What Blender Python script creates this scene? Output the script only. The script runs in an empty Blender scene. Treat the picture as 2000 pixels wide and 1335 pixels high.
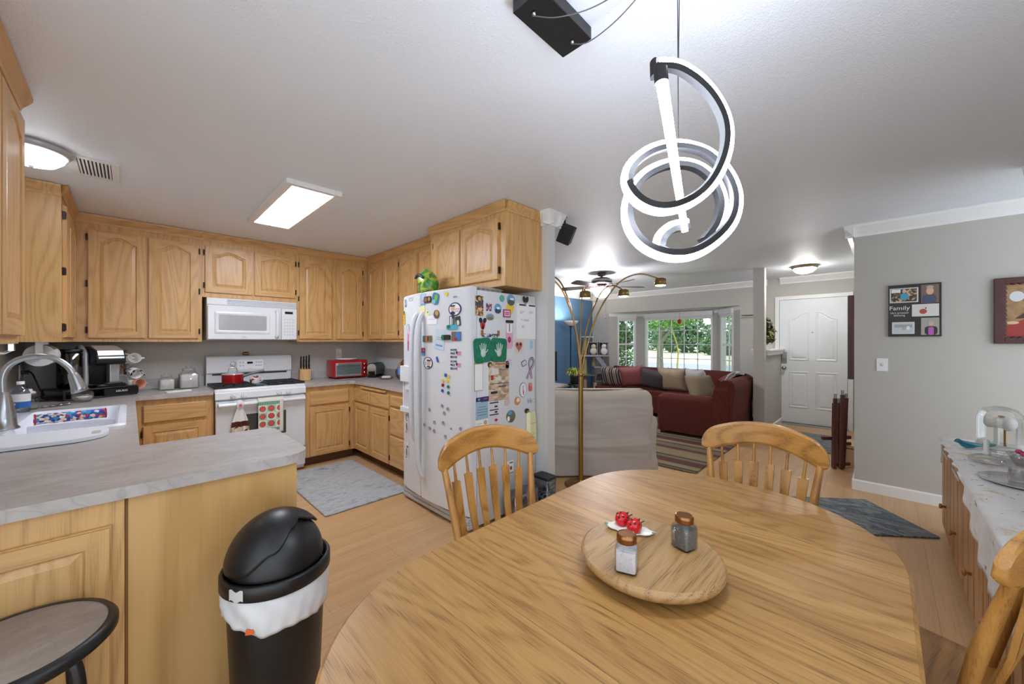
import bpy, bmesh, math, random
from mathutils import Matrix, Vector
R = math.radians; PI = math.pi
sc = bpy.context.scene; col = sc.collection
rng = random.Random(11)

# ---------------- camera, sky, sun, exposure ----------------
cam = bpy.data.cameras.new('camera'); cam.sensor_width = 36; cam.lens = 13.23
cam.shift_y = -0.0006; cam.clip_start = 0.01; cam.clip_end = 400
camo = bpy.data.objects.new('camera', cam); col.objects.link(camo)
camo.location = (0, 0, 1.375); camo.rotation_euler = (R(90), 0, R(44.57 - 90))
sc.camera = camo
sc.view_settings.view_transform = 'Standard'; sc.view_settings.look = 'None'
sc.view_settings.gamma = 1; sc.view_settings.use_curve_mapping = False
sc.view_settings.exposure = 1.13
sc.cycles.max_bounces = 9; sc.cycles.diffuse_bounces = 5; sc.cycles.adaptive_threshold = 0.04; sc.cycles.glossy_bounces = 4
sc.cycles.transmission_bounces = 8; sc.cycles.transparent_max_bounces = 12
sc.cycles.caustics_reflective = False; sc.cycles.caustics_refractive = False
sc.cycles.sample_clamp_indirect = 6.0
W = bpy.data.worlds.new('sky'); sc.world = W; W.use_nodes = True
bg = W.node_tree.nodes['Background']
bg.inputs[0].default_value = (0.82, 0.91, 1.0, 1); bg.inputs[1].default_value = 1.05
sun = bpy.data.lights.new('sun', 'SUN'); sun.energy = 2.0; sun.angle = R(1.0); sun.color = (1, .96, .9)
suno = bpy.data.objects.new('sun', sun); col.objects.link(suno)
suno.rotation_euler = (R(-18), R(38), 0)

# ---------------- materials ----------------
def lin(c):
    if isinstance(c, str):
        c = c.lstrip('#'); c = [int(c[i:i+2], 16) / 255 for i in (0, 2, 4)]
    return tuple(x / 12.92 if x <= .04045 else ((x + .055) / 1.055) ** 2.4 for x in c) + (1,)
class N:
    def __init__(s, name):
        s.m = bpy.data.materials.new(name); s.m.use_nodes = True
        s.t = s.m.node_tree; s.b = s.t.nodes['Principled BSDF']
    def n(s, typ, **k):
        x = s.t.nodes.new(typ)
        for a, b in k.items(): setattr(x, a, b)
        return x
    def l(s, a, b): s.t.links.new(a, b)
    def coords(s, scale=(1, 1, 1), rnd=True, rot=(0, 0, 0)):
        tc = s.n('ShaderNodeTexCoord'); mp = s.n('ShaderNodeMapping')
        mp.inputs['Scale'].default_value = scale; mp.inputs['Rotation'].default_value = rot
        if rnd:
            oi = s.n('ShaderNodeObjectInfo'); v = s.n('ShaderNodeVectorMath', operation='MULTIPLY_ADD')
            cb = s.n('ShaderNodeCombineXYZ')
            for i in range(3): s.l(oi.outputs['Random'], cb.inputs[i])
            s.l(cb.outputs[0], v.inputs[0]); v.inputs[1].default_value = (7.3, 5.1, 9.7)
            s.l(tc.outputs['Object'], v.inputs[2]); s.l(v.outputs[0], mp.inputs[0])
        else: s.l(tc.outputs['Object'], mp.inputs[0])
        return mp.outputs[0]
    def noise(s, vec, scale, detail=3, rough=.5, dist=0):
        x = s.n('ShaderNodeTexNoise'); s.l(vec, x.inputs['Vector'])
        x.inputs['Scale'].default_value = scale; x.inputs['Detail'].default_value = detail
        x.inputs['Roughness'].default_value = rough; x.inputs['Distortion'].default_value = dist
        return x.outputs['Fac']
    def math(s, op, a, b=None):
        x = s.n('ShaderNodeMath', operation=op)
        for i, q in enumerate((a, b)):
            if q is None: continue
            if isinstance(q, (int, float)): x.inputs[i].default_value = q
            else: s.l(q, x.inputs[i])
        return x.outputs[0]
    def ramp(s, fac, stops, interp='LINEAR'):
        x = s.n('ShaderNodeValToRGB'); s.l(fac, x.inputs[0]); e = x.color_ramp.elements
        x.color_ramp.interpolation = interp
        while len(e) < len(stops): e.new(1)
        for i, (p, c) in enumerate(stops): e[i].position = p; e[i].color = lin(c) if not isinstance(c, tuple) or len(c) == 3 else c
        return x.outputs[0]
    def mix(s, fac, a, b, mode='MIX'):
        x = s.n('ShaderNodeMix', data_type='RGBA', blend_type=mode)
        for q, i in ((fac, 0), (a, 6), (b, 7)):
            if isinstance(q, (int, float)): x.inputs[i].default_value = q
            elif isinstance(q, tuple): x.inputs[i].default_value = q
            else: s.l(q, x.inputs[i])
        return x.outputs[2]
    def bump(s, h, strength=.2, dist=.01):
        x = s.n('ShaderNodeBump'); s.l(h, x.inputs['Height'])
        x.inputs['Strength'].default_value = strength; x.inputs['Distance'].default_value = dist
        s.l(x.outputs[0], s.b.inputs['Normal'])
    def set(s, **k):
        for a, b in k.items():
            i = s.b.inputs[a.replace('_', ' ')]
            if hasattr(b, 'is_linked') or hasattr(b, 'links'): s.l(b, i)
            else: i.default_value = b
        return s.m
CACHE = {}
def mat(name, c, rough=.5, metal=0, bump=0, bscale=200, var=0, **k):
    if name in CACHE: return CACHE[name]
    a = N(name); c1 = lin(c)
    vec = a.coords(rnd=False)
    f = a.noise(vec, 9, 4)
    v = max(var, .03)
    d = tuple(x * (1 - v) for x in c1[:3]) + (1,); u = tuple(min(1, x * (1 + v)) for x in c1[:3]) + (1,)
    a.set(Base_Color=a.mix(f, d, u), Roughness=rough, Metallic=metal)
    if bump: a.bump(a.noise(vec, bscale, 3), bump, .004)
    for q, w in k.items(): a.b.inputs[q.replace('_', ' ')].default_value = w
    CACHE[name] = a.m
    return a.m
def emit(name, c, strength):
    if name in CACHE: return CACHE[name]
    a = N(name); a.set(Base_Color=lin(c), Roughness=.4)
    a.b.inputs['Emission Color'].default_value = lin(c); a.b.inputs['Emission Strength'].default_value = strength
    CACHE[name] = a.m; return a.m
def glass(name, tint='#ffffff', opac=.12, rough=.03):
    if name in CACHE: return CACHE[name]
    a = N(name); t = a.n('ShaderNodeBsdfTransparent'); t.inputs[0].default_value = lin(tint)
    g = a.n('ShaderNodeBsdfGlossy'); g.inputs['Roughness'].default_value = rough
    lw = a.n('ShaderNodeLayerWeight'); lw.inputs[0].default_value = .35
    f = a.math('ADD', a.math('MULTIPLY', lw.outputs['Fresnel'], .55), opac * .35)
    mx = a.n('ShaderNodeMixShader'); a.l(f, mx.inputs[0]); a.l(t.outputs[0], mx.inputs[1]); a.l(g.outputs[0], mx.inputs[2])
    a.l(mx.outputs[0], a.t.nodes['Material Output'].inputs['Surface'])
    CACHE[name] = a.m; return a.m
def wood(name, c1, c2, axis='Z', s=1., rough=.38, rings=11., pore=.35, contrast=.55, stave=0, cross='X'):
    if name in CACHE: return CACHE[name]
    a = N(name); ai = 'XYZ'.index(axis)
    def sc3(al, ac): return tuple(al if i == ai else ac for i in range(3))
    tint = None; jump = None
    if stave:                                   # glued-up boards: each with its own figure and tone
        tc = a.n('ShaderNodeTexCoord'); sp = a.n('ShaderNodeSeparateXYZ'); a.l(tc.outputs['Object'], sp.inputs[0])
        idx = a.math('FLOOR', a.math('MULTIPLY', sp.outputs['XYZ'.index(cross)], 1 / stave))
        wn = a.n('ShaderNodeTexWhiteNoise', noise_dimensions='1D'); a.l(idx, wn.inputs['W']); tint = wn.outputs['Value']; jump = wn.outputs['Color']
    def co(sc_, k):
        v = a.coords(sc_)
        if jump is None: return v
        x = a.n('ShaderNodeVectorMath', operation='MULTIPLY_ADD'); a.l(jump, x.inputs[0]); x.inputs[1].default_value = (k, k, k); a.l(v, x.inputs[2]); return x.outputs[0]
    n1 = a.noise(co(sc3(.62 * s, 4.6 * s), 19), 1.0, 1.5, .4, .25)
    n3 = a.noise(co(sc3(1.6 * s, 60 * s), 23), 1.0, 3, .55)
    ph = a.math('ADD', a.math('MULTIPLY', n1, rings * 6.283), a.math('MULTIPLY', n3, 1.6))
    ring = a.math('MULTIPLY', a.math('ADD', a.math('SINE', ph), 1.0), .5)
    ring = a.math('POWER', ring, 2.2)
    n2 = a.noise(co(sc3(7 * s, 330 * s), 31), 1.0, 2, .55)
    pr = a.ramp(n2, [(.48, (0, 0, 0)), (.64, (1, 1, 1))])
    f = a.math('ADD', a.math('MULTIPLY', ring, contrast), a.math('MULTIPLY', a.math('ADD', a.math('MULTIPLY', a.math('SUBTRACT', n3, .5), .95), .36), 1 - contrast))
    if tint is not None: f = a.math('ADD', f, a.math('MULTIPLY', a.math('SUBTRACT', tint, .5), .5))
    base = a.mix(f, lin(c1), lin(c2))
    dk = tuple(x * .55 for x in lin(c2)[:3]) + (1,)
    c = a.mix(a.math('MULTIPLY', pr, a.math('ADD', a.math('MULTIPLY', ring, pore), pore * .35)), base, dk)
    a.set(Base_Color=c, Roughness=rough)
    a.bump(n2, .1, .002)
    CACHE[name] = a.m; return a.m
def patterned(name, cols, scale=40, rough=.5, kind='vor', stretch=(1, 1, 1)):
    if name in CACHE: return CACHE[name]
    a = N(name); vec = a.coords(stretch)
    if kind == 'vor':
        x = a.n('ShaderNodeTexVoronoi'); x.inputs['Scale'].default_value = scale; a.l(vec, x.inputs['Vector'])
        sp = a.n('ShaderNodeSeparateColor'); a.l(x.outputs['Color'], sp.inputs[0]); f = sp.outputs[0]
    else: f = a.noise(vec, scale, 4, .6)
    if kind == 'vor': st = [(i / len(cols), c) for i, c in enumerate(cols)]
    else: st = [(.34 + .32 * i / max(1, len(cols) - 1), c) for i, c in enumerate(cols)]
    a.set(Base_Color=a.ramp(f, st, 'CONSTANT' if kind == 'vor' else 'LINEAR'), Roughness=rough)
    CACHE[name] = a.m; return a.m
def stripes(name, cols, axis, width, rough=.9, wob=.0):
    "bands of the listed (share, colour) along one object axis"
    if name in CACHE: return CACHE[name]
    a = N(name); tc = a.n('ShaderNodeTexCoord'); sp = a.n('ShaderNodeSeparateXYZ'); a.l(tc.outputs['Object'], sp.inputs[0])
    f = sp.outputs['XYZ'.index(axis)]
    if wob:
        f = a.math('ADD', f, a.math('MULTIPLY', a.noise(tc.outputs['Object'], 12, 2), wob))
    f = a.math('FRACT', a.math('ADD', a.math('MULTIPLY', f, 1 / width), 100.0))
    tot = sum(q for q, _ in cols); p = 0; st = []
    for q, c in cols: st.append((p / tot, c)); p += q
    fz = a.noise(tc.outputs['Object'], 160, 2)
    c = a.mix(a.math('MULTIPLY', fz, .3), a.ramp(f, st, 'CONSTANT'), lin('#6b6058'))
    a.set(Base_Color=c, Roughness=rough); a.bump(fz, .3, .004)
    CACHE[name] = a.m; return a.m

# ---------------- mesh builder ----------------
ORG = {}
I4 = Matrix.Identity(4)
def frame(o, u, up=(0, 0, 1)):
    u = Vector(u).normalized(); v = Vector(up).normalized(); n = u.cross(v)
    M = Matrix.Identity(4)
    for i in range(3): M[i][0], M[i][1], M[i][2], M[i][3] = u[i], v[i], n[i], o[i]
    return M
class MB:
    def __init__(s, M=None): s.v = []; s.f = []; s.mi = []; s.sm = []; s.ms = []; s.M = M or I4
    def add(s, vs, fs, m, smooth=False):
        b = len(s.v); s.v += [s.M @ Vector(p) for p in vs]
        if m not in s.ms: s.ms.append(m)
        k = s.ms.index(m)
        for f in fs: s.f.append([b + i for i in f]); s.mi.append(k); s.sm.append(smooth)
        return s
    def box(s, x0, x1, y0, y1, z0, z1, m):
        v = [(x, y, z) for z in (z0, z1) for y in (y0, y1) for x in (x0, x1)]
        return s.add(v, [(0, 2, 3, 1), (4, 5, 7, 6), (0, 1, 5, 4), (2, 6, 7, 3), (0, 4, 6, 2), (1, 3, 7, 5)], m)
    def rbox(s, x0, x1, y0, y1, z0, z1, m, r=.01, seg=4, smooth=True):
        "box with its four vertical edges rounded and a small chamfer top and bottom"
        r = min(r, (x1 - x0) / 2.01, (y1 - y0) / 2.01)
        pl = rrect(x0, x1, y0, y1, r, seg); c = min(r * .35, (z1 - z0) * .2)
        def ins(d): return rrect(x0 + d, x1 - d, y0 + d, y1 - d, max(r - d, r * .2), seg)
        rings = [[(x, y, z0) for x, y in ins(c)], [(x, y, z0 + c) for x, y in pl], [(x, y, z1 - c) for x, y in pl], [(x, y, z1) for x, y in ins(c)]]
        return s.rings(rings, m, True, smooth)
    def rings(s, rings, m, caps=True, smooth=True, closed=False):
        n = len(rings[0]); vs = [p for r_ in rings for p in r_]; fs = []
        k = len(rings)
        for i in range(k if closed else k - 1):
            a, b = i * n, ((i + 1) % k) * n
            for j in range(n): fs.append((a + j, a + (j + 1) % n, b + (j + 1) % n, b + j))
        s.add(vs, fs, m, smooth)
        if caps and not closed:
            s.add(rings[0], [tuple(range(n))[::-1]], m); s.add(rings[-1], [tuple(range(n))], m)
        return s
    def prism(s, poly, w0, w1, m, plane='XY', smooth=False):
        t = {'XY': lambda u, v, w: (u, v, w), 'XZ': lambda u, v, w: (u, w, v), 'YZ': lambda u, v, w: (w, u, v)}[plane]
        return s.rings([[t(u, v, w0) for u, v in poly], [t(u, v, w1) for u, v in poly]], m, True, smooth)
    def cyl(s, p0, p1, r0, r1=None, n=16, m=None, caps=True):
        return s.tube([p0, p1], [r0, r0 if r1 is None else r1], n, m, caps)
    def tube(s, pts, r, n=8, m=None, caps=True, closed=False, flat=1., up=None):
        pts = [Vector(p) for p in pts]; k = len(pts)
        rr = r if isinstance(r, (list, tuple)) else [r] * k
        rings = []; pn = None
        for i in range(k):
            if closed: t = pts[(i + 1) % k] - pts[i - 1]
            else: t = pts[min(i + 1, k - 1)] - pts[max(i - 1, 0)]
            if t.length < 1e-9: t = Vector((0, 0, 1))
            t.normalize()
            if up is not None: a = Vector(up) - t * t.dot(Vector(up))
            elif pn is None: a = t.orthogonal()
            else: a = pn - t * t.dot(pn)
            if a.length < 1e-6: a = t.orthogonal()
            a.normalize(); b = t.cross(a); pn = a
            rings.append([pts[i] + rr[i] * (a * math.cos(q) + b * math.sin(q) * flat) for q in [2 * PI * j / n for j in range(n)]])
        return s.rings(rings, m, caps, True, closed)
    def lathe(s, prof, c=(0, 0, 0), n=24, m=None, axis='Z', smooth=True):
        cx, cy, cz = c; vs = []; fs = []
        for r, h in prof:
            for j in range(n):
                a = 2 * PI * j / n; p = (r * math.cos(a), r * math.sin(a), h)
                if axis == 'X': p = (p[2], p[0], p[1])
                if axis == 'Y': p = (p[0], p[2], p[1])
                vs.append((p[0] + cx, p[1] + cy, p[2] + cz))
        for i in range(len(prof) - 1):
            for j in range(n): fs.append((i * n + j, i * n + (j + 1) % n, (i + 1) * n + (j + 1) % n, (i + 1) * n + j))
        return s.add(vs, fs, m, smooth)
    def ell(s, c, rx, ry, rz, m, n=16, k=10):
        prof = [(math.sin(PI * i / k), -math.cos(PI * i / k)) for i in range(k + 1)]
        vs = []; fs = []
        for r, h in prof:
            for j in range(n):
                a = 2 * PI * j / n; vs.append((c[0] + rx * max(r, 1e-4) * math.cos(a), c[1] + ry * max(r, 1e-4) * math.sin(a), c[2] + rz * h))
        for i in range(k):
            for j in range(n): fs.append((i * n + j, i * n + (j + 1) % n, (i + 1) * n + (j + 1) % n, (i + 1) * n + j))
        return s.add(vs, fs, m, True)
    def grid(s, f, nu, nv, m, smooth=True):
        vs = [f(i / nu, j / nv) for j in range(nv + 1) for i in range(nu + 1)]
        fs = [(j * (nu + 1) + i, j * (nu + 1) + i + 1, (j + 1) * (nu + 1) + i + 1, (j + 1) * (nu + 1) + i) for j in range(nv) for i in range(nu)]
        return s.add(vs, fs, m, smooth)
    def text(s, t, size, m, at=(0, 0, 0), depth=.001, align='CENTER'):
        cu = bpy.data.curves.new('txt', 'FONT'); cu.body = t; cu.size = size; cu.extrude = depth; cu.align_x = align; cu.resolution_u = 2
        ob = bpy.data.objects.new('txt', cu); col.objects.link(ob)
        me = bpy.data.meshes.new_from_object(ob.evaluated_get(bpy.context.evaluated_depsgraph_get()))
        s.add([(p.co.x + at[0], p.co.y + at[1], p.co.z + at[2]) for p in me.vertices], [tuple(p.vertices) for p in me.polygons], m)
        bpy.data.objects.remove(ob); bpy.data.meshes.remove(me); bpy.data.curves.remove(cu)
        return s
    def build(s, name, parent=None, bevel=0, solidify=0, subsurf=0, label=None, recalc=True):
        off = Vector((0, 0, 0))
        if parent is not None:
            r_ = parent
            while r_.parent: r_ = r_.parent
            off = ORG.get(r_.name, off)
        me = bpy.data.meshes.new(name)
        me.from_pydata([p - off for p in s.v], [], s.f)
        for m in s.ms: me.materials.append(m)
        for p, k, q in zip(me.polygons, s.mi, s.sm): p.material_index = k; p.use_smooth = q
        if recalc:
            bm = bmesh.new(); bm.from_mesh(me); bmesh.ops.recalc_face_normals(bm, faces=bm.faces); bm.to_mesh(me); bm.free()
        o = bpy.data.objects.new(name, me); col.objects.link(o)
        if parent is not None: o.parent = parent
        if bevel:
            b = o.modifiers.new('edges', 'BEVEL'); b.width = bevel; b.segments = 2; b.limit_method = 'ANGLE'; b.angle_limit = R(35)
        if solidify:
            b = o.modifiers.new('thick', 'SOLIDIFY'); b.thickness = solidify; b.offset = 0
        if subsurf:
            b = o.modifiers.new('sub', 'SUBSURF'); b.levels = subsurf; b.render_levels = subsurf
        if label: o['label'] = label
        return o
    def solo(s, name, label, cat, group=None, kind=None, **k):
        zs = min(p.z for p in s.v)
        c = Vector(((min(p.x for p in s.v) + max(p.x for p in s.v)) / 2, (min(p.y for p in s.v) + max(p.y for p in s.v)) / 2, zs))
        s.v = [p - c for p in s.v]
        o = s.build(name, None, **k); o.location = c
        tag(o, label, cat, group, kind)
        ORG[o.name] = c
        return o
def tag(o, label=None, cat=None, group=None, kind=None):
    if label: o['label'] = label
    if cat: o['category'] = cat
    if group: o['group'] = group
    if kind: o['kind'] = kind
    return o
def thing(name, label, cat, loc, rot=0, group=None, world=True):
    o = bpy.data.objects.new(name, None); col.objects.link(o); o.location = loc; o.empty_display_size = .1
    if rot: o.rotation_euler = (0, 0, rot) if not isinstance(rot, tuple) else rot
    tag(o, label, cat, group)
    if world: ORG[o.name] = Vector(loc)
    return o
def struct(s, name, **k):
    o = s.build(name, None, **k); o['kind'] = 'structure'; return o
def copy_tree(o, loc=None, rot=None, label=None, parent=None):
    c = o.copy(); col.objects.link(c)
    if parent is not None: c.parent = parent
    if loc is not None: c.location = loc
    if rot is not None: c.rotation_euler = (0, 0, rot) if not isinstance(rot, tuple) else rot
    if label: c['label'] = label
    for ch in [x for x in o.children]: copy_tree(ch, parent=c)
    return c
def rrect(x0, x1, y0, y1, r, seg=6):
    out = []
    for cx, cy, a0 in ((x1 - r, y1 - r, 0), (x0 + r, y1 - r, 90), (x0 + r, y0 + r, 180), (x1 - r, y0 + r, 270)):
        for i in range(seg + 1):
            a = R(a0 + 90 * i / seg); out.append((cx + r * math.cos(a), cy + r * math.sin(a)))
    return out
def disc(cx, cy, rx, ry=None, n=20):
    ry = rx if ry is None else ry
    return [(cx + rx * math.cos(2 * PI * i / n), cy + ry * math.sin(2 * PI * i / n)) for i in range(n)]
def spline(ctrl, per=8, closed=False):
    P_ = [Vector(p) for p in ctrl]; n = len(P_); out = []
    for i in range(n if closed else n - 1):
        a, b, c, d = (P_[(i - 1) % n] if closed or i > 0 else P_[0]), P_[i], P_[(i + 1) % n], (P_[(i + 2) % n] if closed or i + 2 < n else P_[-1])
        for k in range(per):
            t = k / per
            out.append(.5 * ((2 * b) + (c - a) * t + (2 * a - 5 * b + 4 * c - d) * t * t + (-a + 3 * b - 3 * c + d) * t ** 3))
    if not closed: out.append(P_[-1])
    return out
# ---------------- shared materials ----------------
OAKC = ('#d5a96f', '#bb8e55')
OAKZ = wood('oak vertical', *OAKC, 'Z', 1, .36, 16, .3, .42); OAKX = wood('oak along x', *OAKC, 'X', 1, .36, 14, .3, .42); OAKY = wood('oak along y', *OAKC, 'Y', 1, .36, 14, .3, .42)
PANEL = wood('peninsula veneer', '#cda46a', '#b68a50', 'Z', .5, .42, 10, .12, .8)
TABLEW = wood('table oak', '#bb8f54', '#966834', 'Y', 1.4, .4, 13, .6, .3, .088, 'X')
TABLEW2 = wood('table oak leaf', '#b3874d', '#8f602f', 'Y', 1.5, .4, 14, .65, .3, .1, 'X')
TRAYW = wood('lazy susan oak', '#b28d5b', '#936d41', 'X', 1.6, .38, 11, .8, .36, .085, 'Y')
CHAIRX = wood('chair oak across', '#b98745', '#8f5f2b', 'X', 1.1, .32, 12, .5, .5)
CHAIRZ = wood('chair oak upright', '#b98745', '#8a5a26', 'Z', 1.1, .32, 10, .5, .5)
PINE = wood('sideboard pine', '#b98a56', '#8d5f33', 'Z', 1.1, .4, 6, .3, .6)
WALNUT = wood('dark brown wood', '#6b4038', '#4a2a24', 'Z', 1, .45, 6, .3)
BLOCKW = wood('knife block wood', '#dcb57a', '#c4965a', 'Z', 1.5, .45)
WHITE = mat('white paint', '#e9e9e8', .4); WHITEG = mat('white enamel', '#dcddde', .22, var=.01); DOORW = mat('door white', '#e3e6e9', .35)
FRW = mat('fridge white', '#d8dadd', .33, bump=.06, bscale=500, var=.01)
BLACK = mat('black plastic', '#161617', .4); BLKG = mat('gloss black', '#0d0d0e', .12); BLKM = mat('matte black', '#1c1c1e', .6)
CHROME = mat('chrome', '#d6d8da', .12, 1); STEEL = mat('brushed steel', '#b4b7ba', .28, 1); BRASS = mat('antique brass', '#a5844e', .28, 1); COPPER = mat('copper lid', '#9b6a43', .3, 1)
HINGE = mat('dark hinge', '#2c2620', .4, .6)
GLS = glass('clear glass'); GLSB = glass('blue glass', '#3f9fb4', .3, .05); WIN = glass('window glass', '#f4faf8', .05, .01)
PAPER = mat('white paper', '#e4e4e2', .8); REDP = mat('red enamel', '#b3131c', .22); CREAM = mat('cream cloth', '#d9d0bf', .9, bump=.3, bscale=300)
GREYWALL = mat('grey wall paint', '#bcb9b2', .75, bump=.35, bscale=130, var=.01)
BLUEWALL = mat('blue wall paint', '#54799b', .7, bump=.3, bscale=130, var=.02)
def ceiling_mat():
    a = N('ceiling texture'); v = a.coords(rnd=False)
    h = a.math('ADD', a.noise(v, 150, 4, .6), a.math('MULTIPLY', a.noise(v, 55, 2), .5))
    a.bump(h, .5, .007); return a.set(Base_Color=lin('#e8eef6'), Roughness=.5)
CEIL = ceiling_mat()
def floor_mat():
    a = N('laminate floor'); tc = a.n('ShaderNodeTexCoord'); o = tc.outputs['Object']
    def brick(w, h, off, ms):
        b = a.n('ShaderNodeTexBrick', offset=off); a.l(o, b.inputs['Vector'])
        b.inputs['Scale'].default_value = 1; b.inputs['Brick Width'].default_value = w; b.inputs['Row Height'].default_value = h
        b.inputs['Mortar Size'].default_value = ms; b.inputs['Mortar Smooth'].default_value = .3
        b.inputs['Color1'].default_value = (0, 0, 0, 1); b.inputs['Color2'].default_value = (1, 1, 1, 1); b.inputs['Mortar'].default_value = (.5, .5, .5, 1)
        return b
    b = brick(.47, .066, .37, .0009); b2 = brick(1.21, .198, .41, .0012)
    v = a.coords((1.6, 26, 1), False); g = a.noise(v, 1.6, 3, .55, .6)
    sh = a.n('ShaderNodeVectorMath', operation='ADD'); a.l(o, sh.inputs[0]); a.l(b.outputs[0], sh.inputs[1])
    mp = a.n('ShaderNodeMapping'); mp.inputs['Scale'].default_value = (4, 150, 1); a.l(sh.outputs[0], mp.inputs[0]); g2 = a.noise(mp.outputs[0], 1.0, 3, .6)
    c = a.mix(a.math('ADD', a.math('MULTIPLY', g, .7), a.math('MULTIPLY', g2, .3)), lin('#cfa878'), lin('#b0855a'))
    sp = a.n('ShaderNodeSeparateColor'); a.l(b.outputs[0], sp.inputs[0])
    c = a.mix(a.math('MULTIPLY', sp.outputs[0], .3), c, lin('#dcb98c'))
    pores = a.ramp(g2, [(.55, (0, 0, 0)), (.72, (1, 1, 1))]); c = a.mix(a.math('MULTIPLY', pores, .3), c, lin('#8a6440'))
    mo = a.math('MAXIMUM', a.math('MULTIPLY', b2.outputs['Fac'], .55), a.math('MULTIPLY', b.outputs['Fac'], .22)); c = a.mix(mo, c, lin('#6a4c30'))
    a.bump(mo, .2, .001); return a.set(Base_Color=c, Roughness=.33)
FLOORM = floor_mat()
def counter_mat(nm, c1, c2, c3):
    a = N(nm); v = a.coords((1, 1, 1), False)
    w = a.noise(a.coords((1.4, 3.2, 1.4), False), 3.2, 6, .65, .9)
    f = a.noise(v, 26, 5, .7)
    c = a.ramp(w, [(.3, c1), (.5, c2), (.66, c3)])
    c = a.mix(a.math('MULTIPLY', f, .35), c, lin('#8d8682'))
    x = a.n('ShaderNodeTexVoronoi', feature='DISTANCE_TO_EDGE'); x.inputs['Scale'].default_value = 5
    dv = a.n('ShaderNodeVectorMath', operation='ADD'); nn = a.n('ShaderNodeTexNoise'); nn.inputs['Scale'].default_value = 4; a.l(v, nn.inputs[0]); a.l(v, dv.inputs[0]); a.l(nn.outputs['Color'], dv.inputs[1]); a.l(dv.outputs[0], x.inputs['Vector'])
    vn = a.ramp(x.outputs['Distance'], [(0, (1, 1, 1)), (.035, (0, 0, 0))])
    c = a.mix(a.math('MULTIPLY', vn, .25), c, lin('#77706c'))
    return a.set(Base_Color=c, Roughness=.3)
COUNT = counter_mat('grey laminate counter', '#c6c1bd', '#b7b1ac', '#a6a09c')
STOOLT = counter_mat('stool seat laminate', '#a99f98', '#96897f', '#857a74')

# ---------------- the room ----------------
H = 2.445
struct(MB().box(-1.2, 7.75, -1.6, 5.07, -.1, 0, FLOORM), 'floor')
struct(MB().box(-1.2, 7.85, -1.6, 5.17, H, H + .1, CEIL), 'ceiling')
struct(MB().box(-.72, 2.43, 5.07, 5.17, 0, H, GREYWALL), 'wall_back')
struct(MB().box(-.72, -.62, 1.2, 5.07, 0, H, GREYWALL), 'wall_left')
struct(MB().box(2.43, 2.525, 1.978, 5.17, 0, H, mat('white wall paint', '#d2d2d0', .6, bump=.2, bscale=130)), 'wall_kitchen')
struct(MB().box(2.525, 7.85, 4.94, 5.07, 0, H, BLUEWALL), 'wall_living')
struct(MB().box(4.74, 4.86, -1.6, .19, 0, H, GREYWALL), 'wall_right')
struct(MB().box(4.86, 7.75, .07, .19, 0, H, GREYWALL), 'wall_entry')
FX = 7.75
w = MB()
w.box(FX, FX + .1, .07, 1.84, 0, H, GREYWALL).box(FX, FX + .1, 4.49, 4.94, 0, H, GREYWALL).box(FX, FX + .1, 1.84, 4.49, 2.025, H, GREYWALL)
struct(w, 'wall_front')
BAY = [(7.75, 4.49), (8.25, 3.95), (8.25, 2.36), (7.75, 1.84)]
bw = MB()
bw.prism([(7.851, 1.86), (8.33, 2.3), (8.33, 4.0), (7.851, 4.47)], 2.0255, 2.1, WHITE)
bw.prism([(7.751, 1.84), (8.33, 2.3), (8.33, 4.0), (7.751, 4.49)], -.1, -.0005, FLOORM)
wins = []
for k in range(3):
    (x0, y0), (x1, y1) = BAY[k], BAY[k + 1]
    Lw = math.hypot(x1 - x0, y1 - y0)
    M = frame((x0, y0, 0), (x1 - x0, y1 - y0, 0))       # u along wall, z up, n into the room
    a0, a1 = ((.19, Lw - .13), (.09, Lw - .08), (.13, Lw - .19))[k]
    z0, z1 = .66, 1.95
    q = MB(M); bw.M = M
    bw.box(0, Lw, 0, z0, -.09, 0, WHITE).box(0, a0, z0, z1, -.09, 0, GREYWALL).box(a1, Lw, z0, z1, -.09, 0, GREYWALL).box(0, Lw, z1, 2.03, -.09, 0, WHITE)
    q.box(a0, a1, z0, z0 + .04, -.08, .015, WHITE).box(a0, a1, z1 - .03, z1, -.08, .015, WHITE).box(a0, a0 + .035, z0, z1, -.08, .015, WHITE).box(a1 - .035, a1, z0, z1, -.08, .015, WHITE)
    wf = struct(q, 'window_%d' % (k + 1))
    g = MB(M); nc, nr = (2, 5, 2)[k], 4
    for i in range(1, nc):
        u = a0 + .035 + (a1 - a0 - .07) * i / nc; g.box(u - .007, u + .007, z0 + .04, z1 - .03, -.055, -.035, WHITE)
    for j in range(1, nr):
        z = z0 + .04 + (z1 - z0 - .07) * j / nr; t = .02 if (j == 2 and k != 1) else .007
        g.box(a0 + .035, a1 - .035, z - t, z + t, -.055, -.035 + (.02 if t > .01 else 0), WHITE)
    g.build('muntins', wf)
    MB(M).box(a0 + .03, a1 - .03, z0 + .03, z1 - .02, -.048, -.044, WIN).build('pane', wf)
    bl = MB(M); bl.rbox(a0 - .01, a1 + .01, 1.9, 2.0, .0, .05, WHITE, .01)
    bl.tube([(a0 + .02, 1.885, .025), (a1 - .02, 1.885, .025)], .016, 10, WHITE)
    bl.box(a0 + .02, a1 - .02, 1.84, 1.89, .02, .026, mat('blind fabric', '#e4e4e4', .8))
    bl.solo('roller_blind', ('white rolled-up blind over the narrow left bay window', 'wide white rolled-up blind over the middle bay window', 'white rolled-up blind over the narrow right bay window')[k], 'blind', 'blinds in the bay window')
bw.M = I4
struct(bw, 'wall_bay')
struct(MB().box(6.44, 6.56, 1.22, 1.36, 0, H, GREYWALL).box(6.56, 7.75, 1.22, 1.36, 0, 1.17, GREYWALL), 'wall_halfheight')
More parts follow.
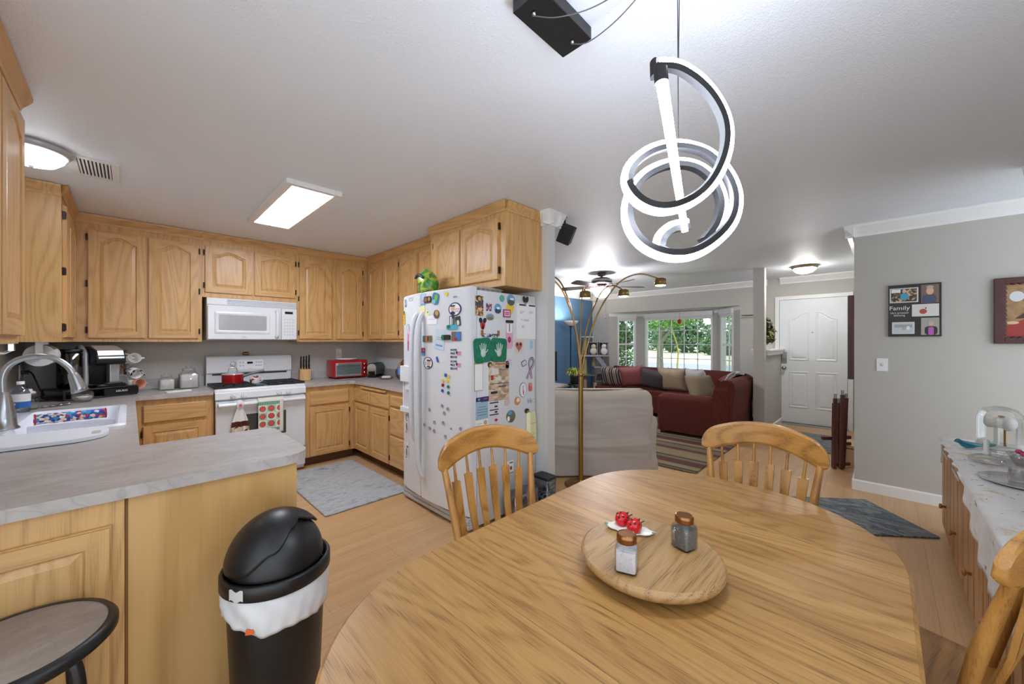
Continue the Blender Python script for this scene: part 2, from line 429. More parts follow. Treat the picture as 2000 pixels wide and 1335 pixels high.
t = MB(); t.box(6.56, 7.75, 1.17, 1.41, 1.225, 1.255, WHITE).box(6.56, 7.75, 1.19, 1.39, 1.165, 1.225, WHITE)
struct(t, 'trim_1', bevel=.006)
CR = [(0, -.105), (.012, -.105), (.016, -.085), (.05, -.04), (.066, -.02), (.07, 0), (0, 0)]
def crown(name, segs, m=WHITE, prof=CR):
    b = MB()
    for p, u, L_ in segs:       # run starts at p, along u; profile projects to the left-hand normal
        b.M = frame((p[0], p[1], H), u); b.rings([[(0 - e * n_, v_, n_) for n_, v_ in prof] if False else [(s_, v_, n_) for n_, v_ in prof] for s_ in (0, L_)], m, True, False)
    return struct(b, name)
crown('trim_2', [((4.74, .25), (0, -1, 0), 1.9), ((7.75, .19), (-1, 0, 0), 3.08)])
crown('trim_3', [((7.75, 4.94), (0, -1, 0), 3.52), ((7.75, 1.24), (0, -1, 0), 1.07), ((2.53, 4.94), (1, 0, 0), 5.2)])
crown('trim_4', [((2.43, 2.04), (0, -1, 0), .132), ((2.36, 1.978), (1, 0, 0), .235), ((2.525, 1.91), (0, 1, 0), .9)])
BB = [(0, 0), (.015, 0), (.015, .085), (.008, .095), (0, .095)]
def base(name, segs):
    b = MB()
    for p, u, L_ in segs:
        b.M = frame((p[0], p[1], 0), u); b.rings([[(s_, v_, n_) for n_, v_ in BB] for s_ in (0, L_)], WHITE, True, False)
    return struct(b, name)
base('baseboard_right', [((4.74, .205), (0, -1, 0), 1.8), ((7.75, .19), (-1, 0, 0), 3.0)])
base('baseboard_front', [((7.75, 1.84), (0, -1, 0), .48), ((7.75, 4.94), (0, -1, 0), .45), ((7.75, .3), (0, -1, 0), .11)])
base('baseboard_entry', [((6.44, 1.22), (1, 0, 0), 1.31), ((6.44, 1.36), (0, -1, 0), .14)])
base('baseboard_kitchen', [((2.43, 2.1), (0, -1, 0), .122), ((2.43, 1.978), (1, 0, 0), .095)])
# front door
M = frame((7.745, 1.31, 0), (0, -1, 0))
q = MB(M); q.box(0, .06, 0, 2.13, 0, .022, WHITE).box(.93, .99, 0, 2.13, 0, .022, WHITE).box(.06, .93, 2.07, 2.13, 0, .022, WHITE).box(.05, .94, 0, .025, 0, .1, STEEL)
struct(q, 'trim_5', bevel=.003)
dr = MB(M); dr.box(.065, .925, .03, 2.066, 0, .014, DOORW)
def dpan(u0, u1, z0, z1, rise=0, side=1):
    zl, zr = (z1 - rise, z1) if side > 0 else (z1, z1 - rise)
    mid = [(u1 + (u0 - u1) * i / 8, zr + (zl - zr) * (.5 - .5 * math.cos(PI * i / 8))) for i in range(9)]
    o_ = [(u0, z0), (u1, z0)] + mid
    def ins(d):
        cx, cy = (u0 + u1) / 2, (z0 + z1) / 2
        return [(cx + (x - cx) * (1 - d / (u1 - u0) * 2), cy + (y - cy) * (1 - d / (z1 - z0) * 2)) for x, y in o_]
    dr.rings([[(x, y, .0135) for x, y in o_], [(x, y, .021) for x, y in ins(.008)], [(x, y, .021) for x, y in ins(.018)], [(x, y, .0145) for x, y in ins(.03)], [(x, y, .0145) for x, y in ins(.038)], [(x, y, .02) for x, y in ins(.06)]], DOORW, True, False)
dpan(.19, .46, .28, .88); dpan(.54, .81, .28, .88); dpan(.19, .46, 1.06, 1.86, .12, 1); dpan(.54, .81, 1.06, 1.86, .12, -1)
d = struct(dr, 'door_1')
kn = MB(M); kn.lathe([(.0, 0), (.032, 0), (.032, .006), (.012, .012), (.012, .035), (.026, .045), (.028, .06), (.018, .07), (0, .072)], (.13, .93, .014), 20, STEEL)
kn.build('door_handle', d)
lk = MB(M); lk.rbox(.095, .165, 1.02, 1.2, .014, .034, mat('satin nickel', '#a9a9a6', .35, .8), .008); lk.rbox(.1, .16, 1.03, 1.1, .034, .038, mat('satin nickel dark', '#8b8b88', .4, .6), .006); lk.build('keypad_lock', d)
ph = MB(M); ph.lathe([(0, 0), (.01, 0), (.008, .006), (0, .006)], (.5, 1.52, .014), 12, STEEL); ph.build('peephole', d)

# ---------------- outdoors, seen through the bay window ----------------
GRASS = patterned('lawn grass', ['#6f8a45', '#8fa85a', '#b9c58a', '#5d7a38'], 9, .95, 'noise')
DRY = patterned('dry field', ['#cfc2a4', '#e0d6bf', '#b7aa88', '#d8cdb2'], 2.2, .95, 'noise')
ROADM = patterned('asphalt', ['#9a9cb0', '#8a8ca0', '#a6a8ba'], 3, .9, 'noise')
struct(MB().box(8.4, 26, -30, 60, -.45, -.35, GRASS), 'ground_lawn')
struct(MB().box(20, 30, -40, 70, -.45, -.34, mat('concrete walk', '#c9c6be', .9)), 'ground_sidewalk')
struct(MB().box(23, 30, -40, 70, -.45, -.335, ROADM), 'ground_road')
struct(MB().box(30, 120, -80, 140, -.45, -.34, DRY), 'ground_field')
LEAF = [patterned('leaves %d' % i, c, 14, .6, 'vor') for i, c in enumerate((['#6f9a3c', '#8ab54c', '#4f7a2c', '#a8cc60'], ['#4a6b3c', '#5c8048', '#3a5632', '#6c8f58'], ['#5f7d58', '#77966c', '#4a6648', '#8aa67c']))]
BARK = mat('bark', '#8d8078', .9, bump=.6, bscale=60, var=.2); BARKY = mat('yellow bark', '#c9b25a', .8)
def leaves(b, blobs, n, size, m, seed):
    r_ = random.Random(seed)
    vol = [q[3] * q[4] * q[5] for q in blobs]
    for _ in range(n):
        x, y, z, a, bb, c = r_.choices(blobs, vol)[0]
        while True:
            p = Vector((r_.uniform(-1, 1), r_.uniform(-1, 1), r_.uniform(-1, 1)))
            if .25 < p.length < 1: break
        p = Vector((x + p.x * a, y + p.y * bb, z + p.z * c)); s_ = size * r_.uniform(.6, 1.3)
        u = Vector((r_.gauss(0, 1), r_.gauss(0, 1), r_.gauss(0, 1))).normalized(); v = u.orthogonal().normalized()
        b.add([p - u * s_, p + v * s_ * .5, p + u * s_, p - v * s_ * .5], [(0, 1, 2, 3)], m)
def tree(name, label, cat, base_, trunk, blobs, n, size, m, seed, bark=BARK, group=None):
    t = thing(name, label, cat, base_, group=group)
    if trunk:
        tb = MB()
        for pts, rr in trunk: tb.tube(spline([Vector(base_) + Vector(p) for p in pts], 5), [rr * (1 - .5 * i / (5 * (len(pts) - 1))) for i in range(5 * (len(pts) - 1) + 1)], 8, bark)
        tb.build('trunk', t)
    lb = MB(); leaves(lb, [(base_[0] + x, base_[1] + y, base_[2] + z, a, b, c) for x, y, z, a, b, c in blobs], n, size, m, seed)
    lb.build('foliage', t, recalc=False)
    return t
GZ = -.35
tree('street_tree', 'leafy tree with pale grey trunk outside left part of the middle window', 'tree', (14.6, 6.2, GZ), [([(0, 0, 0), (.05, .05, 1.4), (0, -.1, 2.6)], .16), ([(.02, 0, 1.7), (0, -.7, 2.5)], .07)], [(0, .2, 2.95, .8, 1.2, .75), (0, -.4, 2.8, .7, .9, .5)], 2600, .09, LEAF[0], 1)
tree('young_tree', 'thin young tree with bent yellow stem outside the middle window', 'tree', (12.2, 4.55, GZ), [([(0, 0, 0), (0, .1, .8), (.1, .12, 1.5), (0, .3, 2.2)], .035)], [(.1, .3, 2.55, .7, .8, .4)], 800, .08, LEAF[0], 2, BARKY)
tree('street_tree', 'bright green tree with leaning trunk outside right part of the middle window', 'tree', (13.6, 2.9, GZ), [([(0, 0, 0), (0, .05, 1.6), (0, .5, 2.4)], .12), ([(0, .1, 1.5), (0, -.5, 2.3)], .07)], [(0, .2, 2.75, .9, 1.1, .75), (0, -.9, 2.7, .9, 1.0, .8)], 2600, .09, LEAF[0], 3)
for i, (x, y, s_, z) in enumerate([(60, 37, 5.0, 0), (72, 30.5, 5.4, 1), (60, 22, 5.2, 0), (72, 15, 5.4, 1), (72, 50, 5.2, 1), (52, 29.5, 2.6, 1), (52, 14.5, 2.6, 0)]):
    tree('roadside_tree', ['tall dark evergreen behind the pale trunk, beyond the road', 'grey-green bush at the middle of the field edge', 'tall bluish tree at right of middle window beyond the field', 'dark tree at far right edge of the field', 'dark tree at far left edge of the field', 'low dark bush left of the bent yellow stem, beyond the road', 'low dark bush at right beyond the dry field'][i], 'tree', (x, y, GZ), [([(0, 0, 0), (0, 0, s_ * .5)], .3)], [(0, 0, s_ * .45, s_ * .8, s_ * .95, s_ * .5), (0, 0, s_ * .8, s_ * .5, s_ * .6, s_ * .4)], 1500, .42, LEAF[1 + z], 20 + i, group='trees beyond the road')
tree('hedge', 'low trimmed green hedge on the lawn below the bay window', 'hedge', (17.5, 6.6, GZ), None, [(0, y, .2, .4, .9, .32) for y in (-5, -3.8, -2.6, -1.4, -.2, 1)], 2200, .08, LEAF[0], 5)
tree('dark_shrub', 'dark leafy shrub close outside the narrow left bay window', 'shrub', (9.6, 5.6, GZ), [([(0, 0, 0), (0, 0, 1.2)], .06)], [(0, 0, 1.2, .7, .8, 1.2), (0, -.2, 2.2, .7, .8, .7)], 3600, .075, LEAF[1], 6)
tree('dark_shrub', 'dark leafy shrub close outside the narrow right bay window', 'shrub', (9.9, 1.6, GZ), [([(0, 0, 0), (0, 0, 1.2)], .06)], [(0, 0, 1.2, .7, .8, 1.2), (0, 0, 2.2, .6, .7, .7)], 3600, .075, LEAF[1], 7)
f = MB(); f.ell((8.12, 3.05, 1.79), .045, .04, .05, mat('ornament red', '#c0202a', .3), 14, 8); f.cyl((8.12, 3.05, 1.83), (8.12, 3.05, 2.025), .002, n=6, m=BLACK); f.lathe([(0, 1.835), (.015, 1.835), (.012, 1.85), (0, 1.85)], (8.12, 3.05, 0), 10, BRASS)
f.solo('hanging_ornament', 'small red ball ornament hanging at top of the middle bay window', 'ornament')
# ---------------- kitchen cabinets ----------------
def arch(x0, x1, y0, y1, rise, n=16):
    top = []
    for i in range(n + 1):
        t = i / n; x = x1 + (x0 - x1) * t
        top.append((x, y1 - rise + rise * (.5 - .5 * math.cos(2 * PI * t)) ** .85))
    return [(x0, y0), (x1, y0)] + top
def door_mesh(M, w, h, rise, mh, mv=None, st=.055):
    mv = mv or OAKZ
    b = MB(M)
    b.box(0, w, 0, h, .0, .012, mv)
    e = .004; x0, x1, y0, y1 = e, w - e, e, h - e
    s = min(st, w * .2); ix0, ix1, iy0, iy1 = x0 + s, x1 - s, y0 + s, y1 - s * (.75 if rise else 1)
    T = .021
    for (a0, a1) in ((x0, ix0), (ix1, x1)): b.box(a0, a1, y0, y1, .012, T, mv)
    b.box(ix0, ix1, y0, iy0, .012, T, mh)
    o = arch(ix0, ix1, iy0, iy1, rise); tp = o[2:]
    if rise:
        for i in range(len(tp) - 1):
            (xa, ya), (xb, yb) = tp[i], tp[i + 1]
            b.add([(xa, ya, T), (xa, y1, T), (xb, y1, T), (xb, yb, T), (xa, ya, .008), (xb, yb, .008)], [(0, 1, 2, 3), (4, 0, 3, 5)], mh)
        b.box(ix0, ix1, y1 - .001, y1, .012, T, mh)
    else: b.box(ix0, ix1, iy1, y1, .012, T, mh)
    def ins(d): return [(x, y, 0) for x, y in arch(ix0 + d, ix1 - d, iy0 + d, iy1 - d, rise * .93)]
    def lv(d, z): return [(x, y, z) for x, y, _ in ins(d)]
    b.rings([lv(0, T), lv(.006, .0125), lv(.010, .0125), lv(.03, .019), lv(.034, .019)], mv, False, False)
    L_ = lv(.034, .019); m_ = len(L_); tpp = L_[2:]
    b0, b1 = L_[0], L_[1]; k = len(tpp) - 1
    for i in range(k):
        xa, xb = tpp[i], tpp[i + 1]
        b.add([xa, xb, (xb[0], b0[1], .019), (xa[0], b0[1], .019)], [(0, 1, 2, 3)], mv)
    return b
def drawer_mesh(M, w, h, mh):
    b = MB(M); b.box(0, w, 0, h, 0, .012, mh)
    b.rings([[(x, y, .012) for x, y in rrect(0, w, 0, h, .003, 2)], [(x, y, .02) for x, y in rrect(.009, w - .009, .009, h - .009, .003, 2)]], mh, True, False)
    return b
def cabinet(label, o, u, w, h, d, doors=(), drawers=(), toe=False, crownend=(0, 0), group=None, mh=None, name='wall_cabinet', cat='cabinet', crown_=True, solid=None):
    M = frame(o, u); mh = mh or (OAKX if abs(u[0]) > .5 else OAKY)
    c = M @ Vector((w / 2, 0, -d / 2))
    t = thing(name, label, cat, (c.x, c.y, c.z), group=group)
    b = MB(M); b.box(0, w, 0, h, -d, 0, solid or OAKZ)
    b.build('body', t, bevel=.002)
    for (u0, u1, v0, v1, rise, hs) in doors:
        dm = door_mesh(frame(M @ Vector((u0, v0, .0005)), u), u1 - u0, v1 - v0, rise, mh).build('door', t)
        hb = MB(M)
        if hs:
            hx = u0 - .012 if hs < 0 else u1 + .002
            n_ = 3 if v1 - v0 > .7 else 2
            for i in range(n_):
                z = v0 + .07 + (v1 - v0 - .14) * i / (n_ - 1)
                h_ = MB(M); h_.box(hx, hx + .01, z - .027, z + .027, .0, .016, HINGE); h_.cyl((hx + .005, z - .022, .016), (hx + .005, z + .022, .016), .0045, n=8, m=HINGE)
                h_.build('hinge', dm)
    for (u0, u1, v0, v1) in drawers:
        drawer_mesh(frame(M @ Vector((u0, v0, .0005)), u), u1 - u0, v1 - v0, mh).build('drawer', t)
    if toe:
        k = MB(M); k.box(0, w, -.1, 0, -d, -.07, mat('toe kick', '#5c3a22', .6)); k.build('toe_kick', t)
    if crown_:
        P_ = [(-.02, -.075), (.006, -.075), (.01, -.06), (.024, -.036), (.034, -.016), (.036, -.002), (-.02, -.002)]
        k = MB(M); a, z = crownend
        k.rings([[(s_ + (n_ if s_ < w / 2 else -n_) * (-1 if (a if s_ < w / 2 else z) else 0) * 1, h + v_, n_) for n_, v_ in P_] for s_ in (0, w)], mh, True, False)
        if z: k.rings([[(w + n_, h + v_, s_) for n_, v_ in P_] for s_ in (-d, .0)] , mh, True, False)
        if z: k.rings([[(w + n_ , h + v_, s_) for n_, v_ in P_] for s_ in (0, .001)], mh, True, False)
        if a: k.rings([[(-n_, h + v_, s_) for n_, v_ in P_] for s_ in (-d, 0)], mh, True, False)
        k.build('crown_molding', t)
    return t
UZ = 1.37; UH = 2.443 - UZ; AR = .055
UGRP = 'honey oak wall cabinets around the kitchen'
def dz(a, b_): return a - UZ, b_ - UZ
dv = dz(1.402, 2.318)
cabinet('honey oak wall cabinet with two tall arched doors left of the microwave', (-.33, 4.745, UZ), (1, 0, 0), .825, UH, .32, [(.082, .431, *dv, AR, -1), (.447, .797, *dv, AR, 1)], group=UGRP)
cabinet('short honey oak wall cabinet with two arched doors directly over the white microwave', (.495, 4.745, 1.81), (1, 0, 0), .835, 2.443 - 1.81, .32, [(.021, .410, 1.858 - 1.81, 2.318 - 1.81, .045, -1), (.429, .816, 1.858 - 1.81, 2.318 - 1.81, .045, 1)], group=UGRP)
cabinet('honey oak wall cabinet with two arched doors between microwave and the inside corner', (1.33, 4.745, UZ), (1, 0, 0), .825, UH, .32, [(.024, .378, *dv, AR, -1), (.426, .751, *dv, AR, 1)], group=UGRP)
cabinet('honey oak wall cabinet on the right wall touching the inside corner', (2.155, 4.745, UZ), (0, -1, 0), .835, UH, .27, [(.06, .414, *dv, AR, 0), (.467, .819, *dv, AR, 1)], group=UGRP)
cabinet('honey oak wall cabinet half hidden behind the refrigerator cabinet and green bag', (2.155, 3.91, UZ), (0, -1, 0), .855, UH, .27, [(.015, .395, *dv, AR, -1), (.436, .82, *dv, AR, 0)], group=UGRP)
cabinet('deep honey oak cabinet with two short arched doors above the white refrigerator', (2.0, 3.05, 1.80), (0, -1, 0), 1.01, 2.443 - 1.80, .43, [(.07, .465, .052, .53, .05, -1), (.48, .945, .052, .53, .05, 1)], group=UGRP, crownend=(0, 1))
cabinet('honey oak wall cabinet at far left, side panel facing the dining room', (-.33, 4.01, UZ), (0, 1, 0), .735, UH, .285, [(.035, .36, *dv, AR, -1), (.375, .7, *dv, AR, 0)], group=UGRP, crownend=(1, 0))
cabinet('near honey oak wall cabinet cut off by the left edge of the picture', (-.335, 1.75, UZ - .005), (0, 1, 0), .89, UH + .005, .28, [(.03, .43, dv[0], dv[1], AR, -1), (.45, .85, dv[0], dv[1], AR, 0)], group=UGRP, crownend=(0, 1))
BGRP = 'honey oak base cabinets under the counters'
BZ = .1; BH = .775
def bz(a): return a - BZ
cabinet('honey oak base cabinet with one drawer, left of the white range', (.03, 4.49, BZ), (1, 0, 0), .525, BH, .56, [(.045, .47, bz(.11), bz(.65), 0, -1)], [(.045, .47, bz(.675), bz(.825))], True, name='base_cabinet', crown_=False, group=BGRP)
cabinet('honey oak base cabinet with one drawer between range and inside corner', (1.335, 4.49, BZ), (1, 0, 0), .55, BH, .56, [(.049, .474, bz(.11), bz(.648), 0, 1)], [(.049, .474, bz(.67), bz(.82))], True, name='base_cabinet', crown_=False, group=BGRP)
t = cabinet('honey oak base cabinet with two doors under the right counter', (1.885, 4.49, BZ), (0, -1, 0), .88, BH, .54, [(.015, .42, bz(.11), bz(.655), 0, 0), (.445, .867, bz(.11), bz(.655), 0, 1)], [(.015, .42, bz(.675), bz(.82)), (.445, .867, bz(.675), bz(.82))], True, name='base_cabinet', crown_=False, group=BGRP)
b = MB(frame((1.885, 4.49, 0), (0, -1, 0))); b.rbox(.2, .8, .836, .858, 0, .03, OAKY, .008); b.build('pull_out_board', t)
cabinet('honey oak base cabinet stack of drawers beside the refrigerator', (1.885, 3.61, BZ), (0, -1, 0), .52, BH, .54, [], [(.01, .5, bz(.72), bz(.82)), (.01, .5, bz(.43), bz(.7)), (.01, .5, bz(.11), bz(.41))], True, name='base_cabinet', crown_=False, group=BGRP)
t = thing('peninsula_cabinet', 'honey oak peninsula base cabinet with plain veneer end panel behind the trash can', 'cabinet', (-.065, 2.02, 0), group=BGRP)
b = MB(); b.box(-.62, .49, 1.745, 2.3, 0, .875, PANEL); b.build('end_panel', t, bevel=.002)
b = MB(); b.box(-.62, -.012, 1.737, 1.746, 0, .875, OAKZ).box(-.012, -.004, 1.7435, 1.746, 0, .875, mat('groove', '#7d5528', .7)); b.build('face_frame', t, bevel=.002)
door_mesh(frame((-.58, 1.7365, .1), (1, 0, 0)), .539, .697, 0, OAKX, st=.05).build('door', t)
b = MB(); b.box(-.62, .49, 1.73, 1.745, 0, .02, PANEL); b.build('base_strip', t)
cabinet('sink base cabinet under the left counter', (.01, 2.31, BZ), (0, 1, 0), 2.15, .62, .6, [(.6, 1.0, .01, .55, 0, -1), (1.02, 1.42, .01, .55, 0, 1)], [], True, name='base_cabinet', crown_=False, group=BGRP)
# ---------------- worktops ----------------
t = thing('countertop', 'grey marbled laminate U-shaped countertop with peninsula, sink side', 'countertop', (-.1, 3.4, .876))
b = MB(); Z0, Z1 = .876, .914
SX0, SX1, SY0, SY1 = -.52, -.045, 2.96, 3.85
b.box(-.62, .03, 2.345, SY0, Z0, Z1, COUNT).box(-.62, .03, SY1, 5.07, Z0, Z1, COUNT).box(-.62, SX0, SY0, SY1, Z0, Z1, COUNT).box(SX1, .03, SY0, SY1, Z0, Z1, COUNT).box(.03, .548, 4.455, 5.07, Z0, Z1, COUNT)
pl = [(-.62, 1.712), (.44, 1.712)] + [(.44 + .1 * math.sin(R(a)), 1.812 - .1 * math.cos(R(a))) for a in range(15, 91, 15)] + [(.54, 2.29), (.525, 2.33), (.48, 2.345), (-.62, 2.345)]
b.prism(pl, Z0, Z1, COUNT)
b.build('worktop', t)
b = MB(); b.box(-.62, -.6, 2.345, 5.07, Z1, 1.015, COUNT).box(-.6, .548, 5.05, 5.07, Z1, 1.015, COUNT); b.build('backsplash', t, bevel=.003)
t = thing('countertop', 'grey marbled laminate corner countertop right of the range', 'countertop', (1.9, 4.6, .876))
b = MB(); b.prism([(1.333, 4.455), (1.83, 4.455), (1.857, 4.43), (1.857, 3.1), (2.43, 3.1), (2.43, 5.07), (1.333, 5.07)], Z0, Z1, COUNT); b.build('worktop', t)
b = MB(); b.box(1.333, 2.41, 5.05, 5.07, Z1, 1.015, COUNT).box(2.41, 2.43, 3.1, 5.07, Z1, 1.015, COUNT); b.build('backsplash', t, bevel=.003)
# ---------------- sink and tap ----------------
t = thing('sink', 'white double bowl drop-in kitchen sink set in the left counter', 'sink', (-.29, 3.4, .914))
SW = mat('sink white', '#e8eaf0', .2)
b = MB()
def rim(x0, x1, y0, y1, r, z): return [(x, y, z) for x, y in rrect(x0, x1, y0, y1, r, 5)]
b.rings([rim(SX0 - .03, SX1 + .03, SY0 - .02, SY1 + .025, .05, .9148), rim(SX0 - .028, SX1 + .028, SY0 - .018, SY1 + .023, .05, .926), rim(SX0 + .09, SX1 - .004, SY0 + .004, SY1 - .004, .05, .926)], SW, False)
b.build('rim', t)
b = MB(); b.rings([rim(SX0 + .09, SX1 - .004, SY0 + .004, SY1 - .004, .05, .926), rim(SX0 + .1, SX1 - .01, SY0 + .012, SY1 - .01, .05, .9), rim(SX0 + .12, SX1 - .02, SY0 + .03, SY1 - .03, .05, .76), rim(SX0 + .2, SX1 - .1, SY0 + .1, SY1 - .1, .05, .75), rim(SX0 + .26, SX1 - .16, SY0 + .3, SY1 - .3, .02, .748)], SW, False)
b.add(rim(SX0 + .26, SX1 - .16, SY0 + .3, SY1 - .3, .02, .748), [tuple(range(24))], SW); b.box(SX0 + .12, SX1 - .02, 3.36, 3.4, .75, .9, SW)
b.build('bowl', t)
t = thing('kitchen_faucet', 'brushed steel gooseneck faucet arching over the white sink', 'faucet', (-.455, 3.2, .926))
b = MB(); b.lathe([(.0, 0), (.056, 0), (.056, .006), (.046, .016), (.044, .06), (.035, .12), (.025, .17), (.018, .19)], (-.455, 3.2, .926), 24, STEEL); b.build('faucet_body', t)
b = MB(); b.tube(spline([(-.455, 3.2, 1.1), (-.455, 3.2, 1.2), (-.425, 3.2, 1.265), (-.36, 3.195, 1.297), (-.29, 3.19, 1.285), (-.238, 3.185, 1.235), (-.215, 3.18, 1.18)], 6), .0145, 14, STEEL); b.build('spout', t)
b = MB(); b.tube([(-.222, 3.18, 1.2), (-.218, 3.18, 1.185), (-.2, 3.18, 1.12), (-.194, 3.18, 1.098), (-.193, 3.18, 1.095)], [.018, .022, .031, .036, .03], 16, STEEL); b.build('spray_head', t)
b = MB(); b.tube([(-.455, 3.24, 1.0), (-.455, 3.29, 1.02), (-.44, 3.34, 1.035)], [.014, .01, .007], 10, STEEL); b.build('lever', t)
# drying things by the sink
b = MB(); b.tube([(-.36, 3.21, .958), (-.1, 3.235, .958)], .027, 20, patterned('floral cloth', ['#2f5fb0', '#e8d9c0', '#c8302c', '#3d8fc0', '#f0e6d4', '#1d3f8f', '#e0b090'], 75, .7)); b.tube([(-.358, 3.21, .958), (-.352, 3.211, .958)], .0285, 20, REDP); b.tube([(-.104, 3.235, .958), (-.098, 3.236, .958)], .0285, 20, REDP)
o = b.solo('rolled_drying_mat', 'rolled floral red and blue drying mat lying across the sink', 'drying mat')
b = MB(); b.prism([(x, y) for x, y in rrect(-.59, -.075, 2.6, 2.93, .13, 10)], .916, .931, mat('white board', '#dfe1e6', .5)); b.prism([(x, y) for x, y in rrect(-.13, -.1, 2.7, 2.78, .012, 4)], .931, .9325, mat('slot shade', '#b9b4a2', .6))
b.solo('cutting_board', 'white rounded cutting board beside the sink on peninsula', 'cutting board')
def lidjar(b, c, r, h, body, knob=True): pass
# bottles behind the tap
t = thing('spray_bottle', 'clear bottle with blue and white label behind the faucet', 'bottle', (-.5, 4.0, .914))
b = MB(); b.lathe([(.0, 0), (.04, 0), (.042, .01), (.042, .12), (.03, .15), (.015, .165), (.015, .18)], (-.5, 4.0, .914), 18, glass('bottle plastic', '#cfe0ea', .3)); b.build('bottle_body', t)
b = MB(); b.lathe([(.0425, .03), (.0428, .07)], (-.5, 4.0, .914), 18, mat('label blue', '#2a69b5', .5)); b.lathe([(.0425, .07), (.0428, .12)], (-.5, 4.0, .914), 18, PAPER); b.build('label', t)
b = MB(); b.lathe([(.017, .18), (.017, .2), (.0, .2)], (-.5, 4.0, .914), 14, WHITE); b.build('cap', t)
t = thing('glass_canister', 'small square glass jar behind the blue labelled bottle', 'jar', (-.485, 4.12, .914))
b = MB(); b.rbox(-.53, -.44, 4.075, 4.165, .914, 1.02, GLS, .015); b.build('jar', t); b = MB(); b.lathe([(0, 0), (.035, 0), (.035, .01), (.02, .02), (.02, .03), (0, .032)], (-.485, 4.12, 1.02), 16, mat('pale lid', '#d6d3cd', .4)); b.build('lid', t)
b = MB(); 
for i in range(4):
    x, y = -.42 + .035 * i, 4.15 + .02 * i; b.lathe([(0, 0), (.012, .001), (.018, .012), (.0165, .012), (.01, .003), (0, .003)], (x, y, .915), 14, STEEL); b.tube([(x + .015, y, .926), (x + .05, y + .07, .92)], .0025, 6, STEEL)
b.solo('measuring_spoons', 'bunch of shiny metal measuring spoons lying on counter behind the sink', 'measuring spoons')
t = thing('sugar_bowl', 'lidded round glass sugar bowl in front of the coffee maker', 'bowl', (-.253, 4.33, .914))
b = MB(); b.lathe([(0, 0), (.04, 0), (.055, .02), (.06, .05), (.06, .065), (.057, .065), (.056, .05), (.05, .022), (0, .008)], (-.253, 4.33, .914), 24, GLS); b.build('bowl', t)
b = MB(); b.lathe([(0, .009), (.047, .02), (.053, .04), (0, .046)], (-.253, 4.33, .914), 20, mat('sugar', '#eceae2', .9)); b.build('sugar', t)
b = MB(); b.lathe([(.062, .066), (.05, .08), (.012, .092), (.008, .1), (.018, .112), (.016, .125), (0, .13)], (-.253, 4.33, .914), 24, GLS); b.build('lid', t)
# ---------------- coffee maker on its drawer ----------------
M = Matrix.Translation((-.2, 4.72, .914)) @ Matrix.Rotation(R(24), 4, 'Z')
t = thing('pod_drawer', 'black coffee pod drawer base under the coffee maker', 'drawer', (-.2, 4.72, .914))
b = MB(M); b.rbox(-.25, .2, -.17, .19, .0, .012, BLKM, .02).rbox(-.25, .2, -.17, .19, .07, .08, BLACK, .02)
for x in (-.24, .19):
    for y in (-.16, .18): b.box(x - .006, x + .006, y - .006, y + .006, .0, .08, BLACK)
b.build('frame', t)
b = MB(M); b.box(-.02, .2, -.172, .17, .012, .068, BLKG); b.build('drawer', t)
b = MB(M); b.M = M @ Matrix.Translation((.09, -.1725, .036)) @ Matrix.Rotation(R(90), 4, 'X'); b.text('KEURIG', .022, PAPER); b.build('lettering', t)
MK = M @ Matrix.Translation((0, 0, .081))
t = thing('coffee_maker', 'black and silver pod coffee maker with clear water tank on black drawer', 'coffee maker', (-.2, 4.72, .995))
def side(pts, x0, x1, m): return MB(MK).prism(pts, x0, x1, m, 'YZ')
SIL = mat('silver plastic', '#b8bbbe', .3, .6)
b = MB(MK); b.rbox(-.06, .13, -.16, .14, 0, .025, BLACK, .03); b.rbox(-.05, .12, .0, .14, .025, .3, BLACK, .02); b.build('body', t)
b = side([(-.15, .2), (-.13, .185), (.13, .18), (.13, .325), (.0, .335), (-.1, .31), (-.15, .26)], -.055, .125, BLACK); b.build('brew_head', t, bevel=.012)
b = MB(MK); b.prism([(-.155, .235), (-.14, .225), (-.12, .285), (-.02, .325), (.06, .332), (.06, .345), (-.03, .343), (-.13, .305)], -.045, .115, SIL, 'YZ'); b.build('lid_handle', t, bevel=.005)
b = MB(MK); b.tube(spline([(-.075, -.02, .01), (-.075, -.02, .2), (-.075, -.01, .28), (-.07, .06, .325), (-.06, .12, .33)], 6), .014, 10, SIL, flat=1.7); b.build('side_trim', t)
b = MB(MK); b.box(.06, .125, -.06, .0, .025, .19, SIL); b.build('front_panel', t, bevel=.006)
b = MB(MK); b.rbox(-.02, .11, -.17, -.04, .02, .035, BLACK, .03); b.build('drip_tray', t)
b = MB(MK); b.rbox(-.19, -.085, -.05, .14, .0, .29, glass('smoky tank', '#8f979c', .35, .05), .035); b.rbox(-.19, -.085, -.05, .14, .29, .315, BLACK, .035); b.build('water_tank', t)
b = MB(MK); b.rbox(-.184, -.091, -.043, .133, .006, .17, glass('tank water', '#9fb0b8', .2), .03); b.build('water', t)
b = MB(M); b.lathe([(0, 0), (.016, 0), (.022, .04), (.024, .042), (0, .042)], (.15, -.15, .0811), 16, PAPER); b.solo('coffee_pod', 'white coffee pod standing on the black pod drawer', 'coffee pod')
b = MB(); b.tube(spline([(-.605, 4.9, 1.125), (-.56, 4.86, 1.13), (-.53, 4.8, 1.08), (-.5, 4.76, .99), (-.48, 4.74, .95), (-.52, 4.72, .93), (-.5, 4.6, .921), (-.44, 4.55, .921)], 6), .0055, 8, BLACK); b.box(-.61, -.57, 4.885, 4.915, 1.11, 1.145, BLACK)
b.solo('power_cord', 'black power cord with plug hanging from the left wall outlet', 'cord')
